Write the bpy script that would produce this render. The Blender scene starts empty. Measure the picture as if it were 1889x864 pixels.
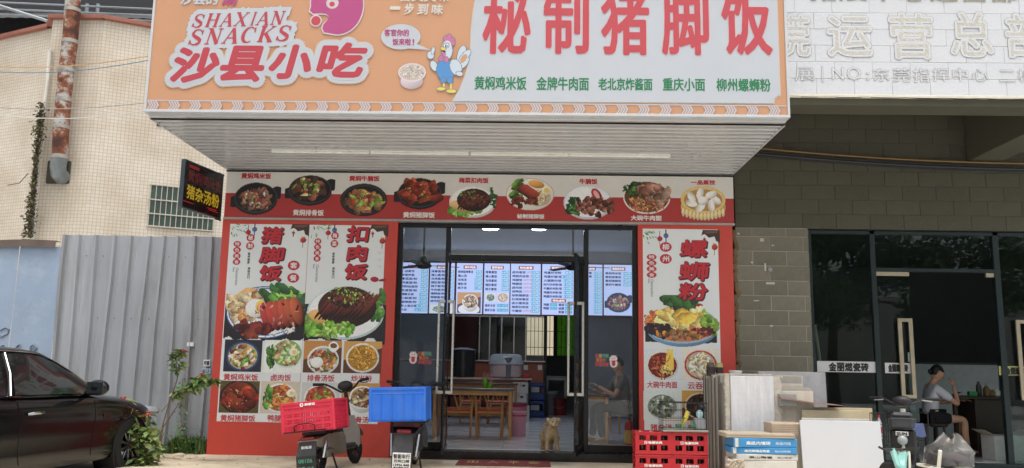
import bpy, bmesh, math, random
import numpy as np
from mathutils import Vector, Matrix
random.seed(7)
SC = bpy.context.scene
COL = SC.collection
R = math.radians

# ---------------------------------------------------------------- camera
FPX, W0, H0 = 1578.0, 1889.0, 864.0
PITCH, YAW, ROLL, EYE = R(9.263), R(1.393), R(0.943), Vector((0, 0, 1.15))
_f = Vector((-math.sin(YAW) * math.cos(PITCH), math.cos(YAW) * math.cos(PITCH), math.sin(PITCH)))
_r = Vector((math.cos(YAW), math.sin(YAW), 0))
_u = _r.cross(_f)
RIGHT = math.cos(ROLL) * _r + math.sin(ROLL) * _u
UP = -math.sin(ROLL) * _r + math.cos(ROLL) * _u
cam = bpy.data.cameras.new('camera'); camo = bpy.data.objects.new('camera', cam); COL.objects.link(camo)
camo.matrix_world = Matrix(((RIGHT.x, UP.x, -_f.x, EYE.x), (RIGHT.y, UP.y, -_f.y, EYE.y), (RIGHT.z, UP.z, -_f.z, EYE.z), (0, 0, 0, 1)))
cam.sensor_width = 36; cam.sensor_fit = 'HORIZONTAL'; cam.lens = FPX / W0 * 36
cam.clip_start = .05; cam.clip_end = 2000
SC.camera = camo

# ---------------------------------------------------------------- sky, sun, exposure
SUN_EL, SUN_AZ = R(73), R(-35)      # azimuth: 0 = light from straight behind the camera, negative = from its left
wd = bpy.data.worlds.new('World'); SC.world = wd; wd.use_nodes = True
nt = wd.node_tree; bg = nt.nodes['Background']
sky = nt.nodes.new('ShaderNodeTexSky'); sky.sky_type = 'NISHITA'; sky.sun_disc = False
sky.sun_elevation = SUN_EL; sky.sun_rotation = R(180) + SUN_AZ
sky.dust_density = 6; sky.ozone_density = .6; sky.air_density = 1.0
hs = nt.nodes.new('ShaderNodeHueSaturation'); hs.inputs['Saturation'].default_value = .3
nt.links.new(sky.outputs[0], hs.inputs['Color']); nt.links.new(hs.outputs[0], bg.inputs[0])
bg.inputs[1].default_value = .15
sun = bpy.data.lights.new('sun', 'SUN'); suno = bpy.data.objects.new('sun', sun); COL.objects.link(suno)
sun.energy = .85; sun.angle = R(22); sun.color = (1, .95, .87)
_sd = Vector((math.sin(SUN_AZ) * math.cos(SUN_EL), -math.cos(SUN_AZ) * math.cos(SUN_EL), math.sin(SUN_EL)))
suno.rotation_euler = _sd.to_track_quat('Z', 'Y').to_euler()
suno.location = (0, -10, 30)
VS = SC.view_settings
VS.view_transform = 'Standard'; VS.look = 'None'; VS.gamma = 1; VS.use_curve_mapping = False
VS.exposure = 0.6
GLOW = 1 / 2 ** VS.exposure          # emission that shows at its own colour

# ---------------------------------------------------------------- helpers
def ray(px, py):
    return _f * FPX + RIGHT * (px - W0 / 2) - UP * (py - H0 / 2)
def at(px, py, Y):                      # the point of the plane y = Y seen at a place of the photograph
    d = ray(px, py); return EYE + d * (Y / d.y)
def atz(px, py, z):
    d = ray(px, py); return EYE + d * ((z - EYE.z) / d.z)
def box2(b, Y):                         # photo box -> x0, z0, x1, z1 on the plane y = Y
    a, c = at(b[0], (b[1] + b[3]) / 2, Y), at(b[2], (b[1] + b[3]) / 2, Y)
    t, d = at((b[0] + b[2]) / 2, b[1], Y), at((b[0] + b[2]) / 2, b[3], Y)
    return a.x, d.z, c.x, t.z

def s2l(c):
    return tuple(((v / 255) / 12.92 if v / 255 <= .04045 else ((v / 255 + .055) / 1.055) ** 2.4) for v in c[:3])

MATS = {}
def pm(name, col, rough=.6, metal=0., var=.12, scale=6., bump=0., bscale=60., spec=.5, coat=0., streak=False, stain=None, stain_amt=0., sscale=1.5, alpha=None, each=0.):
    """procedural material: base colour with noise variation, optional streaks, stains and fine relief"""
    if name in MATS: return MATS[name]
    m = bpy.data.materials.new(name); MATS[name] = m; m.use_nodes = True
    t = m.node_tree; N = t.nodes; L = t.links; b = N['Principled BSDF']
    b.inputs['Roughness'].default_value = rough; b.inputs['Metallic'].default_value = metal
    b.inputs['Specular IOR Level'].default_value = spec; b.inputs['Coat Weight'].default_value = coat
    tc = N.new('ShaderNodeTexCoord'); src = tc.outputs['Object']
    if streak:
        mp = N.new('ShaderNodeMapping'); mp.inputs['Scale'].default_value = (1, 1, .12); L.new(src, mp.inputs[0]); src = mp.outputs[0]
    no = N.new('ShaderNodeTexNoise'); no.inputs['Scale'].default_value = scale; no.inputs['Detail'].default_value = 6; no.inputs['Roughness'].default_value = .62
    L.new(src, no.inputs['Vector'])
    rp = N.new('ShaderNodeValToRGB'); e = rp.color_ramp.elements
    e[0].position = .28; e[1].position = .72
    e[0].color = (*[c * (1 - var) for c in col], 1); e[1].color = (*[min(1, c * (1 + var)) for c in col], 1)
    L.new(no.outputs['Fac'], rp.inputs[0]); out = rp.outputs[0]
    if stain:
        n2 = N.new('ShaderNodeTexNoise'); n2.inputs['Scale'].default_value = sscale; n2.inputs['Detail'].default_value = 8; n2.inputs['Roughness'].default_value = .7
        L.new(src, n2.inputs['Vector'])
        r2 = N.new('ShaderNodeValToRGB'); r2.color_ramp.elements[0].position = .5; r2.color_ramp.elements[1].position = .72
        r2.color_ramp.elements[1].color = (stain_amt,) * 3 + (1,); r2.color_ramp.elements[0].color = (0, 0, 0, 1)
        L.new(n2.outputs['Fac'], r2.inputs[0])
        mx = N.new('ShaderNodeMix'); mx.data_type = 'RGBA'; L.new(r2.outputs[0], mx.inputs['Factor']); L.new(out, mx.inputs['A']); mx.inputs['B'].default_value = (*stain, 1)
        out = mx.outputs['Result']
    if each:                            # every piece its own slight tone
        oi = N.new('ShaderNodeObjectInfo'); hv = N.new('ShaderNodeHueSaturation'); er = N.new('ShaderNodeMapRange'); er.inputs['To Min'].default_value = 1 - each; er.inputs['To Max'].default_value = 1 + each
        L.new(oi.outputs['Random'], er.inputs['Value']); L.new(er.outputs[0], hv.inputs['Value']); L.new(out, hv.inputs['Color']); out = hv.outputs[0]
    L.new(out, b.inputs['Base Color'])
    mr = N.new('ShaderNodeMapRange'); mr.inputs['To Min'].default_value = max(0, rough - .1); mr.inputs['To Max'].default_value = min(1, rough + .1)
    L.new(no.outputs['Fac'], mr.inputs['Value']); L.new(mr.outputs[0], b.inputs['Roughness'])
    if bump:
        n3 = N.new('ShaderNodeTexNoise'); n3.inputs['Scale'].default_value = bscale; n3.inputs['Detail'].default_value = 4
        L.new(tc.outputs['Object'], n3.inputs['Vector'])
        bp = N.new('ShaderNodeBump'); bp.inputs['Strength'].default_value = bump; bp.inputs['Distance'].default_value = .02
        L.new(n3.outputs['Fac'], bp.inputs['Height']); L.new(bp.outputs[0], b.inputs['Normal'])
    return m
def pc(name, rgb, **k):                 # the same from an sRGB colour
    return pm(name, s2l(rgb), **k)

def print_mat(name='printed_vinyl', rough=.5):
    if name in MATS: return MATS[name]
    m = bpy.data.materials.new(name); MATS[name] = m; m.use_nodes = True
    t = m.node_tree; b = t.nodes['Principled BSDF']; a = t.nodes.new('ShaderNodeVertexColor'); a.layer_name = 'Col'
    t.links.new(a.outputs[0], b.inputs['Base Color']); b.inputs['Roughness'].default_value = rough
    return m
def screen_mat(name, k, col=None):      # a lit screen: print colours that give off light
    if name in MATS: return MATS[name]
    m = bpy.data.materials.new(name); MATS[name] = m; m.use_nodes = True
    t = m.node_tree; b = t.nodes['Principled BSDF']; b.inputs['Roughness'].default_value = .3
    b.inputs['Base Color'].default_value = (.02, .02, .02, 1)
    if col is None:
        a = t.nodes.new('ShaderNodeVertexColor'); a.layer_name = 'Col'; t.links.new(a.outputs[0], b.inputs['Emission Color'])
    else:
        no = t.nodes.new('ShaderNodeTexNoise'); no.inputs['Scale'].default_value = 3
        rp = t.nodes.new('ShaderNodeValToRGB'); rp.color_ramp.elements[0].color = (*[c * .9 for c in col], 1); rp.color_ramp.elements[1].color = (*[c * 1.08 for c in col], 1)
        t.links.new(no.outputs[0], rp.inputs[0]); t.links.new(rp.outputs[0], b.inputs['Emission Color'])
    b.inputs['Emission Strength'].default_value = k
    return m
def glass_mat(name, tint=(.92, .95, .94), rough=.0, ior=1.5, dirt=.03):
    if name in MATS: return MATS[name]
    m = bpy.data.materials.new(name); MATS[name] = m; m.use_nodes = True
    t = m.node_tree; N = t.nodes; L = t.links; N.remove(N['Principled BSDF']); o = N['Material Output']
    tr = N.new('ShaderNodeBsdfTransparent'); tr.inputs[0].default_value = (*tint, 1)
    gl = N.new('ShaderNodeBsdfGlossy'); gl.inputs['Roughness'].default_value = rough
    fr = N.new('ShaderNodeFresnel'); fr.inputs[0].default_value = ior
    mx = N.new('ShaderNodeMixShader'); L.new(fr.outputs[0], mx.inputs[0]); L.new(tr.outputs[0], mx.inputs[1]); L.new(gl.outputs[0], mx.inputs[2])
    df = N.new('ShaderNodeBsdfDiffuse'); df.inputs[0].default_value = (.45, .45, .42, 1)
    tc = N.new('ShaderNodeTexCoord'); no = N.new('ShaderNodeTexNoise'); no.inputs['Scale'].default_value = 2.2; no.inputs['Detail'].default_value = 8
    L.new(tc.outputs['Object'], no.inputs['Vector'])
    mr = N.new('ShaderNodeMapRange'); mr.inputs['From Min'].default_value = .4; mr.inputs['From Max'].default_value = .8; mr.inputs['To Max'].default_value = dirt * 2.5
    mr.inputs['To Min'].default_value = dirt * .3
    L.new(no.outputs['Fac'], mr.inputs['Value'])
    m2 = N.new('ShaderNodeMixShader'); L.new(mr.outputs[0], m2.inputs[0]); L.new(mx.outputs[0], m2.inputs[1]); L.new(df.outputs[0], m2.inputs[2])
    L.new(m2.outputs[0], o.inputs['Surface'])
    return m

OFF = {}
def tag(o, label=None, cat=None, group=None, kind=None):
    if label: o['label'] = label
    if cat: o['category'] = cat
    if group: o['group'] = group
    if kind: o['kind'] = kind
    return o
def thing(name, label, cat, loc=(0, 0, 0), rotz=0, group=None, local=False):
    """an Empty at the thing's base that parents its parts; local = parts are modelled in its own frame"""
    o = bpy.data.objects.new(name, None); COL.objects.link(o); o.empty_display_size = .1
    o.location = loc; o.rotation_euler = (0, 0, rotz); tag(o, label, cat, group)
    OFF[o.name] = Vector((0, 0, 0)) if local else Vector(loc)
    return o
def obj(name, me, parent=None, off=None):
    o = bpy.data.objects.new(name, me); COL.objects.link(o)
    if parent is not None:
        o.parent = parent
    OFF[o.name] = off if off is not None else Vector((0, 0, 0))
    return o
def copy_tree(o, parent=None):
    c = o.copy(); COL.objects.link(c); c.parent = parent; OFF[c.name] = OFF.get(o.name, Vector((0, 0, 0)))
    for ch in list(o.children): copy_tree(ch, c)
    return c

class MB:
    """collects shapes; build() links them as one mesh object"""
    def __init__(s): s.v = []; s.f = []; s.c = []
    def add(s, vs, fs, col=None):
        k = len(s.v); s.v += [tuple(v) for v in vs]; s.f += [tuple(i + k for i in f) for f in fs]; s.c += [col] * len(fs); return s
    def box(s, c, d, bev=0., rot=None, col=None):
        hx, hy, hz = d[0] / 2, d[1] / 2, d[2] / 2; b = min(bev, hx * .9, hy * .9, hz * .9); M = rot
        P = []; F = []
        if b <= 0:
            for x in (-1, 1):
                for y in (-1, 1):
                    for z in (-1, 1): P.append(Vector((x * hx, y * hy, z * hz)))
            F = [(0, 1, 3, 2), (4, 6, 7, 5), (0, 4, 5, 1), (2, 3, 7, 6), (0, 2, 6, 4), (1, 5, 7, 3)]
        else:
            idx = {}
            for x in (-1, 1):
                for y in (-1, 1):
                    for z in (-1, 1):
                        for a in range(3):
                            q = [x * (hx - b), y * (hy - b), z * (hz - b)]; q[a] = (x, y, z)[a] * (hx, hy, hz)[a]
                            idx[x, y, z, a] = len(P); P.append(Vector(q))
            for a in range(3):
                o1, o2 = [i for i in range(3) if i != a]
                for sg in (-1, 1):
                    f = []
                    for p, q in ((-1, -1), (1, -1), (1, 1), (-1, 1)):
                        k = [0, 0, 0]; k[a] = sg; k[o1] = p; k[o2] = q; f.append(idx[(*k, a)])
                    F.append(tuple(f))
                for p in (-1, 1):
                    for q in (-1, 1):
                        k1 = [0, 0, 0]; k1[o1] = p; k1[o2] = q; k2 = list(k1); k1[a] = -1; k2[a] = 1
                        F.append((idx[(*k1, o1)], idx[(*k2, o1)], idx[(*k2, o2)], idx[(*k1, o2)]))
            for x in (-1, 1):
                for y in (-1, 1):
                    for z in (-1, 1): F.append(tuple(idx[x, y, z, a] for a in range(3)))
        c = Vector(c)
        s.add([(M @ p if M else p) + c for p in P], F, col); return s
    def span(s, x0, x1, y0, y1, z0, z1, bev=0., col=None):
        return s.box(((x0 + x1) / 2, (y0 + y1) / 2, (z0 + z1) / 2), (abs(x1 - x0), abs(y1 - y0), abs(z1 - z0)), bev, None, col)
    def tube(s, pts, r, n=8, col=None, cap=True, closed=False):
        pts = [Vector(p) for p in pts]; m = len(pts); rs = r if isinstance(r, (list, tuple)) else [r] * m
        rings = []; prev = None
        for i, p in enumerate(pts):
            if closed: d = pts[(i + 1) % m] - pts[i - 1]
            else: d = pts[min(i + 1, m - 1)] - pts[max(i - 1, 0)]
            d = d.normalized() if d.length > 1e-9 else Vector((0, 0, 1))
            if prev is None:
                a = d.orthogonal().normalized()
            else:
                a = (prev - d * prev.dot(d)); a = a.normalized() if a.length > 1e-6 else d.orthogonal().normalized()
            prev = a; b = d.cross(a)
            rings.append([p + (a * math.cos(2 * math.pi * k / n) + b * math.sin(2 * math.pi * k / n)) * rs[i] for k in range(n)])
        V = [v for g in rings for v in g]; F = []
        for i in range(m if closed else m - 1):
            j = (i + 1) % m
            for k in range(n): F.append((i * n + k, i * n + (k + 1) % n, j * n + (k + 1) % n, j * n + k))
        if cap and not closed: F += [tuple(range(n))[::-1], tuple(range((m - 1) * n, m * n))]
        return s.add(V, F, col)
    def cyl(s, p0, p1, r0, r1=None, n=16, col=None):
        return s.tube([p0, p1], [r0, r0 if r1 is None else r1], n, col)
    def lathe(s, prof, c=(0, 0, 0), n=20, axis='z', sx=1, sy=1, col=None, ring=False):
        V = []; F = []; c = Vector(c)
        for r, z in prof:
            for k in range(n):
                a = 2 * math.pi * k / n; p = Vector((r * sx * math.cos(a), r * sy * math.sin(a), z))
                if axis == 'x': p = Vector((p.z, p.x, p.y))
                if axis == 'y': p = Vector((p.x, p.z, p.y))
                V.append(p + c)
        for i in range(len(prof) - 1):
            for k in range(n): F.append((i * n + k, i * n + (k + 1) % n, (i + 1) * n + (k + 1) % n, (i + 1) * n + k))
        if ring:
            for k in range(n): j = (len(prof) - 1) * n; F.append((j + k, j + (k + 1) % n, (k + 1) % n, k))
            return s.add(V, F, col)
        if prof[0][0] > 1e-5: F.append(tuple(range(n))[::-1])
        if prof[-1][0] > 1e-5: F.append(tuple(range((len(prof) - 1) * n, len(prof) * n)))
        return s.add(V, F, col)
    def ball(s, c, r, n=14, m=9, col=None, rot=None):
        r = r if isinstance(r, (list, tuple)) else (r, r, r); V = []; F = []; c = Vector(c)
        for i in range(m + 1):
            t = math.pi * i / m
            for k in range(n):
                a = 2 * math.pi * k / n; p = Vector((r[0] * math.sin(t) * math.cos(a), r[1] * math.sin(t) * math.sin(a), r[2] * math.cos(t)))
                V.append((rot @ p if rot else p) + c)
        for i in range(m):
            for k in range(n): F.append((i * n + k, (i + 1) * n + k, (i + 1) * n + (k + 1) % n, i * n + (k + 1) % n))
        return s.add(V, F, col)
    def plate(s, pts, y0, y1, col=None):    # outline in x, z pulled from y0 to y1
        n = len(pts)
        V = [(p[0], y0, p[1]) for p in pts] + [(p[0], y1, p[1]) for p in pts]
        return s.add(V, [tuple(range(n)), tuple(range(n, 2 * n))[::-1]] + [(i, (i + 1) % n, n + (i + 1) % n, n + i) for i in range(n)], col)
    def loft(s, rings, closed=True, cap=True, col=None):
        n = len(rings[0]); V = [v for g in rings for v in g]; F = []
        for i in range(len(rings) - 1):
            for k in range(n if closed else n - 1): F.append((i * n + k, i * n + (k + 1) % n, (i + 1) * n + (k + 1) % n, (i + 1) * n + k))
        if cap: F += [tuple(range(n))[::-1], tuple(range((len(rings) - 1) * n, len(rings) * n))]
        return s.add(V, F, col)
    def mesh(s, name, mat, off=Vector((0, 0, 0)), smooth=False, recalc=True):
        me = bpy.data.meshes.new(name)
        me.from_pydata([(v[0] - off.x, v[1] - off.y, v[2] - off.z) for v in s.v], [], s.f)
        if recalc:
            bm = bmesh.new(); bm.from_mesh(me); bmesh.ops.recalc_face_normals(bm, faces=bm.faces); bm.to_mesh(me); bm.free()
        if any(c is not None for c in s.c):
            a = me.color_attributes.new('Col', 'FLOAT_COLOR', 'CORNER')
            arr = []
            for p, c in zip(s.f, s.c):
                c = c or (1, 1, 1)
                arr += [(*c[:3], 1)] * len(p)
            a.data.foreach_set('color', np.array(arr, dtype=np.float32).ravel())
        if smooth:
            me.polygons.foreach_set('use_smooth', [True] * len(me.polygons))
            if smooth != 'all' and hasattr(me, 'set_sharp_from_angle'): me.set_sharp_from_angle(angle=R(40))
        if mat: me.materials.append(mat)
        return me
    def build(s, name, mat, parent=None, smooth=False, recalc=True):
        off = OFF.get(parent.name, Vector((0, 0, 0))) if parent is not None else Vector((0, 0, 0))
        return obj(name, s.mesh(name, mat, off, smooth, recalc), parent, off)
def struct(name, mb, mat, smooth=False):
    o = mb.build(name, mat, None, smooth); o['kind'] = 'structure'; return o
def solo(name, label, cat, mb, mat, smooth=False, group=None):
    """a thing that is one mesh; its origin goes to the middle of its base"""
    v = np.array(mb.v); o0 = Vector(((v[:, 0].min() + v[:, 0].max()) / 2, (v[:, 1].min() + v[:, 1].max()) / 2, v[:, 2].min()))
    o = obj(name, mb.mesh(name, mat, o0, smooth), None, o0); o.location = o0; tag(o, label, cat, group); return o

# ---- lettering: glyph outlines from the built-in typeface, as flat cut shapes
_tc = bpy.data.curves.new('lettering_source', 'FONT'); _to = bpy.data.objects.new('lettering_source', _tc); _tc.resolution_u = 2
GL = {}
def glyphs(body):
    if body not in GL:
        _tc.body = body
        m = bpy.data.meshes.new_from_object(_to)
        n = len(m.vertices); co = np.zeros(n * 3); m.vertices.foreach_get('co', co); co = co.reshape(-1, 3)[:, :2]
        fs = [tuple(p.vertices) for p in m.polygons]; bpy.data.meshes.remove(m)
        mn, mx = co.min(0), co.max(0); GL[body] = ((co - mn) / (mx - mn), fs, (mx - mn)[0] / (mx - mn)[1])
    return GL[body]
LAY = .00006
def letters(mb, body, b, Y, bold=0., n=6, shear=0., rot=0., col=None, depth0=0., tall=True):
    """lay a line of writing into the world box b = (x0, z0, x1, z1) of the plane y = Y; bold and outlines are rings of shifted copies"""
    co, fs, asp = glyphs(body); x0, z0, x1, z1 = b
    w, h = x1 - x0, z1 - z0
    X = co[:, 0] * w + co[:, 1] * h * shear - h * shear / 2; Z = co[:, 1] * h
    cx, cz = w / 2, h / 2; ca, sa = math.cos(rot), math.sin(rot)
    XX = (X - cx) * ca - (Z - cz) * sa + cx + x0; ZZ = (X - cx) * sa + (Z - cz) * ca + cz + z0
    sh = [(0, 0)] + ([(bold * math.cos(2 * math.pi * i / n + .3), bold * math.sin(2 * math.pi * i / n + .3)) for i in range(n)] if bold else [])
    for k, (dx, dz) in enumerate(sh):
        mb.add([(a + dx, Y - depth0 - k * LAY, c + dz) for a, c in zip(XX, ZZ)], fs, col)
    return mb
def chars(mb, body, b, Y, **k):         # spread characters evenly over a box, vertically if the box is tall
    x0, z0, x1, z1 = b; n = len(body)
    for i, ch in enumerate(body):
        if ch == ' ': continue
        if (z1 - z0) > (x1 - x0):
            h = (z1 - z0) / n; letters(mb, ch, (x0, z1 - (i + .95) * h, x1, z1 - (i + .05) * h), Y, **k)
        else:
            w = (x1 - x0) / n; letters(mb, ch, (x0 + (i + .05) * w, z0, x0 + (i + .95) * w, z1), Y, **k)
    return mb
def poly(mb, pts, Y, col=None):
    return mb.add([(x, Y, z) for x, z in pts], [tuple(range(len(pts)))], col)
def ell(cx, cz, rx, rz, n=40, a0=0, a1=2 * math.pi):
    return [(cx + rx * math.cos(a0 + (a1 - a0) * i / n), cz + rz * math.sin(a0 + (a1 - a0) * i / n)) for i in range(n + (0 if abs(a1 - a0 - 2 * math.pi) < 1e-6 else 1))]

# ---- printed pictures: painted as an array, carried by a fine grid of coloured faces
class Paint:
    def __init__(s, w, h, bg=None):
        s.w, s.h = w, h; s.a = np.zeros((h, w, 3)); s.m = np.zeros((h, w), bool)
        s.y, s.x = np.mgrid[0:h, 0:w]; s.x = (s.x + .5) / w; s.y = (s.y + .5) / h; s.asp = w / h; s.warp()
        if bg is not None: s.a[:] = s2l(bg); s.m[:] = True
    def warp(s):                        # smooth random fields that break up outlines and shading
        g = np.random.default_rng(s.w * 7 + s.h)
        def field(n):
            q = g.normal(0, 1, (n + 2, n + 2)); iy = s.y * n; ix = s.x * n; a = iy.astype(int); b = ix.astype(int); fy = iy - a; fx = ix - b
            return q[a, b] * (1 - fy) * (1 - fx) + q[a + 1, b] * fy * (1 - fx) + q[a, b + 1] * (1 - fy) * fx + q[a + 1, b + 1] * fy * fx
        s.wx = .016 * field(9) + .012 * field(22); s.wy = .016 * field(9) + .012 * field(22); s.tex = 1 + .10 * field(16) + .16 * field(38)
    def ell(s, cx, cy, rx, ry, col, rot=0., shade=0., edge=None, rough=False):
        dx, dy = (s.x - cx) * s.asp, s.y - cy; c, q = math.cos(rot), math.sin(rot)
        if rough: dx, dy = dx + s.wx, dy + s.wy
        u, v = (dx * c + dy * q) / (rx * s.asp if False else rx), (-dx * q + dy * c) / ry
        r = u * u + v * v; k = r < 1
        base = np.array(s2l(col))
        f = 1 + shade * (-.6 * u - .8 * v) - abs(shade) * .45 * r
        if rough: f = f * s.tex
        s.a[k] = np.clip(base[None] * f[k][:, None], 0, 1); s.m |= k
        if edge is not None:
            e = k & (r > .72); s.a[e] = np.array(s2l(edge))
        return k
    def poly(s, pts, col):
        k = np.zeros_like(s.m); n = len(pts); X, Y = s.x, s.y
        for i in range(n):
            (x0, y0), (x1, y1) = pts[i], pts[(i + 1) % n]
            if y0 == y1: continue
            c = ((y0 > Y) != (y1 > Y)) & (X < (x1 - x0) * (Y - y0) / (y1 - y0) + x0); k ^= c
        s.a[k] = s2l(col); s.m |= k; return k
    def scatter(s, cx, cy, rx, ry, cols, n, size, stretch=1.6, seed=0, shade=.5, rot=None):
        g = random.Random(seed)
        for i in range(n):
            t, q = g.random() * 6.283, math.sqrt(g.random())
            c = g.choice(cols); z = size * g.uniform(.6, 1.3)
            k = g.uniform(.7, 1.12); s.ell(cx + rx * q * math.cos(t) / s.asp, cy + ry * q * math.sin(t), z * g.uniform(1, stretch), z * g.uniform(.7, 1), tuple(max(0, min(255, v * k + g.uniform(-6, 6))) for v in c), (g.random() * 3.14 if rot is None else rot + g.uniform(-.25, .25)), shade * .8, None, True)
    def grain(s, amt=.08, seed=1):
        g = np.random.default_rng(seed); s.a = np.clip(s.a * (1 + g.normal(0, amt, s.m.shape)[..., None]), 0, 1)
    def put(s, name, b, Y, parent, mat=None):
        x0, z0, x1, z1 = b; off = OFF.get(parent.name, Vector((0, 0, 0)))
        gx = np.linspace(x0, x1, s.w + 1); gz = np.linspace(z1, z0, s.h + 1)
        idx = -np.ones((s.h + 1, s.w + 1), int); ii, jj = np.nonzero(s.m)
        for a, c in ((0, 0), (0, 1), (1, 0), (1, 1)): idx[ii + a, jj + c] = 0
        pi, pj = np.nonzero(idx == 0); idx[pi, pj] = np.arange(len(pi))
        V = np.stack([gx[pj] - off.x, np.full(len(pi), Y - off.y), gz[pi] - off.z], 1)
        F = np.stack([idx[ii, jj], idx[ii + 1, jj], idx[ii + 1, jj + 1], idx[ii, jj + 1]], 1)
        me = bpy.data.meshes.new(name); me.from_pydata(V.tolist(), [], F.tolist())
        a = me.color_attributes.new('Col', 'FLOAT_COLOR', 'CORNER')
        c = np.concatenate([s.a[ii, jj], np.ones((len(ii), 1))], 1).repeat(4, 0).astype(np.float32)
        a.data.foreach_set('color', c.ravel()); me.materials.append(mat or print_mat())
        return obj(name, me, parent, off)
# ================================================================ the setting
F = 11.886                               # facade plane
XL, XR = -4.388, 2.817                   # party walls of the eatery
ZSOF, ZBAND = 3.968, 3.257               # soffit height, foot of the dish banner
FL = .12                                 # floor inside
YM = 21.0                                # menu wall / kitchen partition
YS = 9.22                                # face of the big signboard

concrete = pc('worn_concrete', (214, 200, 174), rough=.85, var=.16, scale=3.5, bump=.35, bscale=35, stain=s2l((112, 102, 88)), stain_amt=.7, sscale=1.1)
asphalt = pc('asphalt', (78, 78, 80), rough=.9, var=.18, scale=9, bump=.4, bscale=90)
soil = pc('dry_soil', (120, 106, 84), rough=.95, var=.25, scale=5, bump=.6, bscale=30)

struct('ground', MB().add([(-400, -400, -.1), (400, -400, -.1), (400, 400, -.1), (-400, 400, -.1)], [(0, 1, 2, 3)]), pc('pale_street_concrete', (196, 196, 194), rough=.88, var=.12, scale=2, bump=.3, bscale=40))
pv = MB()
pv.add([(-4.75, 8.3, 0), (4.12, 7.0, 0), (4.12, F + .02, 0), (-4.6, F + .3, 0), (-4.95, 12.1, 0), (-5.05, 11.2, 0)], [(0, 1, 2, 3, 4, 5)])
pv.add([(-4.75, 8.3, 0), (4.12, 7.0, 0), (4.12, 7.0, -.15), (-4.75, 8.3, -.15)], [(0, 1, 2, 3)]); pv.add([(4.12, 7, 0), (4.12, F + .02, 0), (4.12, F + .02, -.15), (4.12, 7, -.15)], [(0, 1, 2, 3)])
pv.add([(-4.75, 8.3, 0), (-5.05, 11.2, 0), (-5.05, 11.2, -.15), (-4.75, 8.3, -.15)], [(0, 1, 2, 3)])
pv.add([(-5.05, 11.2, 0), (-4.95, 12.1, 0), (-4.95, 12.1, -.15), (-5.05, 11.2, -.15)], [(0, 1, 2, 3)])
struct('pavement', pv, concrete)
pv = MB(); pv.add([(-14, 8.0, -.094), (-4.7, 8.0, -.094), (-4.7, 12.9, -.094), (-14, 12.9, -.094)], [(0, 1, 2, 3)]); struct('verge', pv, soil)

# ---- inside the eatery
tile = pc('polished_floor_tile', (222, 223, 222), rough=.14, var=.1, scale=2.2, spec=.6)
grout = pc('grout', (120, 118, 112), rough=.9)
wallw = pc('painted_wall', (226, 226, 222), rough=.8, var=.05, scale=2)
ceilw = pc('ceiling_paint', (232, 234, 236), rough=.75, var=.05, scale=1.5)
fl = struct('floor', MB().span(XL, XR, F + .12, 25.5, 0, FL - .004), grout)
tm = MB().box((0, 0, 0), (.796, .796, .012), .003).mesh('tile', tile)
for i in range(9):
    for j in range(17):
        o = obj('tile', tm, fl); o.location = (XL + .4 + i * .8, F + .55 + j * .8, FL - .002 + random.uniform(-.0008, .0008))
struct('ceiling', MB().span(XL, XR, F + .1, 25.5, 4.15, 4.25), ceilw)
slate = pc('slate_grey_wall', (112, 122, 134), rough=.6, var=.1, scale=2)
struct('wall_left', MB().span(XL, XL + .1, F + .1, 25.5, 0, 4.15), slate)
struct('wall_right', MB().span(XR - .1, XR, F + .1, 25.5, 0, 4.15), slate)
# wall above the shop opening and the storey above it (behind the sign)
struct('wall_front', MB().span(XL, XR, F + .02, F + .22, ZBAND + .02, 5.9), wallw)
struct('roof', MB().span(XL, XR, F + .22, 26, 4.6, 4.8), wallw)

# ---- street side behind the camera (seen mirrored in glass and car paint): pale block over the road

m = MB(); m.span(-7, 8, 29.0, 29.3, -.1, 9)
solo('rear_building', 'cream building wall glimpsed through the barred kitchen window', 'building', m, pc('cream_wall', (236, 224, 196), rough=.7, var=.05, scale=3))
# ================================================================ big signboard
def plate_print(name, mb, mat, parent): return mb.build(name, mat, parent, recalc=False)
orange = pc('orange_print', (196, 146, 110), rough=.45, var=.02, scale=2)
white = pc('white_print', (186, 190, 195), rough=.45, var=.015, scale=2)
red = pc('red_print', (186, 70, 78), rough=.45, var=.03)
crimson = pc('crimson_print', (190, 52, 62), rough=.45, var=.03)
green = pc('green_print', (42, 122, 80), rough=.45, var=.04)
pinkm = pc('magenta_print', (176, 74, 124), rough=.45, var=.03)
tanm = pc('tan_print', (180, 142, 126), rough=.45, var=.03)
black = pc('black_print', (24, 24, 26), rough=.5, var=.1)
alum = pc('white_aluminium', (196, 198, 200), rough=.4, var=.05, scale=4)
sx0, sx1 = at(273, 120, YS).x, at(1454, 120, YS).x
sz0, sz1 = at(863, 212, YS).z, 5.75
sg = thing('signboard', 'wide orange and white restaurant signboard with large red Chinese characters above the entrance', 'signboard', ((sx0 + sx1) / 2, YS + .08, sz0))
MB().span(sx0 + .02, sx1 - .02, YS + .004, YS + .17, sz0 + .015, sz1 - .02).build('panel', orange, sg)
fr = MB()
fr.span(sx0, sx1, YS - .012, YS + .18, sz0 - .002, sz0 + .028, .003); fr.span(sx0, sx1, YS - .012, YS + .18, sz1 - .03, sz1, .003)
fr.span(sx0, sx0 + .026, YS - .011, YS + .179, sz0 + .028, sz1 - .03, .003); fr.span(sx1 - .026, sx1, YS - .011, YS + .179, sz0 + .028, sz1 - .03, .003)
fr.build('frame', alum, sg)
def sp(px, py): p = at(px, py, YS); return (p.x, p.z)
def sb(*b): return box2(b, YS)
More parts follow.
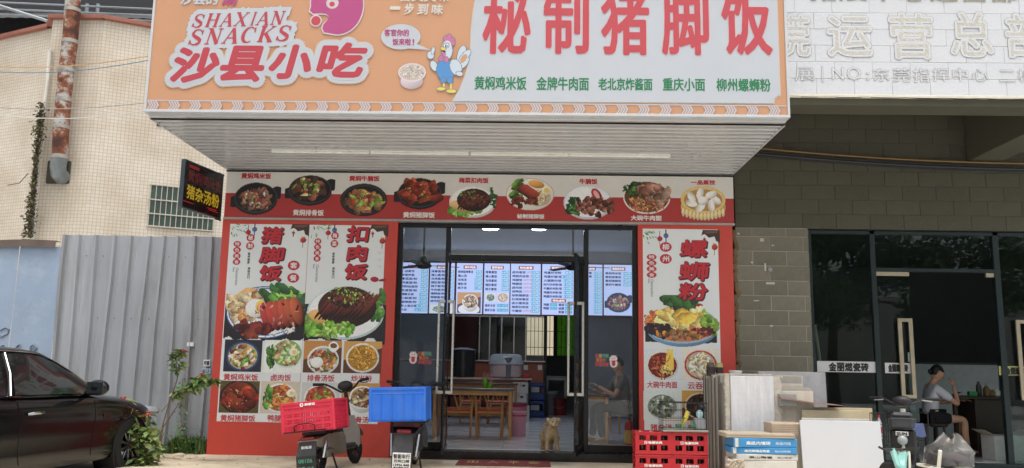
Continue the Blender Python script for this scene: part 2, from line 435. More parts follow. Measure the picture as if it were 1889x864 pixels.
# white field with the waved left edge and cut corner
e = [(877, 0), (872, 30), (869, 60), (868, 90), (865, 115), (858, 140), (848, 165), (834, 187)]
pts = [sp(892, -60), sp(884, -30)] + [sp(*q) for q in e]
pts += [sp(1427, 191), sp(1428, 183), sp(1433, 178), sp(1439, 176)] + [(sp(1439, 176)[0], sp(1434, -60)[1])]
m = MB(); m.add([(x, YS - .004, z) for x, z in pts], [tuple(range(len(pts)))]); plate_print('white_field', m, white, sg)
m = MB(); cx = sum(p[0] for p in pts) / len(pts); cz = sum(p[1] for p in pts) / len(pts)
q = [(x + (.010 if x > cx else -.010), z + (.010 if z > cz else -.010)) for x, z in pts]
m.add([(x, YS + .001, z) for x, z in q], [tuple(range(len(q)))]); plate_print('field_edge', m, pc('cream_print', (206, 188, 170), rough=.45, var=.02), sg)
# chevron strip
m = MB(); zt, zb = sb(300, 189.5, 1400, 208)[3], sb(300, 189.5, 1400, 209)[1]
x = sx0 + .03; hh = (zt - zb - .012); m2 = MB()
for z in (zt, zb + .004): m.add([(x, YS - .002, z), (sx1 - .03, YS - .002, z), (sx1 - .03, YS - .002, z - .012), (x, YS - .002, z - .012)], [(0, 1, 2, 3)])
hh = zt - zb - .024; zc = (zt + zb) / 2 - .002; k = 0
while x < sx1 - .08:
    for i in range(4):
        w = .026; xx = x + i * .030; tgt = m if i % 2 == 0 else m2
        for j, (mm, dx) in enumerate(((m, 0), (m2, .015))):
            if xx + dx + .06 > sx1 - .03: continue
            d = .030
            for sgn in (1, -1):
                mm.add([(xx + dx, YS - .003 - .0002 * j, zc + sgn * hh / 2), (xx + dx + .015, YS - .003 - .0002 * j, zc + sgn * hh / 2), (xx + dx + .015 + d, YS - .003 - .0002 * j, zc), (xx + dx + d, YS - .003 - .0002 * j, zc)], [(0, 1, 2, 3)])
    x += .2405
plate_print('chevron_strip', m, white, sg); plate_print('chevron_tan', m2, tanm, sg)['kind'] = 'stuff'  # tan chevrons printed beside the white ones
# main characters, cut by the top of the photograph
m = MB(); mo = MB()
for ch, x0, x1, y1 in (('秘', 889, 981, 101), ('制', 1001, 1088, 101), ('猪', 1107, 1199, 103), ('脚', 1219, 1309, 103), ('饭', 1329, 1425, 103)):
    b = sb(x0 + 4, -23, x1 - 4, y1 - 3); letters(m, ch, b, YS - .008, bold=.0155, n=8); letters(mo, ch, b, YS - .005, bold=.024, n=12)
plate_print('main_characters', m, red, sg); plate_print('character_edge', mo, pc('pink_edge', (206, 178, 180), rough=.45), sg)
m = MB()
for tx, b in (('黄焖鸡米饭', (876, 142, 971, 166)), ('金牌牛肉面', (990, 143, 1086, 167)), ('老北京炸酱面', (1104, 145, 1203, 167)), ('重庆小面', (1223, 145, 1300, 168)), ('柳州螺蛳粉', (1322, 146, 1421, 169))):
    m = MB(); letters(m, tx, sb(*b), YS - .006, bold=.0036); plate_print('dish_name', m, green, sg)
# left: shop name on its white cloud
m = MB(); mo = MB(); mr = MB()
for ch, b in (('沙', (322, 91, 402, 151)), ('县', (412, 88, 487, 149)), ('小', (502, 86, 575, 144)), ('吃', (592, 82, 672, 141))):
    bb = sb(*b); letters(m, ch, bb, YS - .010, bold=.021, n=8, shear=.22); letters(mo, ch, bb, YS - .006, bold=.085, n=20, shear=.22); letters(mo, ch, bb, YS - .0085, bold=.05, n=12, shear=.22)
    letters(mr, ch, bb, YS - .004, bold=.096, n=20, shear=.22)
# serif capitals drawn as pen strokes
LAYER = [0]
def serif_cap(mb, ch, x, z, w, h, Y, grow=0.):
    t, n = .24 * w, .085 * w; sl = .26; lay = LAYER
    def st(p, q, a):                                   # one stroke, a = width
        lay[0] += 1; y = Y - lay[0] * .000004; a += grow * 2
        dx, dz = (q[0] - p[0]) * w, (q[1] - p[1]) * h; l = math.hypot(dx, dz)
        if l < 1e-9: return
        ux, uz = dx / l, dz / l; nx, nz = -uz * a / 2, ux * a / 2; e = grow
        P = [(p[0] * w + nx - ux * e, p[1] * h + nz - uz * e), (p[0] * w - nx - ux * e, p[1] * h - nz - uz * e), (q[0] * w - nx + ux * e, q[1] * h - nz + uz * e), (q[0] * w + nx + ux * e, q[1] * h + nz + uz * e)]
        mb.add([(x + a_ + b_ * sl, y, z + b_) for a_, b_ in P], [(0, 1, 2, 3)])
    def se(cx, zz, s=.26): st((cx - s, zz), (cx + s, zz), n)
    def arc(pts, ws):
        for i in range(len(pts) - 1): st(pts[i], (pts[i + 1][0] + (pts[i + 1][0] - pts[i][0]) * .15, pts[i + 1][1] + (pts[i + 1][1] - pts[i][1]) * .15), ws[i])
    if ch == 'I': st((.5, 0), (.5, 1), t); se(.5, 0); se(.5, 1)
    if ch == 'H':
        st((.16, 0), (.16, 1), t); st((.84, 0), (.84, 1), t); st((.16, .52), (.84, .52), n); [se(c, q_, .2) for c in (.16, .84) for q_ in (0, 1)]
    if ch == 'A': st((.08, 0), (.5, 1), n); st((.5, 1), (.92, 0), t); st((.2, .34), (.75, .34), n); se(.08, 0, .16); se(.9, 0, .2)
    if ch == 'X': st((.1, 1), (.88, 0), t); st((.9, 1), (.1, 0), n); se(.1, 0, .17); se(.88, 0, .2); se(.1, 1, .2); se(.9, 1, .17)
    if ch == 'N': st((.14, 0), (.14, 1), n); st((.86, 0), (.86, 1), n); st((.14, 1), (.86, 0), t); se(.14, 0, .17); se(.1, 1, .17); se(.86, 1, .17)
    if ch == 'K': st((.18, 0), (.18, 1), t); st((.9, 1), (.24, .42), n); st((.4, .56), (.92, 0), t); se(.18, 0, .2); se(.18, 1, .2); se(.88, 0, .2); se(.88, 1, .17)
    if ch == 'C':
        A = [(.5 + .42 * math.cos(a), .5 + .5 * math.sin(a)) for a in [R(v) for v in range(48, 316, 15)]]
        arc(A, [n + (t - n) * max(0, -math.cos(R(v))) ** 1 for v in range(48, 316, 15)]); st((.84, .98), (.86, .66), n)
    if ch == 'S':
        A = [(.82, .80), (.70, .95), (.5, 1.), (.28, .95), (.16, .78), (.22, .62), (.42, .52), (.64, .42), (.82, .30), (.80, .12), (.62, .02), (.42, 0), (.22, .07), (.12, .24)]
        arc(A, [n, n, n * 1.2, t * .7, t * .8, t * .9, t, t, t * .9, t * .8, n * 1.3, n, n]); st((.84, .98), (.84, .68), n); st((.1, .02), (.1, .30), n)
for word, b, rise in (('SHAXIAN', (352, 24, 524, 48), .045), ('SNACKS', (345, 51, 538, 79), .055)):
    bb = sb(*b); n = len(word); wt = [.55 if c == 'I' else 1 for c in word]; u = (bb[2] - bb[0]) / sum(wt); x = bb[0]
    for c, wq in zip(word, wt):
        zz = bb[1] + (x - (bb[0] + bb[2]) / 2) * rise; h = bb[3] - bb[1]
        serif_cap(m, c, x + .07 * u, zz, u * .78 * (1 if wq == 1 else .62), h, YS - .010)
        serif_cap(mo, c, x + .07 * u, zz, u * .78 * (1 if wq == 1 else .62), h, YS - .0065, grow=.05)
        for dz_ in (.18, .82):
            k_ = len(mo.f); poly(mo, ell(x + wq * u / 2 + .26 * h * dz_, zz + h * dz_, .62 * u, .42 * h), YS - .0060 - .000003 * (k_ % 300))
        x += wq * u
plate_print('shop_name', m, crimson if False else pc('brick_red_print', (178, 62, 72), rough=.45, var=.03), sg)
plate_print('shop_name_cloud', mo, white, sg); plate_print('cloud_edge', mr, pc('peach_print', (208, 176, 150), rough=.45), sg)
m = MB(); letters(m, '沙县的', sb(334, -13, 402, 9), YS - .006, bold=.006); plate_print('slogan', m, white, sg)
m = MB(); letters(m, '汤', sb(410, -13, 437, 10), YS - .006, bold=.008); plate_print('slogan_end', m, pinkm, sg)
m = MB()
for ch, b in (('一', (720, 13, 738, 18)), ('步', (747, 7, 763, 27)), ('到', (771, 8, 789, 27)), ('味', (797, 9, 817, 27))): letters(m, ch, sb(*b), YS - .006, bold=.005, shear=.1)
chars(m, '古真美味', sb(737, -18, 829, 3), YS - .006, bold=.005, shear=.1)
plate_print('brush_slogan', m, pc('cream_white_print', (206, 198, 186), rough=.45), sg)
# round emblem: open-mouthed head with a ball
def emblem(g):
    C0 = (622, 10); P = []
    for a in range(-178, 120, 8):
        rr = 47 + g; P.append((C0[0] + rr * math.cos(R(a)), C0[1] - rr * 1.08 * math.sin(R(a)) - 4))
    P = [(C0[0] + (48 + g) * math.cos(R(a)), C0[1] - 2 + (56 + g) * math.sin(R(a))) for a in range(-185, 112, 9)]
    P += [(598 - g * .6, 60 + g), (595 - g, 53), (597 - g, 46), (604 - g * .5, 38), (607, 31 + g * .3), (602, 26 + g), (592, 25 + g), (578, 26 + g), (572 - g, 20 + g)]
    return P
m = MB(); poly(m, [sp(*p) for p in emblem(0)], YS - .007); plate_print('emblem', m, pinkm, sg)
m = MB(); poly(m, [sp(*p) for p in emblem(2.6)], YS - .0055)
b = sb(572, 28, 594, 50); poly(m, ell((b[0] + b[2]) / 2, (b[1] + b[3]) / 2, (b[2] - b[0]) / 2, (b[3] - b[1]) / 2), YS - .0057)
b = sb(602, -4, 625, 17); poly(m, ell((b[0] + b[2]) / 2, (b[1] + b[3]) / 2, (b[2] - b[0]) / 2, (b[3] - b[1]) / 2), YS - .0085)
plate_print('emblem_edge', m, pc('pale_pink_print', (206, 190, 194), rough=.45), sg)
m = MB(); b = sb(574.5, 30.5, 591.5, 47.5); poly(m, ell((b[0] + b[2]) / 2, (b[1] + b[3]) / 2, (b[2] - b[0]) / 2, (b[3] - b[1]) / 2), YS - .0075); plate_print('emblem_ball', m, red, sg); m = MB()
b = sb(608, 4, 618, 13); poly(m, ell((b[0] + b[2]) / 2, (b[1] + b[3]) / 2, (b[2] - b[0]) / 2, (b[3] - b[1]) / 2), YS - .0095)
plate_print('emblem_pupil', m, red, sg)
# speech bubble
m = MB(); b = sb(703, 45, 776, 92); P = ell((b[0] + b[2]) / 2, (b[1] + b[3]) / 2, (b[2] - b[0]) / 2, (b[3] - b[1]) / 2, 48); poly(m, P, YS - .006)
poly(m, [sp(770, 82), sp(795, 93), sp(752, 90)], YS - .0062); plate_print('speech_bubble', m, white, sg)
m = MB(); letters(m, '客官你的', sb(709.5, 55, 754.5, 67.5), YS - .009, bold=.0018); letters(m, '饭来啦', sb(724.5, 72, 758, 84), YS - .009, bold=.0018); letters(m, '!', sb(761.5, 73, 764, 84), YS - .009, bold=.002)
plate_print('bubble_writing', m, pc('plum_print', (176, 52, 112), rough=.45), sg)
# printed pictures: rice bowl and cartoon hen
p = Paint(80, 72); p.ell(.5, .70, .45, .30, (226, 208, 212), shade=.25); p.ell(.5, .36, .55, .36, (236, 222, 224)); p.ell(.5, .36, .49, .30, (216, 196, 178))
p.scatter(.5, .35, .44, .25, [(238, 232, 222), (224, 212, 196), (246, 242, 236)], 260, .018, 2.4, 3, .3); p.grain(.03); p.a *= .75; p.put('rice_bowl_picture', sb(734, 117, 786, 165), YS - .006, sg)
p = Paint(100, 135); Wh, Ln, Bl, Ye, Pk = (222, 234, 242), (120, 140, 156), (96, 160, 224), (248, 226, 110), (226, 128, 176)
def pe(cx, cy, rx, ry, c, rot=0., ol=True):
    if ol: p.ell(cx / 100, cy / 135, (rx + 1.1) / 135, (ry + 1.1) / 135, Ln, rot)
    p.ell(cx / 100, cy / 135, rx / 135, ry / 135, c, rot)
for a in ((70, 46, 7, 16, .25), (76, 50, 6, 15, .7), (76, 62, 5, 12, .6)): pe(a[0], a[1], a[2], a[3], Wh, a[4])
pe(74, 54, 5, 9, (222, 172, 132), .5, False)
for fx in (37, 50): p.poly([(fx / 100, 96 / 135), ((fx + 4) / 100, 96 / 135), ((fx + 4) / 100, 110 / 135), (fx / 100, 110 / 135)], Ye)
pe(34, 110, 8, 3, Ye); pe(53, 114, 9, 3.4, Ye)
pe(20, 68, 6, 10, Wh, -.5); pe(13, 48, 6, 7, Wh); pe(17, 40, 2.6, 7, Wh, .15)
pe(41, 76, 15.5, 20, Bl, -.25); pe(38, 94, 5, 5, Bl); pe(50, 94, 5, 6, Bl)
pe(60, 70, 10, 15, Wh, -.35); pe(67, 82, 6, 4, Wh, .2)
for a in ((40, 17, 4, 5), (46, 15, 4, 6), (52, 20, 5, 4), (53, 26, 4, 4)): pe(*a, Pk)
pe(43, 38, 9.5, 17, Wh, -.12); pe(45, 22, 7, 6, Pk, 0, False); pe(43, 30, 7.5, 9, Wh, 0, False)
pe(38, 46, 3.4, 5, Pk, 0, False); pe(36, 36, 5, 3, Ye, .2); pe(37, 41, 4, 1.8, (90, 40, 40), .2, False)
pe(39, 30, 2.6, 4.2, (250, 250, 250)); pe(43, 30, 2.6, 4.2, (250, 250, 250)); pe(39.6, 31, 1.1, 2, (30, 30, 30), 0, False); pe(42.6, 31, 1.1, 2, (30, 30, 30), 0, False)
pe(32, 54, 4, 5, Pk, .3); pe(42, 56, 4, 5, Pk, -.3); pe(37, 55, 2, 2.5, Pk)
p.a *= .72; p.put('cartoon_hen_picture', sb(781, 55, 881, 190), YS - .0075, sg)

# ================================================================ soffit of white slats under the sign
pvc = pc('glossy_white_slat', (184, 185, 185), rough=.2, var=.05, scale=5, spec=.6)
so = thing('canopy_soffit', 'glossy white slatted soffit underneath the projecting restaurant sign', 'soffit', ((XL + XR) / 2, (YS + F) / 2, ZSOF))
ns = 17; pit = (F - .02 - YS - .05) / ns
for i in range(ns):
    y0 = YS + .05 + i * pit; dz = random.uniform(-.003, .003)
    m = MB(); pr = [(.0, .035), (.004, .006), (.018, -.006), (.07, -.004), (.10, .002), (pit - .040, .012), (pit - .030, .035)]
    V = []; 
    for x in (sx0 + .03 + (XL - sx0 - .03) * i / ns * .98, sx1 - .03 + (XR - sx1 + .03) * i / ns * .98):
        for a, b in pr: V.append((x, y0 + a, ZSOF + b + dz))
        V += [(x, y0 + pit - .030, ZSOF + .05), (x, y0, ZSOF + .05)]
    n = 9; m.add(V, [tuple(range(n)), tuple(range(n, 2 * n))] + [(k, (k + 1) % n, n + (k + 1) % n, n + k) for k in range(n)])
    m.build('slat', pvc, so)
MB().span(sx0 + .02, sx1 - .02, YS + .17, F + .02, ZSOF + .052, ZSOF + .1).build('backing', pc('soffit_backing', (150, 150, 150), rough=.6), so)
MB().span(sx0, sx1, YS + .172, YS + .2, ZSOF - .004, ZSOF + .01).build('edge_trim', black, so)
for s, x0_, x1_ in ((-1, sx0, XL), (1, sx1, XR)):
    m = MB(); m.add([(x0_, YS + .18, ZSOF - .006), (x1_, F, ZSOF - .006), (x1_, F, 5.6), (x0_, YS + .18, 5.6)], [(0, 1, 2, 3)]); m.add([(x0_ - s * .02, YS + .18, ZSOF - .006), (x1_ - s * .02, F, ZSOF - .006), (x1_ - s * .02, F, 5.6), (x0_ - s * .02, YS + .18, 5.6)], [(0, 1, 2, 3)])
    m.add([(x0_, YS + .18, ZSOF - .006), (x1_, F, ZSOF - .006), (x1_ - s * .02, F, ZSOF - .006), (x0_ - s * .02, YS + .18, ZSOF - .006)], [(0, 1, 2, 3)]); m.build('side_cheek', alum, so)
MB().span(min(sx0, XL), max(sx1, XR), YS + .1, F + .2, 5.62, 5.68).build('top_sheet', alum, so)
# unlit tube battens on it
tubem = pc('cream_plastic', (238, 236, 224), rough=.35, var=.05)
for k, (a, b_) in enumerate((((500, 277), (683, 281)), ((683, 280), (866, 283)), ((868, 283), (1050, 285)), ((1050, 284), (1237, 288)))):
    A, B = atz(*a, ZSOF - .02), atz(*b_, ZSOF - .02); yy = (A.y + B.y) / 2
    t = thing('tube_light', 'unlit cream tube light batten under the soffit, %s of four from the blade sign' % ('first', 'second', 'third', 'last')[k], 'tube light', ((A.x + B.x) / 2, yy, ZSOF - .05), group='tube lights under the soffit')
    MB().span(A.x, B.x - .006, yy - .014, yy + .014, ZSOF - .022, ZSOF - .001, .003).build('housing', tubem, t)
    MB().tube([(A.x + .02, yy, ZSOF - .032), (B.x - .026, yy, ZSOF - .036)], .018, 8).build('tube', pc('frosted_tube', (236, 236, 228), rough=.3), t, smooth=True)
    for xx in (A.x + .01, B.x - .018): MB().span(xx - .011, xx + .011, yy - .018, yy + .018, ZSOF - .048, ZSOF - .0215, .003).build('end_cap', tubem, t)

# ================================================================ black blade sign on the left
m = MB(); ya = 10.95
a, b_, c, d = at(343, 290, ya), at(413, 326, F - .02), at(413, 407, F - .02), at(338, 380, ya)
bx0, bx1, bz0, bz1 = a.x, b_.x, (c.z + d.z) / 2, (a.z + b_.z) / 2
bs = thing('blade_sign', 'black LED blade sign with yellow characters projecting beside the dish banner', 'sign', (bx0, (ya + F) / 2, bz0))
dirv = Vector((bx1 - bx0, F - .02 - ya, 0)); ln = dirv.length; dirv.normalize(); nrm = Vector((dirv.y, -dirv.x, 0)) 
if nrm.dot(Vector((-bx0, -ya, 0))) < 0: nrm = -nrm
def bpt(u, z, o): return Vector((bx0, ya, 0)) + dirv * (u * ln) + nrm * o + Vector((0, 0, z))
def slab(u0, u1, z0, z1, o0, o1):
    mm = MB(); V = [bpt(u, z, o) for u in (u0, u1) for z in (z0, z1) for o in (o0, o1)]
    return mm.add(V, [(0, 1, 3, 2), (4, 6, 7, 5), (0, 4, 5, 1), (2, 3, 7, 6), (0, 2, 6, 4), (1, 5, 7, 3)])
slab(.012, .99, bz0 + .015, bz1 - .015, -.05, -.004).build('face_panel', pc('led_black', (20, 17, 19), rough=.25, var=.2, scale=30), bs)
for u0, u1, z0, z1 in ((0, 1, bz0, bz0 + .015), (0, 1, bz1 - .015, bz1), (0, .012, bz0 + .015, bz1 - .015), (.99, 1, bz0 + .015, bz1 - .015)):
    slab(u0, u1, z0, z1, -.062, 0).build('frame', pc('dark_grey_metal', (74, 84, 90), rough=.4, metal=.6), bs)
def bl(body, u0, u1, z0, z1, mat, name, bold):
    mm = MB(); t = MB(); chars(t, body, (u0 * ln, z0, u1 * ln, z1), 0, bold=bold)
    mm.add([bpt(v[0] / ln, v[2], .0005 - v[1] - .002) for v in t.v], t.f); mm.build(name, mat, bs, recalc=False)
hb = bz1 - bz0
bl('猪杂汤粉', .08, .93, bz0 + .22 * hb, bz0 + .50 * hb, screen_mat('yellow_led', .38 * GLOW, s2l((240, 196, 40))), 'yellow_characters', .006)
bl('黄焖鸡米饭', .08, .95, bz0 + .58 * hb, bz0 + .82 * hb, pc('unlit_red_led', (104, 32, 36), rough=.4), 'red_characters', .006)
for (u, z) in ((.1, .90), (.1, .865), (.02, .13), (.62, .15), (.66, .115)):
    slab(u, u + .25, bz0 + z * hb, bz0 + (z + .018) * hb, -.003, .001).build('red_bar', screen_mat('red_led', .35 * GLOW, s2l((220, 40, 50))), bs)
for z_ in (bz1 + .005, bz0 - .005): MB().tube([bpt(.9, z_, -.03), bpt(1.05, z_, -.03)], .012, 6).build('bracket', black, bs)
# ================================================================ dish pictures (flat print)
Brn, Dk, Grn, Lg, Rd, Wh_, Yl, Org = (150, 96, 70), (44, 34, 30), (70, 110, 50), (150, 190, 84), (170, 58, 44), (240, 236, 226), (238, 206, 96), (222, 150, 70)
def dish(kind, w=84, h=60, seed=1, bg=None):
    p = Paint(w, h, bg); A = w / h
    ex = lambda cx, cy, rx, ry, c, rot=0., sh=0., edge=None: p.ell(cx, cy, rx, ry, c, rot, sh, edge)
    sc_ = lambda cx, cy, rx, ry, cols, n, s, st=1.6, k=0, sh=.6, rot=None: p.scatter(cx, cy, rx, ry, cols, n, s, st, seed * 31 + k, sh, rot)
    RX = .47 * A
    if kind in ('chicken', 'rib', 'trotter', 'pot'):
        hx = .06 * A; ex(.07, .62, .16, .16, (26, 26, 28)); ex(.92, .36, .18, .18, (30, 30, 32)); ex(.5, .55, RX * .93, .43, (34, 34, 36), 0, .3); ex(.5, .5, RX * .9, .42, (58, 58, 60)); ex(.5, .5, RX * .86, .39, (20, 20, 22))
        if kind == 'chicken': sc_(.5, .54, RX * .66, .28, [(168, 116, 92), (146, 92, 70), (186, 140, 112), (96, 60, 46)], 150, .058, 1.8); sc_(.5, .5, RX * .5, .2, [Lg, Wh_, (186, 90, 80)], 14, .035, 2, 5)
        if kind == 'rib': sc_(.46, .48, RX * .68, .28, [(110, 70, 52), (146, 86, 66), (72, 48, 38), (60, 44, 36)], 80, .085, 1.4); sc_(.42, .42, RX * .6, .24, [Lg, (196, 84, 60), (226, 204, 150), (120, 150, 60)], 26, .05, 1.8, 5)
        if kind == 'trotter': sc_(.5, .5, RX * .66, .28, [(150, 62, 38), (128, 46, 30), (176, 82, 50)], 34, .14, 1.9, 0, .8); sc_(.5, .45, RX * .6, .25, [(236, 150, 110)], 16, .018, 2, 4); sc_(.4, .4, .3, .3, [(220, 200, 110)], 3, .04, 1.2, 6)
        if kind == 'pot': sc_(.5, .54, RX * .66, .3, [(160, 104, 80), (128, 84, 66), (190, 150, 124)], 60, .085, 1.6)
    if kind in ('beefpot', 'noodlewok'):
        ex(.5, .52, RX, .47, (24, 24, 26)); ex(.5, .5, RX * .96, .44, (52, 52, 54)); ex(.5, .53, RX * .88, .40, (30, 28, 26)); sc_(.5, .58, RX * .76, .28, [(176, 112, 80), (196, 146, 96), (214, 182, 80), (150, 90, 66)], 70, .085, 1.5); sc_(.55, .5, RX * .6, .22, [Lg, (128, 170, 70), (184, 60, 50)], 22, .06, 1.9, 4)
    if kind == 'meatloaf':
        ex(.5, .52, RX, .47, (214, 214, 208), 0, .15); ex(.5, .5, RX * .92, .42, (232, 232, 228)); sc_(.30, .78, .5, .14, [(110, 170, 60), (140, 196, 84), (80, 140, 50)], 50, .06, 1.7, 2); sc_(.9, .4, .12, .3, [(60, 104, 52)], 20, .05, 1.8, 3)
        ex(.28, .66, .34, .16, (214, 178, 120), .3, .4); ex(.52, .46, RX * .72, .34, (58, 30, 26), 0, .4)
        for i in range(9): ex(.30 + i * .058, .52 + .02 * math.sin(i), .035, .27, (92 + 12 * (i % 2), 46, 38), .55, .9)
        sc_(.48, .3, RX * .5, .14, [(140, 180, 80), (110, 160, 60)], 26, .018, 1.7, 7); sc_(.56, .42, RX * .6, .26, [(40, 22, 20), (120, 66, 50)], 60, .025, 1.6, 8)
    if kind in ('trotterrice', 'ricebowl'):
        ex(.5, .52, RX, .47, (206, 150, 130)); ex(.5, .52, RX * .97, .455, (228, 224, 216), 0, .12); sc_(.24, .38, .16, .26, [(66, 104, 46), (120, 156, 66), (40, 64, 34)], 36, .06, 2.2, 2, .6, -.7); ex(.66, .6, .34, .26, (226, 206, 168), 0, .3); sc_(.66, .6, .32, .22, [(240, 226, 196), (212, 176, 120)], 70, .025, 2, 3)
        for i in range(7): ex(.36 + i * .035, .34 + i * .035, .10, .17, (146 + 12 * (i % 2), 62, 50), 1.1, .8)
        sc_(.4, .76, .36, .12, [(120, 56, 40), (90, 40, 30)], 24, .07, 1.5, 4); ex(.62, .22, .22, .11, (222, 160, 84), .2, .4); ex(.82, .4, .13, .13, (236, 226, 200), 0, .2); ex(.82, .4, .075, .075, (226, 196, 104))
    if kind == 'brisket':
        ex(.5, .52, RX, .47, (206, 208, 214), 0, .15); ex(.5, .5, RX * .93, .43, (226, 228, 232)); ex(.4, .40, .36, .32, (238, 240, 244), 0, .3); sc_(.24, .62, .16, .22, [(40, 78, 38), (80, 140, 60)], 30, .07, 2, 2); ex(.66, .3, .12, .2, (170, 40, 46), -.5, .5); ex(.66, .3, .06, .14, (228, 170, 170), -.5)
        sc_(.66, .62, .52, .26, [(120, 64, 50), (146, 84, 64), (84, 42, 36), (164, 110, 86)], 90, .06, 1.6, 3, .8)
    if kind in ('beefnoodle',):
        ex(.5, .52, RX, .47, (222, 214, 206)); ex(.5, .5, RX * .95, .44, (96, 60, 40)); sc_(.5, .68, RX * .76, .24, [(214, 164, 110), (196, 130, 84), (178, 100, 66)], 160, .022, 4, 2); sc_(.28, .3, .36, .2, [(54, 92, 40), (90, 140, 60), (34, 60, 30)], 60, .045, 1.5, 3); sc_(.58, .44, .46, .24, [(172, 124, 104), (196, 150, 130), (150, 100, 84)], 30, .12, 1.7, 4, .7)
    if kind == 'dumpling':
        ex(.5, .62, RX, .36, (206, 176, 104), 0, .2)
        for i in range(12): ex(.08 + i * .076, .76 + .13 * math.sin(math.pi * (i + .5) / 12), .045, .12, (226, 206, 160), 0, .25)
        ex(.5, .42, RX, .38, (222, 190, 110)); ex(.5, .42, RX * .92, .34, (214, 190, 140)); ex(.5, .44, RX * .86, .31, (178, 136, 80))
        for i in range(7): a = i * .9; ex(.5 + .27 * math.cos(a), .44 + .20 * math.sin(a), .17, .10, (238, 232, 222), a + .6, .35)
        ex(.5, .45, .15, .12, (244, 240, 232), 0, .4)
    if kind == 'bigtrotter':      # large bowl on the tall poster
        ex(.5, .54, RX * 1.04, .45, (60, 92, 150)); ex(.5, .54, RX * 1.01, .432, (232, 236, 240)); ex(.5, .53, RX * .98, .41, (70, 104, 164)); ex(.5, .53, RX * .95, .395, (228, 232, 234))
        p.ell(.25, .42, .34, .28, (226, 176, 120), -.4, .5, None, True); sc_(.24, .42, .36, .24, [(236, 196, 150), (214, 150, 96), (244, 216, 176)], 50, .07, 1.7, 2); sc_(.72, .26, .40, .16, [(110, 160, 66), (150, 196, 90), (70, 120, 54), (60, 100, 60)], 60, .07, 2.4, 3, .6, .7); sc_(.9, .42, .12, .2, [(56, 92, 66), (80, 120, 80)], 20, .07, 2, 9); sc_(.55, .8, .6, .12, [(238, 236, 230)], 60, .03, 2, 4)
        ex(.38, .47, .19, .16, (244, 240, 228), 0, .25); ex(.44, .44, .09, .10, (240, 200, 66), 0, .25)
        for i in range(6): ex(.54 + i * .075, .62 - .02 * i, .12, .27, (164 + 10 * (i % 2), 58 + 6 * i, 54), -.45, .9)
        sc_(.7, .55, .5, .22, [(226, 150, 140), (110, 30, 30)], 22, .02, 3, 5); sc_(.36, .82, .34, .10, [(130, 52, 40), (170, 80, 60), (96, 36, 30)], 26, .075, 1.5, 6)
    if kind == 'bigmeat':
        ex(.5, .55, RX * 1.03, .44, (196, 214, 214), 0, .1); ex(.5, .54, RX * .98, .41, (236, 240, 240)); sc_(.24, .74, .40, .16, [(150, 206, 80), (120, 184, 60), (190, 226, 120)], 70, .07, 1.6, 2); sc_(.9, .40, .14, .26, [(110, 170, 70), (70, 130, 60)], 40, .05, 1.7, 3); ex(.30, .66, .40, .13, (224, 176, 104), .25, .4); ex(.52, .45, RX * .78, .34, (62, 34, 28), 0, .4)
        for i in range(13): ex(.24 + i * .048, .43 + .02 * math.sin(i * 1.3), .032, .30, (92 + 22 * (i % 2), 44, 36), .7, 1.0)
        sc_(.52, .34, RX * .62, .16, [(44, 24, 22), (110, 56, 44)], 90, .022, 1.8, 7); sc_(.5, .26, RX * .5, .14, [(140, 190, 70), (170, 210, 100)], 40, .018, 1.7, 8); sc_(.38, .80, .34, .09, [(140, 204, 70), (110, 176, 56), (176, 220, 110)], 46, .045, 1.9, 12)
    if kind == 'luosifen':
        ex(.5, .70, RX * .96, .30, (122, 160, 190), 0, .3); ex(.5, .58, RX * 1.03, .36, (150, 178, 202)); ex(.5, .57, RX * .98, .335, (196, 116, 70)); sc_(.48, .14, .26, .13, [(30, 60, 30), (56, 96, 44), (40, 76, 36)], 50, .08, 2, 2); sc_(.16, .46, .26, .14, [(220, 130, 70), (196, 100, 56)], 60, .025, 4, 3, .6, -.5)
        for i in range(10): ex(.3 + i * .012, .56 + i * .012, .20, .02, (236, 176 + 5 * i, 150), -.5 + i * .06, .3)
        sc_(.5, .46, .46, .14, [(240, 208, 110), (226, 180, 80), (246, 224, 150)], 26, .11, 1.6, 5); sc_(.88, .56, .10, .18, [(130, 190, 70), (170, 214, 90)], 16, .07, 2.6, 6, .6, 1.2); sc_(.18, .68, .24, .10, [(40, 26, 34), (60, 40, 46)], 40, .05, 1.5, 7); sc_(.5, .76, .5, .09, [(150, 104, 60), (210, 140, 60), (180, 130, 90)], 60, .04, 1.7, 8); sc_(.78, .70, .22, .09, [(130, 40, 40), (100, 30, 34)], 40, .035, 1.2, 9)
    g = random.Random(seed)
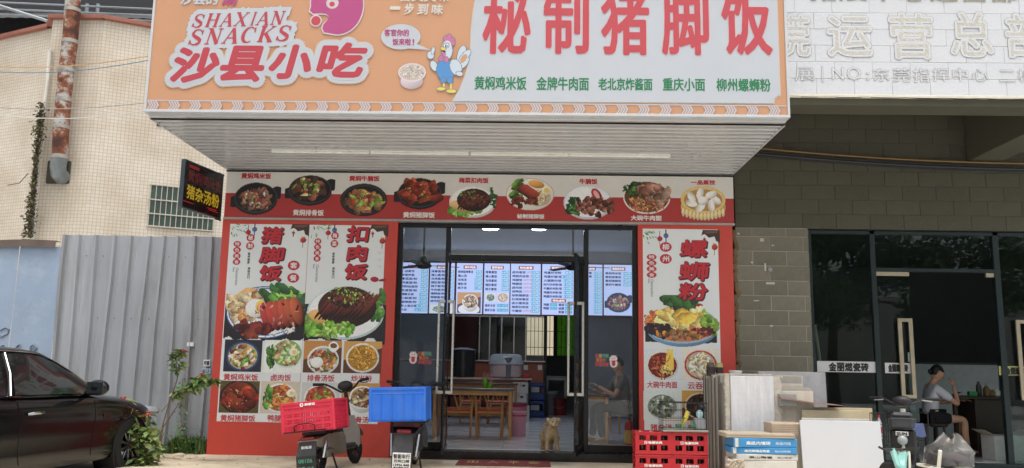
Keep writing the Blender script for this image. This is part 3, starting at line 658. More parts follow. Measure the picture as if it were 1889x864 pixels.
    if kind in ('sq_stirfry', 'sq_lu', 'sq_ribrice', 'sq_noodle', 'sq_trot', 'sq_duck', 'sq_mid', 'sq_soup', 'sq_hotnoodle', 'sq_wonton', 'sq_offal', 'sq_pot'):
        pal = {'sq_stirfry': ((40, 44, 56), (54, 76, 128), [(236, 214, 170), (214, 150, 80), (110, 160, 60), (150, 50, 70), (246, 236, 214)]), 'sq_lu': ((230, 234, 228), (232, 236, 230), [(170, 214, 130), (196, 228, 160), (214, 140, 110), (236, 206, 150)]),
               'sq_ribrice': ((196, 138, 76), (226, 224, 220), [(236, 230, 214), (216, 150, 80), (96, 140, 60), (180, 96, 60)]), 'sq_noodle': ((206, 160, 90), (232, 228, 220), [(222, 160, 56), (196, 126, 40), (236, 190, 90)]),
               'sq_trot': ((92, 74, 40), (40, 34, 30), [(168, 70, 40), (196, 96, 60), (140, 48, 30), (110, 40, 28)]), 'sq_duck': ((206, 196, 176), (230, 228, 222), [(206, 120, 60), (230, 180, 90), (180, 90, 50), (236, 214, 150)]),
               'sq_mid': ((200, 204, 200), (226, 226, 222), [(200, 90, 60), (120, 160, 70), (230, 180, 90)]), 'sq_soup': ((196, 150, 84), (238, 238, 234), [(220, 196, 150), (120, 70, 40), (176, 124, 76), (240, 230, 200)]),
               'sq_hotnoodle': ((214, 222, 226), (226, 214, 196), [(140, 44, 34), (110, 36, 30), (170, 64, 46), (214, 110, 60)]), 'sq_wonton': ((226, 220, 206), (178, 60, 48), [(242, 226, 190), (230, 206, 160), (250, 240, 216)]),
               'sq_offal': ((216, 224, 218), (214, 224, 220), [(170, 172, 160), (110, 130, 100), (90, 116, 70), (206, 210, 200)]), 'sq_pot': ((206, 160, 80), (216, 196, 160), [(60, 40, 30), (120, 80, 50), (40, 30, 26)])}[kind]
        p = Paint(w, h, pal[0])
        if kind in ('sq_ribrice', 'sq_soup', 'sq_pot', 'sq_noodle'): p.poly([(.0, .6), (1, .2), (1, 1), (0, 1)], (96, 60, 44))
        cx, cy = {'sq_trot': (.5, .5), 'sq_lu': (.6, .4), 'sq_ribrice': (.52, .6), 'sq_soup': (.55, .45)}.get(kind, (.5, .52)); rr = {'sq_trot': .52, 'sq_soup': .36, 'sq_ribrice': .44}.get(kind, .46)
        if kind == 'sq_soup': p.ell(.5, .82, .55, .26, (226, 228, 226)); p.ell(.55, .58, .38, .36, (222, 224, 222), 0, .3)
        p.ell(cx, cy, rr * A * .95, rr, pal[1], 0, .12); p.ell(cx, cy, rr * A * .84, rr * .88, tuple(int(v * .8) for v in pal[2][0]))
        st = 4 if kind in ('sq_noodle', 'sq_hotnoodle') else 1.8
        sc_(cx, cy, rr * A * .74, rr * .76, pal[2], 130 if st == 4 else 90, .03 if st == 4 else .062, st, 3, .7)
        if kind == 'sq_trot': sc_(.5, .55, .5, .3, pal[2], 16, .17, 1.7, 4, .8); sc_(.5, .5, .5, .4, [(240, 170, 130)], 14, .02, 2, 5)
        if kind in ('sq_duck', 'sq_lu'): p.ell(.78, .36, .14, .13, (240, 234, 216), 0, .2); p.ell(.79, .36, .06, .06, (238, 196, 84)); sc_(.18, .5, .12, .34, [(60, 110, 50), (110, 160, 70)], 26, .06, 2.2, 6, .6, 1.4)
        if kind == 'sq_hotnoodle':
            for i in range(8): p.poly([(.62 + i * .022, 0), (.64 + i * .022, 0), (.60 + i * .03, .66), (.575 + i * .03, .66)], (240, 206 - 6 * (i % 3), 80 + 14 * (i % 2)))
            sc_(.62, .66, .24, .16, [(236, 200, 110), (246, 216, 130)], 40, .022, 4, 8)
        if kind == 'sq_ribrice': p.ell(.36, .68, .2, .17, (244, 240, 232), 0, .2); p.ell(.78, .18, .16, .16, (236, 234, 230)); p.ell(.78, .15, .11, .08, (120, 76, 46))
    p.a = np.clip(p.a * 1.12, 0, .95); p.grain(.06, seed)
    return p

# ================================================================ dish banner over the entrance
YB = F - .07
bn = thing('dish_banner', 'long white and red fascia banner picturing nine dishes above the glass entrance', 'banner', ((XL + XR) / 2, YB + .05, ZBAND))
bx0_, bx1_ = at(416, 360, YB).x, at(1353, 360, YB).x; bzt, bzb = at(884, 322, YB).z, at(884, 409, YB).z
cz = at(884, 361.5, YB).z
dred = pc('deep_red_print', (176, 58, 56), rough=.4, var=.04, scale=3)
MB().span(bx0_, bx1_, YB, YB + .075, cz, bzt).build('upper_panel', pc('banner_white', (224, 220, 212), rough=.4, var=.03), bn)
MB().span(bx0_, bx1_, YB, YB + .075, bzb + .02, cz).build('lower_panel', dred, bn)
MB().span(bx0_ - .01, bx1_ + .01, YB - .012, YB + .07, bzb - .012, bzb + .02, .004).build('bottom_rail', pc('greyed_alu', (168, 160, 154), rough=.45), bn)
tr = MB().span(bx0_ - .008, bx1_ + .008, YB - .008, YB + .076, bzt, bzt + .02).build('top_rail', black, bn)
k = 0
for kind, cx_, cy_, rx_, ry_, tx, tb, mt in (('chicken', 472, 365, 46, 33, '黄焖鸡米饭', (446, 320, 500, 330), 'r'), ('rib', 572, 350, 46, 31, '黄焖排骨饭', (541, 387.5, 597, 398), 'w'), ('beefpot', 671, 368, 46, 32, '黄焖牛腩饭', (645, 325, 700, 334.5), 'r'), ('trotter', 774, 356, 47, 32, '黄焖猪脚饭', (744, 392, 802, 402), 'w'),
        ('meatloaf', 872, 372, 46, 31, '梅菜扣肉饭', (847, 328.5, 901, 338), 'r'), ('trotterrice', 978, 358, 47, 31.5, '秘制猪脚饭', (954, 395.5, 1004, 403.5), 'w'), ('brisket', 1085, 373, 48.5, 33, '牛腩饭', (1069, 330.5, 1102, 340), 'r'), ('beefnoodle', 1193, 364, 46, 32, '大碗牛肉面', (1164, 398, 1220, 407), 'w'), ('dumpling', 1297, 374, 44, 33, '一品蒸饺', (1275, 333, 1319, 341), 'r')):
    k += 1; dish(kind, 92, 66, k).put('dish_picture', box2((cx_ - rx_, cy_ - ry_, cx_ + rx_, cy_ + ry_), YB), YB - .004, bn)
    m = MB(); letters(m, tx, box2(tb, YB), YB - .003, bold=.0034); m.build('dish_name', crimson if mt == 'r' else pc('greyed_white_print', (232, 226, 220), rough=.45), bn, recalc=False)

# ================================================================ red poster boards left and right of the entrance
boardred = pc('red_board', (206, 74, 62), rough=.55, var=.1, scale=1.6, bump=.45, bscale=3.5, stain=s2l((160, 60, 50)), stain_amt=.5, sscale=1.6)
YP = F - .05
def disc_char(md, mw, ch, b, Y, bold=.002):
    b = box2(b, Y); cx, cz_ = (b[0] + b[2]) / 2, (b[1] + b[3]) / 2; poly(md, ell(cx, cz_, (b[2] - b[0]) / 2, (b[3] - b[1]) / 2, 24), Y - .0045)
    letters(mw, ch, (b[0] + (b[2] - b[0]) * .22, b[1] + (b[3] - b[1]) * .2, b[2] - (b[2] - b[0]) * .22, b[3] - (b[3] - b[1]) * .2), Y - .006, bold=bold)
def leafspray(p, cx, cy, s, seed):
    g = random.Random(seed)
    for i in range(26):
        a = g.uniform(-.4, 2.2); r = g.uniform(.3, 1) * s; p.ell(cx + r * math.cos(a) / p.asp, cy + r * math.sin(a), .035 * s * 3, .008 * s * 3, (70 + g.randint(0, 60), 130 + g.randint(0, 40), 70), a)
def poster_top(poster, x0, y0, x1, y1, seed):     # sprig, lanterns and roof corner printed along a poster's top
    p = Paint(130, 60); leafspray(p, .0, .0, .55, seed)
    for lx, ly, c in ((.22, .36, (190, 44, 56)), (.30, .24, (84, 120, 176))): p.ell(lx, ly, .07, .10, c, 0, .4); p.poly([(lx - .004, ly - .3), (lx + .004, ly - .3), (lx + .004, ly), (lx - .004, ly)], (90, 60, 60)); p.poly([(lx - .006, ly + .1), (lx + .006, ly + .1), (lx + .004, ly + .26), (lx - .004, ly + .26)], c)
    p.poly([(.78, 0), (1, 0), (1, .5), (.95, .42), (.93, .25), (.86, .30), (.80, .16), (.76, .22)], (74, 52, 44)); p.poly([(.80, .05), (.98, .02), (.97, .12), (.82, .14)], (110, 84, 70))
    for lx, ly, s in ((.93, .66, 1.), (.80, .36, .5)): p.ell(lx, ly, .085 * s, .11 * s, (184, 62, 52), 0, .5); p.poly([(lx - .02 * s, ly - .14 * s), (lx + .02 * s, ly - .14 * s), (lx + .02 * s, ly - .09 * s), (lx - .02 * s, ly - .09 * s)], (200, 150, 70)); p.poly([(lx - .004, ly + .1 * s), (lx + .004, ly + .1 * s), (lx + .004, ly + .3 * s), (lx - .004, ly + .3 * s)], (170, 60, 50))
    p.put('corner_ornaments', box2((x0, y0, x1, y1), YP), YP - .0035, poster)['kind'] = 'stuff'
def inkwash(poster, b, seed):           # the black brushed ground under a bowl
    g = random.Random(seed); p = Paint(90, 60)
    p.poly([(.0, .35), (.5, .30), (1, .35), (1.0, .92)] + [(1 - i / 14, .93 + g.uniform(-.05, .05)) for i in range(15)], (40, 38, 40)); p.grain(.2); p.put('ink_ground', box2(b, YP), YP - .0032, poster)

lb = thing('poster_board', 'tall red board carrying two rice dish posters left of the glass entrance', 'poster board', (at(560, 840, F).x, F, 0))
l0, l1 = at(400, 600, YP).x, at(727, 600, YP).x; l0 = XL
MB().span(l0, l1, YP, F + .14, 0, bzb - .012, .004).build('board', boardred, lb)
# posters: white sheets; columns as in the photograph
def W2(px, py): p = at(px, py, YP); return p.x, p.z
pw = pc('poster_white', (232, 236, 236), rough=.4, var=.02, scale=2)
def sheet(parent, tl, br, mat=pw, name='poster'):
    (x0, z1), (x1, z0) = W2(*tl), W2(*br); m = MB().span(x0, x1, YP - .002, YP + .001, z0, z1); o = m.build(name, mat, parent); return o, (x0, z0, x1, z1)
pa, ba = sheet(lb, (416, 412), (564, 778)); 
xa0, xm, xa1 = at(412, 600, YP).x, at(560, 600, YP).x, at(704, 600, YP).x
# rebuild the two sheets square to the wall
bpy.data.objects.remove(pa)
zt, zb = at(570, 415, YP).z, at(545, 780, YP).z
pa = MB().span(xa0, xm - .003, YP - .002, YP + .001, zb, zt).build('poster', pw, lb); pb = MB().span(xm + .003, xa1, YP - .002, YP + .001, zb, zt).build('poster', pw, lb)
inkred = pc('poster_red', (196, 44, 54), rough=.4, var=.03); shadow_ink = pc('poster_dark_red', (84, 32, 40), rough=.4); darkink = pc('poster_ink', (50, 46, 50), rough=.4)
poster_top(pa, 426, 413, 570, 458, 3); poster_top(pb, 574, 414, 716, 460, 5)
def tall_title(poster, cs, bold=.008):
    m = MB(); mo = MB()
    for ch, b in cs:
        bb = box2(b, YP); letters(m, ch, bb, YP - .009, bold=bold, shear=.12); letters(mo, ch, (bb[0] + .012, bb[1] - .012, bb[2] + .012, bb[3] - .012), YP - .0065, bold=bold + .008, n=8, shear=.12)
        letters(mo, ch, bb, YP - .006, bold=bold + .006, n=8, shear=.12)
    m.build('title', inkred, poster, recalc=False); mo.build('title_shadow', shadow_ink, poster, recalc=False)
tall_title(pa, (('猪', (484, 420, 521, 449)), ('脚', (481, 457, 523, 484)), ('饭', (480, 491, 519, 517))))
tall_title(pb, (('扣', (641, 418, 679, 446)), ('肉', (642, 454, 676, 481)), ('饭', (637, 488, 677, 515))))
def tall_small(poster, big, small, line, eng, side=None):
    md, mw, mk = MB(), MB(), MB()
    for ch, b in big: disc_char(md, mw, ch, b, YP)
    for ch, b in small: disc_char(md, mw, ch, b, YP, .001)
    if line: chars(mk, '营养健康', box2((line[0] - 2.2, line[1], line[0] + 2.2, line[1] + 21), YP), YP - .004, bold=.001); chars(mk, '美味可口', box2((line[0] - 2.2, line[1] + 27, line[0] + 2.2, line[1] + 48), YP), YP - .004, bold=.001)
    bb = box2((eng[0] - 16, eng[1], eng[0] + 16, eng[1] + 5), YP); letters(mk, 'Characteristics', (bb[0], bb[1], bb[2], bb[3]), YP - .004, rot=R(-90)); bb = box2((eng[0] - 9.5, eng[1] - 12.5, eng[0] - 1.5, eng[1] - 8.5), YP); letters(mk, 'have', bb, YP - .004, rot=R(-90))
    for mm_, nm_, mt_ in ((md, 'badges', inkred), (mw, 'badge_characters', pw), (mk, 'small_print', darkink)): mm_.build(nm_, mt_, poster, recalc=False)['kind'] = 'stuff'
tall_small(pa, (('秘', (455, 432, 470, 446)), ('制', (454, 447, 469, 461)), ('套', (531, 481, 553, 499)), ('餐', (530, 504, 552, 522))), tuple((c, (431 - i * .5, 445 + i * 11, 445 - i * .5, 456 + i * 11)) for i, c in enumerate('特色美食')), (459, 466), (437, 508))
tall_small(pb, (('梅', (611, 428, 625, 442)), ('菜', (610, 443, 624, 457))), tuple((c, (580 - i * .5, 440 + i * 10.7, 593 - i * .5, 451 + i * 10.7)) for i, c in enumerate('特色美食')), (615, 466), (585, 502))
inkwash(pa, (415, 520, 563, 635), 1); inkwash(pb, (563, 522, 712, 637), 2)
dish('bigtrotter', 150, 100, 11).put('dish_picture', box2((416, 519, 562, 626), YP), YP - .006, pa); dish('bigmeat', 150, 100, 12).put('dish_picture', box2((564, 517, 711, 628), YP), YP - .006, pb)
p = Paint(40, 20); p.ell(.3, .4, .5, .4, (176, 40, 60), .1, .3); p.ell(.8, .5, .5, .2, (150, 40, 70), -.2); p.put('fish_ornament', box2((682, 511, 712, 523), YP), YP - .0075, pb)
# printed wash lotus beside the title
m = MB()
for yy in (462, 475, 487):
    b = box2((693, yy, 709, yy + 7), YP)
    for i in range(5): m.tube([((b[0] + b[2]) / 2 + (i - 2) * .004, YP - .004, b[1]), ((b[0] + b[2]) / 2 + (i - 2) * .022, YP - .004, b[3] - abs(i - 2) * .012)], .0012, 4)
m.build('lotus_ornament', pc('pale_red_print', (214, 160, 158), rough=.4), pb, recalc=False)
for kind, po, b, nm, nb in (('sq_stirfry', pa, (413.5, 627, 483, 686), '黄焖鸡米饭', (413, 690, 476, 702)), ('sq_lu', pa, (487, 628, 557, 688), '卤肉饭', (500, 691, 537, 703)), ('sq_ribrice', pb, (560, 629, 630, 688), '排骨汤饭', (567, 692, 617, 704)), ('sq_noodle', pb, (634, 630, 704, 689), '炒米粉', (648, 693, 686, 704)),
        ('sq_trot', pa, (405, 703, 478, 762), '黄焖猪脚饭', (407, 766, 471, 777.5)), ('sq_duck', pa, (481, 704, 553, 763), '鸭腿饭', (494, 766, 531, 778)), ('sq_mid', pb, (556, 706, 626, 764), '馄饨面', (566, 768, 604, 779)), ('sq_soup', pb, (630, 707, 700, 766), '排骨汤', (643, 769, 680, 780.5))):
    k += 1; dish(kind, 74, 62, k).put('dish_picture', box2(b, YP), YP - .004, po)
    m = MB(); letters(m, nm, box2(nb, YP), YP - .004, bold=.0020); m.build('dish_name', inkred, po, recalc=False)

rb = thing('poster_board', 'narrow red board with a noodle poster between the glass entrance and the grey block wall', 'poster board', (at(1265, 800, F).x, F, 0))
r0, r1 = at(1178, 600, YP).x, at(1355.5, 600, YP).x
MB().span(r0, r1, YP, F + .14, 0, bzb - .012, .004).build('board', boardred, rb)
x0, x1 = at(1187, 600, YP).x, at(1328, 600, YP).x; zt2 = at(1258, 423, YP).z
pr_ = MB().span(x0, x1, YP - .002, YP + .001, at(1258, 800, YP).z, zt2).build('poster', pw, rb)
poster_top(pr_, 1186, 424, 1328, 472, 7)
tall_title(pr_, (('螺', (1256, 444, 1304, 474)), ('蛳', (1254, 484, 1306, 517)), ('粉', (1253, 523, 1304, 553))), .008)
tall_small(pr_, (('柳', (1217, 447, 1239, 465)), ('州', (1217, 469, 1239, 487))), tuple((c, (1193, 469 + i * 11, 1211, 480 + i * 11)) for i, c in enumerate('特色美食')), None, (1203, 529))
p = Paint(60, 20); p.ell(.5, .5, .9, .3, (170, 40, 56), .1, .3); p.put('fish_ornament', box2((1276, 558, 1302, 568), YP), YP - .0045, pr_)
inkwash(pr_, (1190, 560, 1322, 640), 4); dish('luosifen', 140, 100, 21).put('dish_picture', box2((1188, 545, 1327, 640), YP), YP - .006, pr_)
for kind, b, nm, nb in (('sq_hotnoodle', (1188, 644, 1256, 702), '大碗牛肉面', (1194, 704, 1249, 716)), ('sq_wonton', (1258, 643, 1327, 702), '云吞面', (1269, 706, 1310, 718)), ('sq_offal', (1187, 722, 1256, 776), '猪杂汤', (1200, 783, 1240, 794)), ('sq_pot', (1258, 721, 1327, 776), '砂锅粉', (1269, 784, 1310, 795))):
    k += 1; dish(kind, 72, 60, k).put('dish_picture', box2(b, YP), YP - .004, pr_)
    m = MB(); letters(m, nm, box2(nb, YP), YP - .004, bold=.0020); m.build('dish_name', inkred, pr_, recalc=False)

# ================================================================ glass shopfront
g0, g1 = at(734, 620, F).x, at(1176, 620, F).x
g0, g1 = l1 + .002, r0 - .002
frm = pc('black_aluminium', (22, 22, 24), rough=.3, metal=.3, var=.15, scale=10); steel = pc('brushed_steel', (196, 194, 186), rough=.3, metal=.9, var=.06, scale=20)
clear = glass_mat('shop_glass', (.95, .97, .97), dirt=.02)
sf = thing('glass_shopfront', 'black framed glass shopfront with two open door leaves beneath the dish banner', 'shopfront', ((g0 + g1) / 2, F + .06, 0))
zc_, zh = bzb - .014, at(950, 474, F).z
ml, mr_ = at(822, 620, F).x, at(1081, 620, F).x
m = MB()
def post(x0, x1, z0, z1, name, y0=F + .02, y1=F + .10, mat=None): return MB().span(x0, x1, y0, y1, z0, z1, .004).build(name, mat or frm, sf)
post(g0, g0 + .07, .0, zc_, 'jamb'); post(g1 - .07, g1, .0, zc_, 'jamb'); post(g0 + .07, g1 - .07, zc_ - .06, zc_, 'head_rail')
post(ml - .035, ml + .035, FL, zc_ - .06, 'mullion'); post(mr_ - .035, mr_ + .035, FL, zc_ - .06, 'mullion'); post(ml + .035, mr_ - .035, zh - .055, zh + .02, 'transom')
post(g0 + .07, g1 - .07, .001, FL - .01, 'threshold', F - .16, F + .14, pc('black_stone', (26, 26, 28), rough=.25, var=.2, scale=14))
post(g0 + .07, ml - .035, FL - .01, FL + .09, 'bottom_rail'); post(mr_ + .035, g1 - .07, FL - .01, FL + .09, 'bottom_rail')
post(ml + .035, mr_ - .035, zh + .02, zh + .034, 'closer_strip', F + .015, F + .03, steel)
for x0, x1, z0, z1 in ((g0 + .07, ml - .035, FL + .09, zc_ - .06), (mr_ + .035, g1 - .07, FL + .09, zc_ - .06), (ml + .035, mr_ - .035, zh + .034, zc_ - .06)):
    MB().span(x0, x1, F + .055, F + .063, z0, z1).build('pane', clear, sf)
post(g0 + .07, ml - .035, FL + .09, FL + .098, 'glazing_bead', F + .03, F + .055, steel); post(mr_ + .035, g1 - .07, FL + .09, FL + .098, 'glazing_bead', F + .03, F + .055, steel)
def leaf(hx, sign, ang, name='door'):
    """a glass door leaf swung out towards the street, hinged at hx"""
    wd_ = (mr_ - ml - .07) / 2 - .01; base = Vector((hx, F + .02, 0)); d = Vector((sign * math.cos(ang), -math.sin(ang), 0)); n = Vector((d.y, -d.x, 0))
    Mx = Matrix.Rotation(math.atan2(d.y, d.x), 3, 'Z')
    def bx(u0, u1, z0, z1, th, nm, mat, par, bev=.003, o=0.): return MB().box(base + d * (u0 + u1) / 2 + n * o + Vector((0, 0, (z0 + z1) / 2)), (u1 - u0, th, z1 - z0), bev, Mx).build(nm, mat, par)
    z0, z1 = FL + .008, zh - .06
    dr = bx(0, wd_, z0, z0 + .075, .036, name, frm, sf)
    bx(0, wd_, z1 - .05, z1, .036, 'door_rail', frm, dr); bx(0, .022, z0 + .075, z1 - .05, .022, 'door_stile', frm, dr); bx(wd_ - .018, wd_, z0 + .075, z1 - .05, .02, 'door_stile', frm, dr)
    bx(.022, wd_ - .018, z0 + .075, z1 - .05, .008, 'pane', clear, dr, 0)
    hz0, hz1 = .88, 2.08
    for s in (-1, 1):
        hp = base + d * (wd_ - .10) + n * s * .018; ho = n * s * .075
        m = MB(); m.box(hp + ho + Vector((0, 0, (hz0 + hz1) / 2)), (.05, .028, hz1 - hz0), .004, Mx); 
        for z in (hz0 + .02, hz1 - .02): m.box(hp + ho / 2 + Vector((0, 0, z)), (.05, .08, .04), .003, Mx)
        m.build('handle', steel, dr)
leaf(ml + .038, 1, R(87)); leaf(mr_ - .038, -1, R(80))
# door stickers
for cx_, flip in ((780, False), (1118, True)):
    yb = 649 if not flip else 653
    p = Paint(40, 52); p.ell(.5, .66, .34, .32, (240, 226, 224)); p.ell(.5, .66, .16, .2, (206, 60, 70)); p.ell(.5, .28, .33, .24, (244, 232, 230)); p.poly([(.18, .2), (.24, 0), (.42, .12)], (240, 200, 200)); p.poly([(.58, .12), (.78, 0), (.82, .2)], (240, 200, 200)); p.ell(.38, .27, .04, .03, (60, 30, 30)); p.ell(.62, .27, .04, .03, (60, 30, 30)); p.ell(.5, .48, .24, .05, (206, 60, 70)); p.ell(.86 if not flip else .14, .36, .1, .2, (240, 226, 224))
    bx = (cx_ - 26, yb - 1, cx_ - 10, yb + 23) if not flip else (cx_ + 6, yb + 2, cx_ + 22, yb + 26)
    p.put('cat_sticker', box2(bx, F + .05), F + .052, sf)
    ox = cx_ - 9 if not flip else cx_ - 20
    m = MB()
    for i, (ch, c) in enumerate(zip('欢迎光临', ((206, 90, 90), (226, 190, 90), (110, 170, 220), (110, 180, 110)))): letters(m, ch, box2((ox + i * 6.4, yb, ox + i * 6.4 + 5.6, yb + 7), F + .05), F + .052, bold=.002, col=s2l(c))
    letters(m, '营业中', box2((ox + 2, yb + 8, ox + 19, yb + 15), F + .05), F + .052, bold=.002, col=s2l((226, 120, 70))); letters(m, '空调开放', box2((ox, yb + 16, ox + 25, yb + 23), F + .05), F + .052, bold=.002, col=s2l((216, 90, 90)))
    m.build('sticker_writing', print_mat(), sf, recalc=False)
# ================================================================ inside: menu wall, kitchen, furniture
trimred = pc('menu_trim', (110, 60, 58), rough=.5)
scr = screen_mat('lit_menu_print', 1.05 * GLOW)
def mb_(*b): return box2(b, YM)
mx0, mx1 = at(700, 530, YM).x, at(1178, 530, YM).x; mz0, mz1 = at(950, 582, YM).z, at(950, 484, YM).z
me_ = thing('menu_board', 'row of lit blue menu panels across the back of the restaurant', 'menu board', ((mx0 + mx1) / 2, YM, mz0))
MB().span(mx0, mx1, YM + .002, YM + .1, mz0, mz1).build('backing', trimred, me_)
LB, NV, TEAL, TRED = s2l((182, 200, 248)), s2l((40, 44, 96)), s2l((66, 160, 204)), s2l((206, 70, 80))
menu = [
 (738, 790, '特色小吃', [('一品蒸饺', '6元'), ('鲜香拌面', '8元'), ('青菜面/粉', '8元'), ('鸡蛋面/粉', '8元'), ('榨菜肉丝面/粉', '9元'), ('煎蛋面/粉', '8元'), ('酒酿云吞', '10元'), ('三鲜面/粉', '10元'), ('酸辣面/粉', '10元'), ('老上海云吞', '8-10元'), ('水饺', '12-15元')], None),
 (793, 838, '营养面食', [('排骨面/粉', '13元'), ('猪心面/粉', '13元'), ('乌鸡面/粉', '13元'), ('猪肚面/粉', '14元'), ('鸽子面/粉', '15元'), ('牛肉面/粉', '15元'), ('猪蹄面/粉', '15元'), ('鸭腿面/粉', '15元'), ('卤肉面/粉', '14元')], 'bowl'),
 (842, 890, '滋补炖品', [('茶树菇排骨汤', '9元'), ('猪心汤', '9元'), ('乌鸡汤', '10元'), ('猪肚汤', '10元'), ('鸽子汤', '11元')], 'soup'),
 (893, 940, '营养套饭', [('排骨套饭', '16元'), ('猪心套饭', '16元'), ('乌鸡套饭', '17元'), ('猪肚套饭', '17元'), ('鸽子套饭', '18元')], 'two'),
 (942, 997, '特色套餐', [('卤肉卷饭', '12元'), ('榨菜肉丝饭', '12元'), ('鸡腿饭', '13元'), ('鸭腿饭', '15元'), ('卤肉饭', '15元'), ('烧鸭饭', '15元'), ('秘制猪脚饭', '16元'), ('红烧排骨饭', '15元'), ('卤水猪耳饭', '15元'), ('梅菜扣肉饭', '16元'), ('牛腩饭', '16元')], 'side'),
 (1000, 1058, '营养炒粉', [('鸡蛋炒米粉', '8元'), ('鸡蛋炒面/饭', '8-10元'), ('火腿肠炒饭', '12元'), ('肉片炒米粉/饭', '13元'), ('牛腩炒米粉/饭', '15元'), ('鸡腿炒米粉/饭', '14元'), ('鸭腿炒米粉/饭', '17元')], 'snack'),
 (1061, 1111, '精品套餐', [('排骨汤套餐', '10元'), ('猪肉汤套餐', '12元'), ('煎蛋套餐', '12元'), ('鸡腿套餐', '16元'), ('猪手套餐', '15元'), ('卤肉套餐', '16元'), ('扣肉套餐', '17元'), ('排骨汤饭', '17元'), ('猪心汤饭', '17元'), ('乌鸡汤饭', '18元'), ('猪肚汤饭', '18元'), ('鸽子汤饭', '19元')], None),
 (1114, 1166, '黄焖鸡米饭', [('黄焖鸡米饭', '16元'), ('黄焖排骨饭', '18元'), ('黄焖猪脚饭', '18元'), ('黄焖牛腩饭', '20元')], 'pot'),
]
for pi, (a, b_, head, rows, extra) in enumerate(menu):
    dy = (a - 738) * .0115; top, bot = 485 + dy, 578 + dy
    x0, z0, x1, z1 = mb_(a, top, b_, bot)
    pn = MB().span(x0, x1, YM - .03, YM + .001, z0, z1, 0, LB).build('menu_panel', scr, me_)
    m = MB(); w = x1 - x0; h = z1 - z0
    hb_ = (x0 + w * .26, z1 - h * .115, x0 + w * .76, z1 - h * .045); m.add([(hb_[0], YM - .033, hb_[1]), (hb_[2], YM - .033, hb_[1]), (hb_[2], YM - .033, hb_[3]), (hb_[0], YM - .033, hb_[3])], [(0, 1, 2, 3)], s2l((140, 66, 60)))
    letters(m, head, (hb_[0] + w * .04, hb_[1] + h * .012, hb_[2] - w * .04, hb_[3] - h * .012), YM - .036, bold=.003, col=s2l((240, 230, 236)))
    span_ = {None: .84, 'bowl': .66, 'soup': .40, 'two': .42, 'side': .84, 'snack': .55, 'pot': .30}[extra]; n = len(rows); st = h * span_ / n
    for i, (t, pr) in enumerate(rows):
        zz = z1 - h * .135 - (i + 1) * st + st * .22; ch = min(st * .62, h * .055)
        letters(m, t, (x0 + w * .05, zz, x0 + w * (.05 + min(.58, .112 * len(t))), zz + ch), YM - .033, bold=.0025, n=4, col=NV)
        pw_ = .13 + .05 * len(pr); P = (x0 + w * (.97 - pw_), zz - ch * .1, x0 + w * .97, zz + ch * 1.1)
        m.add([(P[0], YM - .033, P[1]), (P[2], YM - .033, P[1]), (P[2], YM - .033, P[3]), (P[0], YM - .033, P[3])], [(0, 1, 2, 3)], TEAL)
        letters(m, pr, (P[0] + w * .02, P[1] + ch * .2, P[2] - w * .02, P[3] - ch * .2), YM - .036, bold=.002, n=4, col=s2l((214, 234, 248)))
        if extra == 'side' and i in (0, 1, 2, 3, 4, 5, 6, 10): letters(m, '(送例汤)', (x0 + w * (.08 + .112 * len(t)), zz, x0 + w * .74, zz + ch), YM - .033, col=TRED)
    if extra == 'snack':
        zz = z1 - h * .76; m.add([(x0 + w * .3, YM - .033, zz), (x0 + w * .76, YM - .033, zz), (x0 + w * .76, YM - .033, zz + h * .07), (x0 + w * .3, YM - .033, zz + h * .07)], [(0, 1, 2, 3)], s2l((150, 72, 60))); letters(m, '特色卤味', (x0 + w * .34, zz + h * .012, x0 + w * .72, zz + h * .058), YM - .036, bold=.003, col=s2l((240, 230, 236)))
        for i, (t, q) in enumerate((('鸡腿', 0), ('鸭腿', 0), ('香菇', 1), ('卤蛋', 1), ('煎蛋', 1))):
            r_ = (0, 1, 0, 1, 2)[i]; xx = x0 + w * (.05 + .48 * q); zq = zz - h * (.07 + .072 * r_); letters(m, t, (xx, zq, xx + w * .17, zq + h * .05), YM - .033, bold=.0025, n=4, col=NV); m.add([(xx + w * .2, YM - .033, zq), (xx + w * .43, YM - .033, zq), (xx + w * .43, YM - .033, zq + h * .055), (xx + w * .2, YM - .033, zq + h * .055)], [(0, 1, 2, 3)], TEAL); letters(m, '2元/个', (xx + w * .22, zq + h * .01, xx + w * .41, zq + h * .045), YM - .036, col=s2l((214, 234, 248)))
    if extra == 'two':
        for i, t in enumerate(('香虾水饺', '香虾云吞')): zq = z1 - h * (.86 + .09 * i); letters(m, t, (x0 + w * .05, zq, x0 + w * .45, zq + h * .05), YM - .033, bold=.0025, n=4, col=NV); m.add([(x0 + w * .52, YM - .033, zq), (x0 + w * .96, YM - .033, zq), (x0 + w * .96, YM - .033, zq + h * .055), (x0 + w * .52, YM - .033, zq + h * .055)], [(0, 1, 2, 3)], TEAL); letters(m, '10-16元', (x0 + w * .55, zq + h * .01, x0 + w * .93, zq + h * .045), YM - .036, col=s2l((214, 234, 248)))
    m.build('menu_writing', scr, pn, recalc=False)['kind'] = 'stuff'
    def pic(kind, u0, v0, u1, v1, seed=1, bg=None):
        q = dish(kind, 60, 50, seed, bg); q.a = q.a * .75 + np.array(s2l((150, 170, 230))) * .12; q.put('dish_picture', (x0 + w * u0, z1 - h * v1, x0 + w * u1, z1 - h * v0), YM - .034, pn, scr)
    if extra == 'soup': pic('sq_soup', .05, .58, .95, .985, 3)
    if extra == 'pot': pic('chicken', .02, .52, 1.0, .95, 4)
    if extra == 'two': pic('sq_offal', .06, .585, .46, .76, 5); pic('sq_wonton', .52, .585, .96, .76, 6)
    if extra == 'bowl': pic('sq_offal', .04, .83, .96, .99, 7)

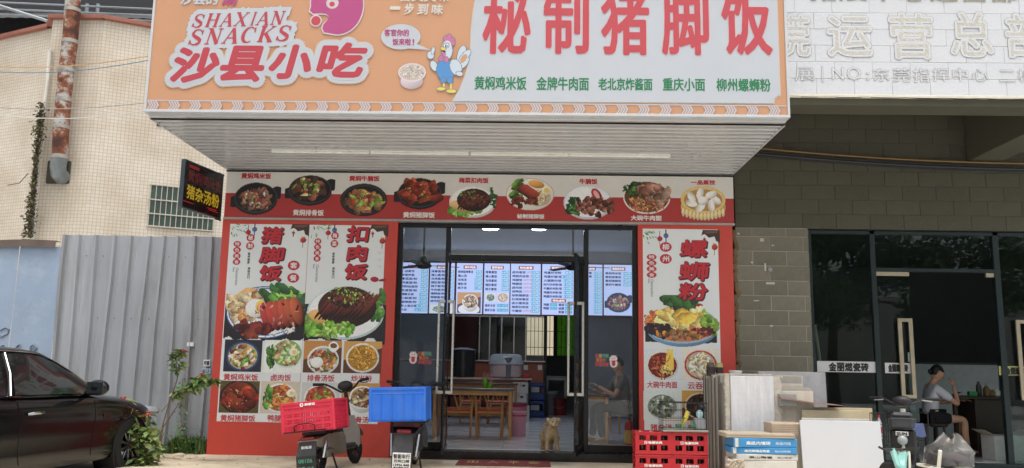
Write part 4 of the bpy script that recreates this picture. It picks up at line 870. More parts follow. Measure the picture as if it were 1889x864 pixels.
# ---- wall behind the menu and the kitchen beyond it
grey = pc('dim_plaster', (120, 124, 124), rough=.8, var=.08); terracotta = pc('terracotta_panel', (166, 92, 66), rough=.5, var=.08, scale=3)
kx1 = at(1004, 700, YM).x; ksl = at(900, 665, YM).z
struct('wall_back', MB().span(XL + .1, XR - .1, YM + .11, YM + .16, mz0 + .02, 4.15), wallw)
struct('wall_back_lower', MB().span(at(1083, 640, YM).x, XR - .1, YM + .11, YM + .16, FL, mz0 + .018).span(XL + .1, at(826, 640, YM).x, YM + .03, YM + .05, FL, mz0 - .002), slate)
kp = thing('kitchen_partition', 'glazed kitchen partition with terracotta lower panel under the lit menu', 'partition', ((XL + kx1) / 2, YM + .1, FL))
MB().span(XL + .1, kx1, YM + .06, YM + .16, FL, ksl - .03).build('lower_panel', terracotta, kp)
MB().span(XL + .1, kx1 + .02, YM - .02, YM + .2, ksl - .03, ksl + .005, .006).build('sill', steel, kp)
xs = [XL + .1] + [at(p_, 620, YM).x for p_ in (836, 884, 903, 925, 948, 970, 1004)]
for x in xs[1:]: MB().span(x - .012, x + .012, YM + .08, YM + .12, ksl + .005, mz0 + .02).build('post', steel, kp)
MB().span(XL + .1, kx1 + .02, YM + .07, YM + .13, mz0 - .04, mz0 + .0).build('head_rail', steel, kp)
for i in range(len(xs) - 1): MB().span(xs[i] + .012, xs[i + 1] - .012, YM + .097, YM + .103, ksl + .005, mz0 - .04).build('pane', clear, kp)
MB().span(kx1 - .02, kx1 + .06, YM + .02, YM + .18, FL, mz0, .004).build('end_post', frm, kp)
for px in (970, 996): 
    b = box2((px - 4, 674, px + 4, 683), YM + .05); MB().span(b[0], b[2], YM + .045, YM + .06, b[1], b[3], .004).build('socket', pc('white_plastic', (220, 220, 216), rough=.4), kp)
# kitchen back wall with its barred window, and the tiled wall outside it
YK = 25.4
wx0, wx1, wz0, wz1 = (*[at(v, 620, YK).x for v in (972, 1078)], at(1010, 656, YK).z, at(1010, 575, YK).z); wm0, wm1 = at(1021, 620, YK).x, at(1028, 620, YK).x
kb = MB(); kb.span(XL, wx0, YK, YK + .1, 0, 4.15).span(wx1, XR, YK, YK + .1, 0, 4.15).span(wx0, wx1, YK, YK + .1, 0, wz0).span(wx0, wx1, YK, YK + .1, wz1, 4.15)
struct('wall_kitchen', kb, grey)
kw = thing('kitchen_window', 'barred kitchen window with a green sheet, bright behind the restaurant', 'window', ((wx0 + wx1) / 2, YK, wz0))
MB().span(wm0, wm1, YK - .01, YK + .09, wz0, wz1).build('mullion', frm, kw)
for i in range(1, 15):
    x = wx0 + (wx1 - wx0) * i / 15
    if not wm0 - .02 < x < wm1 + .02: MB().span(x - .008, x + .008, YK + .02, YK + .036, wz0, wz1).build('bar', frm, kw)
for z in (wz0 + (wz1 - wz0) * .18, wz0 + (wz1 - wz0) * .55): MB().span(wx0, wm0, YK + .037, YK + .05, z - .008, z + .008).build('cross_bar', frm, kw); MB().span(wm1, wx1, YK + .037, YK + .05, z - .008, z + .008).build('cross_bar', frm, kw)
gs = bpy.data.materials.new('green_translucent_sheet'); gs.use_nodes = True; t_ = gs.node_tree; t_.nodes.remove(t_.nodes['Principled BSDF'])
tl_ = t_.nodes.new('ShaderNodeBsdfTranslucent'); tl_.inputs[0].default_value = (.12, .24, .07, 1); tp_ = t_.nodes.new('ShaderNodeBsdfTransparent'); tp_.inputs[0].default_value = (.18, .34, .12, 1); nz_ = t_.nodes.new('ShaderNodeTexNoise'); nz_.inputs['Scale'].default_value = 3; mx_ = t_.nodes.new('ShaderNodeMixShader'); t_.links.new(nz_.outputs[0], mx_.inputs[0]); t_.links.new(tl_.outputs[0], mx_.inputs[1]); t_.links.new(tp_.outputs[0], mx_.inputs[2]); t_.links.new(mx_.outputs[0], t_.nodes['Material Output'].inputs[0])
MB().span(wm1, wx1, YK + .07, YK + .074, wz0, wz1).build('green_sheet', gs, kw)
# kitchen table, pots
steelD = pc('kitchen_steel', (150, 152, 150), rough=.35, metal=.8)
def table4(name, label, cat, x0, x1, y0, y1, z, top, leg, lr=.025, th=.035, group=None):
    t = thing(name, label, cat, ((x0 + x1) / 2, (y0 + y1) / 2, FL), group=group)
    MB().span(x0, x1, y0, y1, z - th, z, .006).build('table_top', top, t)
    for x in (x0 + .05, x1 - .05):
        for y in (y0 + .05, y1 - .05): MB().span(x - lr, x + lr, y - lr, y + lr, FL, z - th, .004).build('leg', leg, t)
    MB().span(x0 + .08, x1 - .08, y0 + .06, y0 + .08, z - th - .07, z - th).build('apron', leg, t)
    return t
table4('kitchen_table', 'steel prep table beyond the partition gap beneath the barred window', 'table', at(1006, 700, 23).x, at(1046, 700, 23).x, 22.6, 23.4, at(1020, 694, 23).z, steelD, steelD)
xk0, xk1 = at(820, 700, 19.8).x, at(981, 700, 19.8).x; zk = at(900, 697, 19.8).z
ct = thing('serving_counter', 'long dark serving counter before the terracotta panel', 'counter', ((xk0 + xk1) / 2, 20.1, FL))
MB().span(xk0, xk1, 19.7, 20.5, zk - .04, zk, .006).build('counter_top', pc('worktop_cream', (186, 180, 168), rough=.3), ct)
MB().span(xk0, xk1 - .3, 19.85, 20.45, zk - .45, zk - .41).build('shelf', frm, ct)
for x in (xk0 + .06, xk1 - .06, (xk0 + xk1) / 2):
    for y in (19.76, 20.44): MB().span(x - .03, x + .03, y - .03, y + .03, FL, zk - .04).build('leg', frm, ct)
def pot(name, label, cat, p, r, h, mat, lid=None, group=None):
    t = thing(name, label, cat, p, group=group, local=True)
    MB().lathe([(r * .9, 0), (r, .01), (r, h - .015), (r * 1.05, h - .012), (r * 1.05, h), (r * .95, h), (r * .95, .02), (0, .02)], n=28).build('body', mat, t, smooth=True)
    if lid: MB().lathe([(r * 1.06, 0), (r * 1.0, .02), (r * .3, .06), (0, .062)], (0, 0, h), 24).build('lid', lid, t, smooth=True); MB().ball((0, 0, h + .075), .02).build('knob', frm, t)
    for s in (-1, 1): MB().tube([(s * r, -.05, h * .8), (s * (r + .05), -.03, h * .8), (s * (r + .05), .03, h * .8), (s * r, .05, h * .8)], .008, 6).build('handle', mat, t, smooth=True)
    return t
pp = at(853, 697, 19.9); pot('stock_pot', 'tall dark steel stock pot on the serving counter', 'pot', (pp.x, 19.95, zk), .28, .62, pc('dark_pot', (70, 70, 68), rough=.3, metal=.7), steelD)
pp = at(933, 695, 19.9); t = thing('food_container', 'clear domed plastic food container on the serving counter', 'container', (pp.x, 19.9, zk), local=True)
MB().lathe([(.30, 0), (.36, .03), (.38, .30), (.40, .30), (.40, .32), (.38, .32)], n=28, sy=.7).build('tub', pc('pinkish_plastic', (196, 170, 168), rough=.25, var=.1), t, smooth=True)
MB().lathe([(.41, .31), (.40, .36), (.36, .50), (.30, .54), (0, .55)], n=28, sy=.7).build('lid', pc('frosted_plastic', (176, 182, 184), rough=.2), t, smooth=True)
pp = at(934, 700, 18.6); t = thing('plastic_jug', 'translucent grey plastic jug standing before the domed container', 'jug', (pp.x, 19.74, zk), local=True)
MB().lathe([(.09, 0), (.10, .01), (.13, .45), (.135, .46), (.12, .46), (.09, .03), (0, .03)], n=20).build('body', pc('smoky_plastic', (112, 114, 116), rough=.2), t, smooth=True); MB().tube([(.12, 0, .38), (.21, 0, .36), (.20, 0, .14), (.11, 0, .12)], .014, 6).build('handle', pc('smoky_plastic', (112, 114, 116)), t, smooth=True)
pp = at(964, 695, 20.2); solo('red_tray', 'small red plastic tray on the end of the serving counter', 'tray', MB().span(pp.x - .18, pp.x + .18, 20.0, 20.25, zk, zk + .09, .02), pc('red_plastic', (186, 44, 46), rough=.35))
# white cartons, blue water bottles, bins beside the counter
carton = pc('white_carton', (176, 174, 168), rough=.8, var=.08)
for i, (px, py0, py1, rz, lab) in enumerate(((962, 737, 763, .06, 'white cardboard carton at the foot of the stack by the counter'), (959, 719, 737, -.1, 'white cardboard carton in the middle of the stack by the counter'), (960, 703, 719, .04, 'white cardboard carton on top of the stack by the counter'))):
    a = at(px - 14, py1, 19.4); b_ = at(px + 14, py0, 19.4); z0 = FL + (0, .345, .60)[i]; z1 = FL + (.345, .60, .84)[i]
    t = thing('carton', lab, 'carton', ((a.x + b_.x) / 2, 19.3, z0), rz, 'stacked white cartons', local=True); w = b_.x - a.x; h = z1 - z0
    MB().box((0, 0, h / 2), (w, .4, h), .008).build('box', carton, t); MB().span(-w * .04, w * .04, -.203, .203, h * .6, h + .002).build('tape', pc('brown_tape', (170, 140, 96), rough=.4), t); MB().span(w * .1, w * .3, -.202, -.2, h * .62, h * .8).build('print', frm, t)
bl_ = pc('blue_plastic', (34, 58, 116), rough=.25)
for i, (z0, lab) in enumerate(((FL, 'dark blue water crate on the floor beneath another, before the terracotta panel'), (FL + .42, 'dark blue water crate stacked on another before the terracotta panel'))):
    a = at(987, 740, 20.2); t = thing('water_crate', lab, 'crate', (a.x, 20.85, z0), 0, 'blue water crates', local=True)
    MB().box((0, 0, .02), (.44, .34, .04), .008).build('base', bl_, t)
    for s in (-1, 1): MB().box((s * .205, 0, .22), (.03, .34, .36), .006).build('side', bl_, t); MB().box((0, s * .155, .36), (.38, .03, .08), .006).build('rail', bl_, t); MB().box((0, s * .155, .1), (.38, .03, .12), .006).build('rail', bl_, t)
    MB().lathe([(.13, .04), (.135, .06), (.135, .3), (.06, .36), (.035, .37), (.035, .41), (0, .41)], n=20).build('bottle', pc('blue_bottle', (70, 110, 170), rough=.15), t, smooth=True); MB().box((0, -.172, .24), (.2, .004, .12)).build('label_sheet', carton, t)
def bin_(lab, p, r, h, body, rim, rot=0):
    t = thing('waste_bin', lab, 'bin', p, rot, 'pink waste bins', local=True)
    MB().lathe([(r * .86, 0), (r * .9, .01), (r, h), (r * .95, h), (r * .82, .03), (0, .03)], n=26).build('body', body, t, smooth=True); MB().lathe([(r * .98, h - .03), (r * 1.07, h - .02), (r * 1.07, h + .025), (r * .95, h + .03), (r * .94, h)], n=26, ring=True).build('rim', rim, t, smooth=True)
    MB().lathe([(r * .97, h - .05), (r * .99, h - .05), (r * 1.02, h), (r * .97, h)], n=26, ring=True).build('liner', pc('red_liner', (190, 50, 60), rough=.4), t, smooth=True)
pinkp = pc('pink_plastic', (214, 150, 168), rough=.35, var=.05); bb_ = atz(954, 806, FL); bin_('pink plastic waste bin with red rim at the end of the wooden table', (bb_.x, bb_.y + .1, FL), .155, .38, pinkp, pinkp)
bb_ = atz(957, 777, FL); bin_('darker pink waste bin with lid, behind the other bin', (bb_.x, 16.2, FL), .19, .47, pc('dusky_pink_plastic', (176, 110, 120), rough=.4), pc('plum_plastic', (120, 50, 66), rough=.4))
t = thing('paint_bucket', 'dark red bucket with wire handle on the kitchen floor under the steel table', 'bucket', (at(1030, 745, 22.2).x, 22.3, FL), local=True)
MB().lathe([(.2, 0), (.22, .4), (.23, .4), (.23, .43), (.2, .43), (.17, .03), (0, .03)], n=22).build('body', pc('dark_red_plastic', (130, 40, 38), rough=.4), t, smooth=True); MB().tube([(.22 * math.cos(a), -.05 - .16 * math.sin(a), .38 - .2 * math.sin(a)) for a in [math.pi * i / 12 for i in range(13)]], .006, 5).build('handle', steelD, t)
t = thing('plastic_drum', 'pale grey plastic drum on the floor just inside the kitchen', 'drum', (at(1010, 745, 22.2).x + .05, 22.3, FL), local=True)
MB().lathe([(.19, 0), (.2, .01), (.21, .55), (.22, .55), (.22, .58), (0, .59)], n=22).build('body', pc('grey_plastic', (120, 124, 126), rough=.4), t, smooth=True); MB().lathe([(.225, .53), (.23, .56), (.225, .6), (0, .61)], n=22).build('lid', carton, t, smooth=True)

# ---- wooden chairs and table
wood = pc('light_oak', (190, 142, 88), rough=.45, var=.18, scale=9, streak=True); wood2 = pc('darker_oak', (170, 122, 74), rough=.45, var=.18, scale=9); seatm = pc('orange_seat_pad', (204, 96, 58), rough=.5, var=.08)  # wood2 is a slightly darker oak
def make_chair():
    t = thing('wooden_chair', 'x', 'chair', local=True)
    MB().box((0, 0, .455), (.43, .42, .045), .02).build('seat_pad', seatm, t)
    MB().box((0, 0, .415), (.44, .43, .034), .008).build('seat_frame', wood, t)
    for s in (-1, 1):
        MB().tube([(s * .19, -.17, 0), (s * .20, -.185, .41)], [.016, .02], 8).build('leg', wood, t, smooth=True)
        MB().tube([(s * .19, .19, 0), (s * .205, .195, .42), (s * .215, .20, .60), (s * .225, .19, .74)], [.016, .021, .019, .017], 8).build('back_leg', wood, t, smooth=True)
        MB().tube([(s * .215, .185, .72), (s * .235, .12, .735)], [.02, .014], 8).build('arm_stub', wood, t, smooth=True)
    pts = [(-.25, .15, .74), (-.2, .2, .745), (-.1, .225, .75), (0, .232, .752), (.1, .225, .75), (.2, .2, .745), (.25, .15, .74)]
    m = MB(); rings = []
    for p_ in pts: rings.append([(p_[0], p_[1] - .012, p_[2] - .035), (p_[0], p_[1] + .012, p_[2] - .035), (p_[0], p_[1] + .014, p_[2] + .03), (p_[0], p_[1] - .010, p_[2] + .03)])
    m.loft(rings); m.build('top_rail', wood, t, smooth=True)
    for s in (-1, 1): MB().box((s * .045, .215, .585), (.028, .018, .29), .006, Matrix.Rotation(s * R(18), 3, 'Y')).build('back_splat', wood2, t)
    MB().box((0, -.16, .36), (.38, .018, .04), .004).build('stretcher', wood, t)
    return t
proto = make_chair(); first = True
def chair(px, py, rz, lab, group='wooden chairs inside', Z=FL):
    global first
    p_ = atz(px, py, Z); o = proto if first else copy_tree(proto); first = False
    o.location = p_; o.rotation_euler = (0, 0, rz); tag(o, lab, 'chair', group); return o
# back of a chair faces local +y; turned so that its back is towards the street
c1 = chair(903, 809, R(178), 'wooden chair with orange seat pad, its back to the entrance, nearest the pink bin')
c2 = chair(845, 808, R(184), 'wooden chair with orange seat pad, its back to the entrance, beside the open door leaf')
chair(866, 782, R(3), 'wooden chair across the table from the entrance, opposite the door leaf'); chair(917, 783, R(-2), 'wooden chair across the table from the entrance, opposite the pink bin')
chair(1152, 800, R(200), 'wooden chair behind the pane beside the fire extinguisher'); 
tp = pc('dark_table_top', (72, 66, 62), rough=.25, var=.1)
ta = atz(820, 800, FL); tb_ = atz(948, 808, FL)
tw = table4('dining_table', 'wooden dining table with dark top just inside the entrance', 'table', at(800, 716, 13.9).x, at(948, 716, 13.9).x, 13.62, 14.4, at(870, 716, 13.9).z, tp, wood)
tz = at(870, 716, 13.9).z
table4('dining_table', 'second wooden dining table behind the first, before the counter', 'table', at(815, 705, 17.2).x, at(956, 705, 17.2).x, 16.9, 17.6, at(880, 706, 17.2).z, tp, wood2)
# chopstick cup with napkins
for dx, lab in ((-.035, 'pale green cup holding pink straws on the dining table, left of a twin'), (.05, 'bright green cup on the dining table against its twin')):
    pp = at(899, 712, 13.9); t = thing('green_cup', lab, 'cup', (pp.x + dx, 13.85, tz), group='green cups on the table', local=True)
    MB().lathe([(.034, 0), (.038, .005), (.042, .14 - dx), (.039, .14 - dx), (.034, .01), (0, .01)], n=18).build('cup', pc('lime_plastic', (126, 190, 60), rough=.3, var=.1), t, smooth=True)
    for i in range(7): a = i * .9; MB().tube([(.012 * math.cos(a), .012 * math.sin(a), .02), (.04 * math.cos(a), .03 * math.sin(a), .22 + .02 * (i % 3))], .005, 5).build('straw', pc('pink_straw', (206, 140, 150), rough=.4), t)

# ---- ceiling fans, track lights
def fan(px, py, Y, zc, lab, blades, rot0, hz):
    p_ = at(px, py, Y); t = thing('ceiling_fan', lab, 'fan', (p_.x, Y, p_.z), group='ceiling fans', local=True)
    MB().cyl((0, 0, .1), (0, 0, 4.15 - p_.z), .02, n=8).build('rod', frm, t); MB().lathe([(.03, .22), (.06, .2), (.11, .08), (.17, .03), (.17, 0), (.1, -.04), (0, -.05)], n=22).build('motor', frm, t, smooth=True)
    for i in range(3):
        a = rot0 + i * 2 * math.pi / 3; M = Matrix.Rotation(a, 3, 'Z') @ Matrix.Rotation(R(9), 3, 'X')
        m = MB(); m.add([M @ Vector(v) for v in ((.15, -.04, .02), (.3, -.07, .02), (.75, -.075, .02), (.78, .05, .02), (.3, .06, .02), (.15, .04, .02), (.15, -.04, .03), (.3, -.07, .03), (.75, -.075, .03), (.78, .05, .03), (.3, .06, .03), (.15, .04, .03))], [tuple(range(6)), tuple(range(6, 12))] + [(i_, (i_ + 1) % 6, 6 + (i_ + 1) % 6, 6 + i_) for i_ in range(6)]); m.build('blade', pc('fan_blade', (84, 84, 86), rough=.4), t)
fan(781, 492, 17.5, 0, 'dark ceiling fan turning in front of the first menu panels', 3, .35, 0); fan(1057, 495, 17.5, 0, 'dark ceiling fan hanging before the menu panels by the right pane', 3, .1, 0)
tr_ = thing('track_light', 'black ceiling track with two spot heads beyond the right pane', 'track light', (at(1150, 440, 15).x, 15, 4.15))
p0, p1 = Vector((at(1150, 430, 14.2).x, 14.0, 4.13)), Vector((at(1140, 470, 16.5).x, 17.2, 4.13)); MB().tube([p0, p1], .02, 4).build('track', frm, tr_)
for f_ in (.12, .62):
    c_ = p0.lerp(p1, f_); m = MB(); m.tube([c_, c_ + Vector((0, 0, -.12))], .012, 6); m.tube([c_ + Vector((.02, -.1, -.09)), c_ + Vector((.05, .13, -.22))], [.045, .06], 12); m.build('spot_head', frm, tr_, smooth=True)

# lit ceiling lamps: far pair seen through transom; near pair unseen, added for light
lampm = screen_mat('lit_lamp_diffuser', 40., (.80, .88, 1.))
for k_, (px, py) in enumerate(((905, 419), (994, 419))):
    p_ = atz(px, py, 4.14)
    for j, dy in enumerate((0, -3.6)):
        t = thing('ceiling_lamp', 'round white lit ceiling lamp, of one seen and one added pair in the restaurant', 'ceiling lamp', (p_.x, p_.y + dy, 4.10), group='ceiling lamps', local=True)
        MB().lathe([(.174, .05), (.184, .0), (.169, -.005), (.164, .0)], n=26).build('rim', pc('white_plastic', (220, 220, 216)), t, smooth=True); MB().lathe([(.163, .0), (.14, -.010), (0, -.016)], n=26).build('diffuser', lampm, t, smooth=True)
# ---- fire extinguisher by the right jamb, red mat, door-side floor mat
pp = atz(1160, 838, FL); ex = thing('fire_extinguisher', 'red fire extinguisher with a yellow label standing inside the right pane', 'extinguisher', (at(1161, 800, F + .35).x, F + .35, FL), local=True)
rdp = pc('extinguisher_red', (176, 34, 34), rough=.3)
MB().lathe([(.062, 0), (.068, .01), (.068, .34), (.05, .39), (.022, .41), (.022, .44), (0, .44)], n=22).build('cylinder', rdp, ex, smooth=True); MB().lathe([(.0685, .1), (.069, .1), (.069, .28), (.0685, .28)], n=22).build('label_band', pc('yellow_label', (220, 176, 84), rough=.4, var=.2, scale=20), ex, smooth=True)
MB().span(-.012, .012, -.05, .03, .43, .455).span(-.01, .01, -.08, .02, .465, .48).build('valve_lever', frm, ex); MB().tube([(.02, 0, .43), (.07, -.01, .42), (.085, 0, .3), (.078, 0, .12)], .008, 6).build('hose', frm, ex, smooth=True)
ma, mb2 = atz(838, 861, .0), atz(1016, 861, .0)
mt = thing('door_mat', 'dark red welcome mat on the paving before the open doors', 'mat', ((ma.x + mb2.x) / 2, F - .45, 0))
MB().span(ma.x, mb2.x, F - .85, F - .12, .001, .014, .004).build('mat', pc('maroon_mat', (128, 56, 54), rough=.95, var=.2, scale=40, bump=.5, bscale=200), mt)
m = MB()
for ch, u in zip('出入平安', (.16, .38, .60, .82)):
    co, fs, _ = glyphs(ch); w = mb2.x - ma.x
    for q in ((0, 0), (.004, 0), (0, .004)): m.add([(ma.x + w * (u - .055) + c_[0] * .14 + q[0], F - .62 + c_[1] * .30, .0152 + q[0] * .02 + q[1] * .03) for c_ in co], fs)
m.build('mat_writing', pc('straw_yellow', (196, 172, 110), rough=.95), mt, recalc=False)
# ================================================================ left: hoarding, tiled building, cables
YF = 12.2
steelsheet = pc('grey_steel_sheet', (164, 168, 173), rough=.42, var=.1, scale=2.5, streak=True, bump=.1, bscale=4, stain=s2l((116, 114, 112)), stain_amt=.75, sscale=2.2, each=.05)
bluesheet = pc('pale_blue_sheet', (150, 168, 190), rough=.5, var=.1, scale=1.6, bump=.15, bscale=3, stain=s2l((206, 216, 226)), stain_amt=.4, sscale=2)
fx0, fx1 = at(106, 560, YF).x, XL - .002; ftop = at(260, 436, YF).z
fn = thing('steel_hoarding', 'tall grey ribbed steel hoarding between the pale blue sheet and the red poster board', 'fence', ((fx0 + fx1) / 2, YF, -.1))
ribs = [at(p_, 560, YF).x for p_ in (93, 120, 152, 183, 214, 246, 274, 305, 337, 369, 392)]
ribs = [v - ribs[0] + fx0 for v in ribs]; ribs.append(fx1)
for i in range(len(ribs) - 1):
    x0, x1 = ribs[i], ribs[i + 1]; lean = random.uniform(-.03, .03); zt = ftop + random.uniform(-.006, .006)
    prof = [(x0, 0), (x0 + .012, -.05), (x0 + .05, -.052), (x0 + .066, 0), ((x0 + x1) / 2 - .02, .001), ((x0 + x1) / 2, -.004), ((x0 + x1) / 2 + .02, .001), (x1 + .006, .004), (x1 + .09, .014)]
    m = MB(); V = []; zs = [-.1, .8, 1.7, 2.4, zt]
    for k_, z in enumerate(zs):
        for x, y in prof: V.append((x + lean * math.sin(k_ * 1.3), YF + y + .012 * math.sin(k_ * 2.1 + i), z))
    n = len(prof); m.add(V, [(k_ * n + j, k_ * n + j + 1, (k_ + 1) * n + j + 1, (k_ + 1) * n + j) for k_ in range(len(zs) - 1) for j in range(n - 1)]); m.build('ribbed_panel', steelsheet, fn)
for z in (.5, 1.8, 2.7): MB().span(fx0, fx1, YF + .03, YF + .08, z, z + .05).build('rear_rail', steelsheet, fn)
m = MB(); rr = random.Random(5)
for i in range(40):
    x = rr.choice(ribs[1:-1]) + .14; z = rr.choice((.52, 1.82, 2.72)); m.ball((x, YF - .003, z + .02), .007, 6, 4)
m.build('rivets', frm, fn)
def stick(b, mat, name='sticker', Y=None): bb = box2(b, Y or YF - .055); return MB().span(bb[0], bb[2], (Y or YF - .055) - .0015, (Y or YF - .055) + .052, bb[1], bb[3]).build(name, mat, fn)
stick((345, 632, 357, 639), pw); stick((375, 664, 387, 676), pw); stick((372, 680, 388, 690), pc('pale_blue_paper', (190, 214, 230), rough=.6))
m = MB(); letters(m, '开锁', box2((376, 666, 386, 674), YF - .056), YF - .059, bold=.002); letters(m, '电话', box2((373, 681, 387, 689), YF - .056), YF - .059); m.build('sticker_writing', black, fn, recalc=False)
pf = thing('blue_sheet_fence', 'pale blue flat sheet fence with grey scrawl beside the ribbed hoarding', 'fence', (fx0 - 1.6, YF - .03, -.1))
bt = at(50, 455, YF).z
cuts = [fx0 + .01, fx0 - .62, fx0 - 1.25, fx0 - 2.1, fx0 - 3.2]
for i in range(4):
    m = MB(); V = []; x1, x0 = cuts[i], cuts[i + 1] + .004
    for a in range(5):
        for b_ in range(5): V.append((x0 + (x1 - x0) * b_ / 4, YF - .03 - .008 * i % 2 + .008 * math.sin(a * 2 + b_ * 1.7 + i), -.1 + (bt + .1) * a / 4))
    m.add(V, [(a * 5 + b_, a * 5 + b_ + 1, a * 5 + b_ + 6, a * 5 + b_ + 5) for a in range(4) for b_ in range(4)]); m.build('sheet', bluesheet, pf, smooth=True)
bp_ = [at(v, y_, YF - .06) for v, y_ in ((-70, 459), (0, 457), (40, 455), (104, 457))]
m = MB()
for i in range(3): m.add([bp_[i] + Vector((0, -.03, .0)), bp_[i + 1] + Vector((0, -.03, 0)), bp_[i + 1] + Vector((0, -.02, .10)), bp_[i] + Vector((0, -.02, .11)), bp_[i] + Vector((0, .12, .1)), bp_[i + 1] + Vector((0, .12, .1))], [(0, 1, 2, 3), (3, 2, 5, 4)])
m.build('top_flashing', pc('brown_flashing', (96, 82, 74), rough=.7, var=.25, scale=5), pf)
m = MB()
def scrawl(pts, r): m.tube([at(x, y, YF - .045) for x, y in pts], r, 5)
scrawl([(0, 610), (10, 604), (17, 608), (14, 616), (2, 622), (-4, 616)], .012); scrawl([(0, 640), (8, 636), (14, 644), (8, 652), (0, 650)], .016); scrawl([(28, 650), (30, 640), (36, 636), (38, 650)], .016); scrawl([(56, 652), (56, 640), (62, 636), (68, 642), (62, 648)], .014)
m.build('scrawl', pc('grey_spray', (120, 132, 146), rough=.7, var=.3, scale=30), pf)

# ---- cream tiled building
def tile_mat():
    m = bpy.data.materials.new('small_cream_tiles'); m.use_nodes = True; t = m.node_tree; b = t.nodes['Principled BSDF']; N = t.nodes
    tc = N.new('ShaderNodeTexCoord'); mp = N.new('ShaderNodeMapping'); mp.inputs['Rotation'].default_value = (R(90), 0, 0); t.links.new(tc.outputs['UV'], mp.inputs[0]); mp.inputs['Rotation'].default_value = (0, 0, 0)
    br = N.new('ShaderNodeTexBrick'); br.offset = 0; br.inputs['Scale'].default_value = 1; br.inputs['Brick Width'].default_value = .0975; br.inputs['Row Height'].default_value = .095; br.inputs['Mortar Size'].default_value = .009; br.inputs['Mortar Smooth'].default_value = .3
    br.inputs['Color1'].default_value = (*s2l((218, 208, 192)), 1); br.inputs['Color2'].default_value = (*s2l((212, 200, 182)), 1); br.inputs['Mortar'].default_value = (*s2l((186, 173, 154)), 1)
    t.links.new(mp.outputs[0], br.inputs['Vector'])
    no = N.new('ShaderNodeTexNoise'); no.inputs['Scale'].default_value = .8; no.inputs['Detail'].default_value = 8; t.links.new(tc.outputs['Object'], no.inputs['Vector'])
    rp = N.new('ShaderNodeValToRGB'); rp.color_ramp.elements[0].position = .35; rp.color_ramp.elements[0].color = (.84, .81, .76, 1); rp.color_ramp.elements[1].position = .6; rp.color_ramp.elements[1].color = (1, 1, 1, 1); t.links.new(no.outputs[0], rp.inputs[0])
    mx = N.new('ShaderNodeMix'); mx.data_type = 'RGBA'; mx.blend_type = 'MULTIPLY'; mx.inputs['Factor'].default_value = 1; t.links.new(br.outputs[0], mx.inputs['A']); t.links.new(rp.outputs[0], mx.inputs['B']); t.links.new(mx.outputs['Result'], b.inputs['Base Color'])
    bp = N.new('ShaderNodeBump'); bp.inputs['Strength'].default_value = .3; bp.inputs['Distance'].default_value = .01; bp.invert = True; t.links.new(br.outputs['Fac'], bp.inputs['Height']); t.links.new(bp.outputs[0], b.inputs['Normal']); b.inputs['Roughness'].default_value = .4
    return m
tilem = tile_mat()
YT = 22.0
def wallquad(mb, a, b_, z0, z1): mb.add([(a[0], a[1], z0), (b_[0], b_[1], z0), (b_[0], b_[1], z1), (a[0], a[1], z1)], [(0, 1, 2, 3)])
A = at(100, 150, YT); ztop = at(195, 37, YT).z
cor = [(at(-60, 40, YT + 4).x - 4, YT + 4.5), (at(97, 40, YT + .6).x, YT + .6), (at(98, 40, YT).x, YT), (at(192, 37, YT).x, YT), (at(560, 40, YT + 3.4).x + 2, YT + 3.4)]
tb = thing('tiled_building', 'cream tiled building with rusty flue behind the steel hoarding', 'building', (cor[2][0], YT, -.1))
me = bpy.data.meshes.new('tiled_wall'); V = []; Fs = []; U = []; run = 0
for i in range(len(cor) - 1):
    l_ = math.hypot(cor[i + 1][0] - cor[i][0], cor[i + 1][1] - cor[i][1]); k_ = len(V); zz = ztop
    V += [(cor[i][0], cor[i][1], -.1), (cor[i + 1][0], cor[i + 1][1], -.1), (cor[i + 1][0], cor[i + 1][1], zz), (cor[i][0], cor[i][1], zz)]; Fs.append((k_, k_ + 1, k_ + 2, k_ + 3)); U += [(run, 0), (run + l_, 0), (run + l_, zz + .1), (run, zz + .1)]; run += l_
V = [(v[0] - tb.location.x, v[1] - tb.location.y, v[2] - tb.location.z) for v in V]
me.from_pydata(V, [], Fs); uv = me.uv_layers.new(name='UVMap'); uv.data.foreach_set('uv', np.array(U, dtype=np.float32).ravel()); me.materials.append(tilem); obj('tiled_wall', me, tb, Vector(tb.location))
m = MB()
for i in range(len(cor) - 1):
    a, b_ = Vector((*cor[i], ztop)), Vector((*cor[i + 1], ztop)); d = (b_ - a); n_ = Vector((d.y, -d.x, 0)).normalized(); l_ = d.length
    m.box((a + b_) / 2 + n_ * .02 + Vector((0, 0, .05)), (l_ + .1, .24, .11), .01, Matrix.Rotation(math.atan2(d.y, d.x), 3, 'Z'))
m.build('coping', pc('red_brown_coping', (150, 96, 80), rough=.8, var=.15, scale=4), tb)
mw = Vector((cor[4][0] - cor[3][0], cor[4][1] - cor[3][1], 0)).normalized(); mn = Vector((mw.y, -mw.x, 0))
def onwall(px, py):                     # where a sight line meets the angled wall
    d = ray(px, py); a = Vector((cor[3][0], cor[3][1], 0)); t_ = (a - EYE).dot(mn) / d.dot(mn); return EYE + d * t_
Mw = Matrix.Rotation(math.atan2(mw.y, mw.x), 3, 'Z')
a, b_ = onwall(279, 341), onwall(392, 427); wl = (b_ - a).dot(mw); wh = a.z - b_.z
wn = MB().box((a + b_) / 2 + mn * .005, (wl, .03, wh), 0, Mw).build('window', pc('green_pane', (58, 76, 66), rough=.25, var=.25, scale=3), tb)
for u in [i / 12 for i in range(13)]: MB().box(a + mw * (wl * u) + mn * .03 - Vector((0, 0, wh / 2)), (.022, .03, wh), .004, Mw).build('bar', pc('cream_bars', (186, 180, 166), rough=.5), wn)
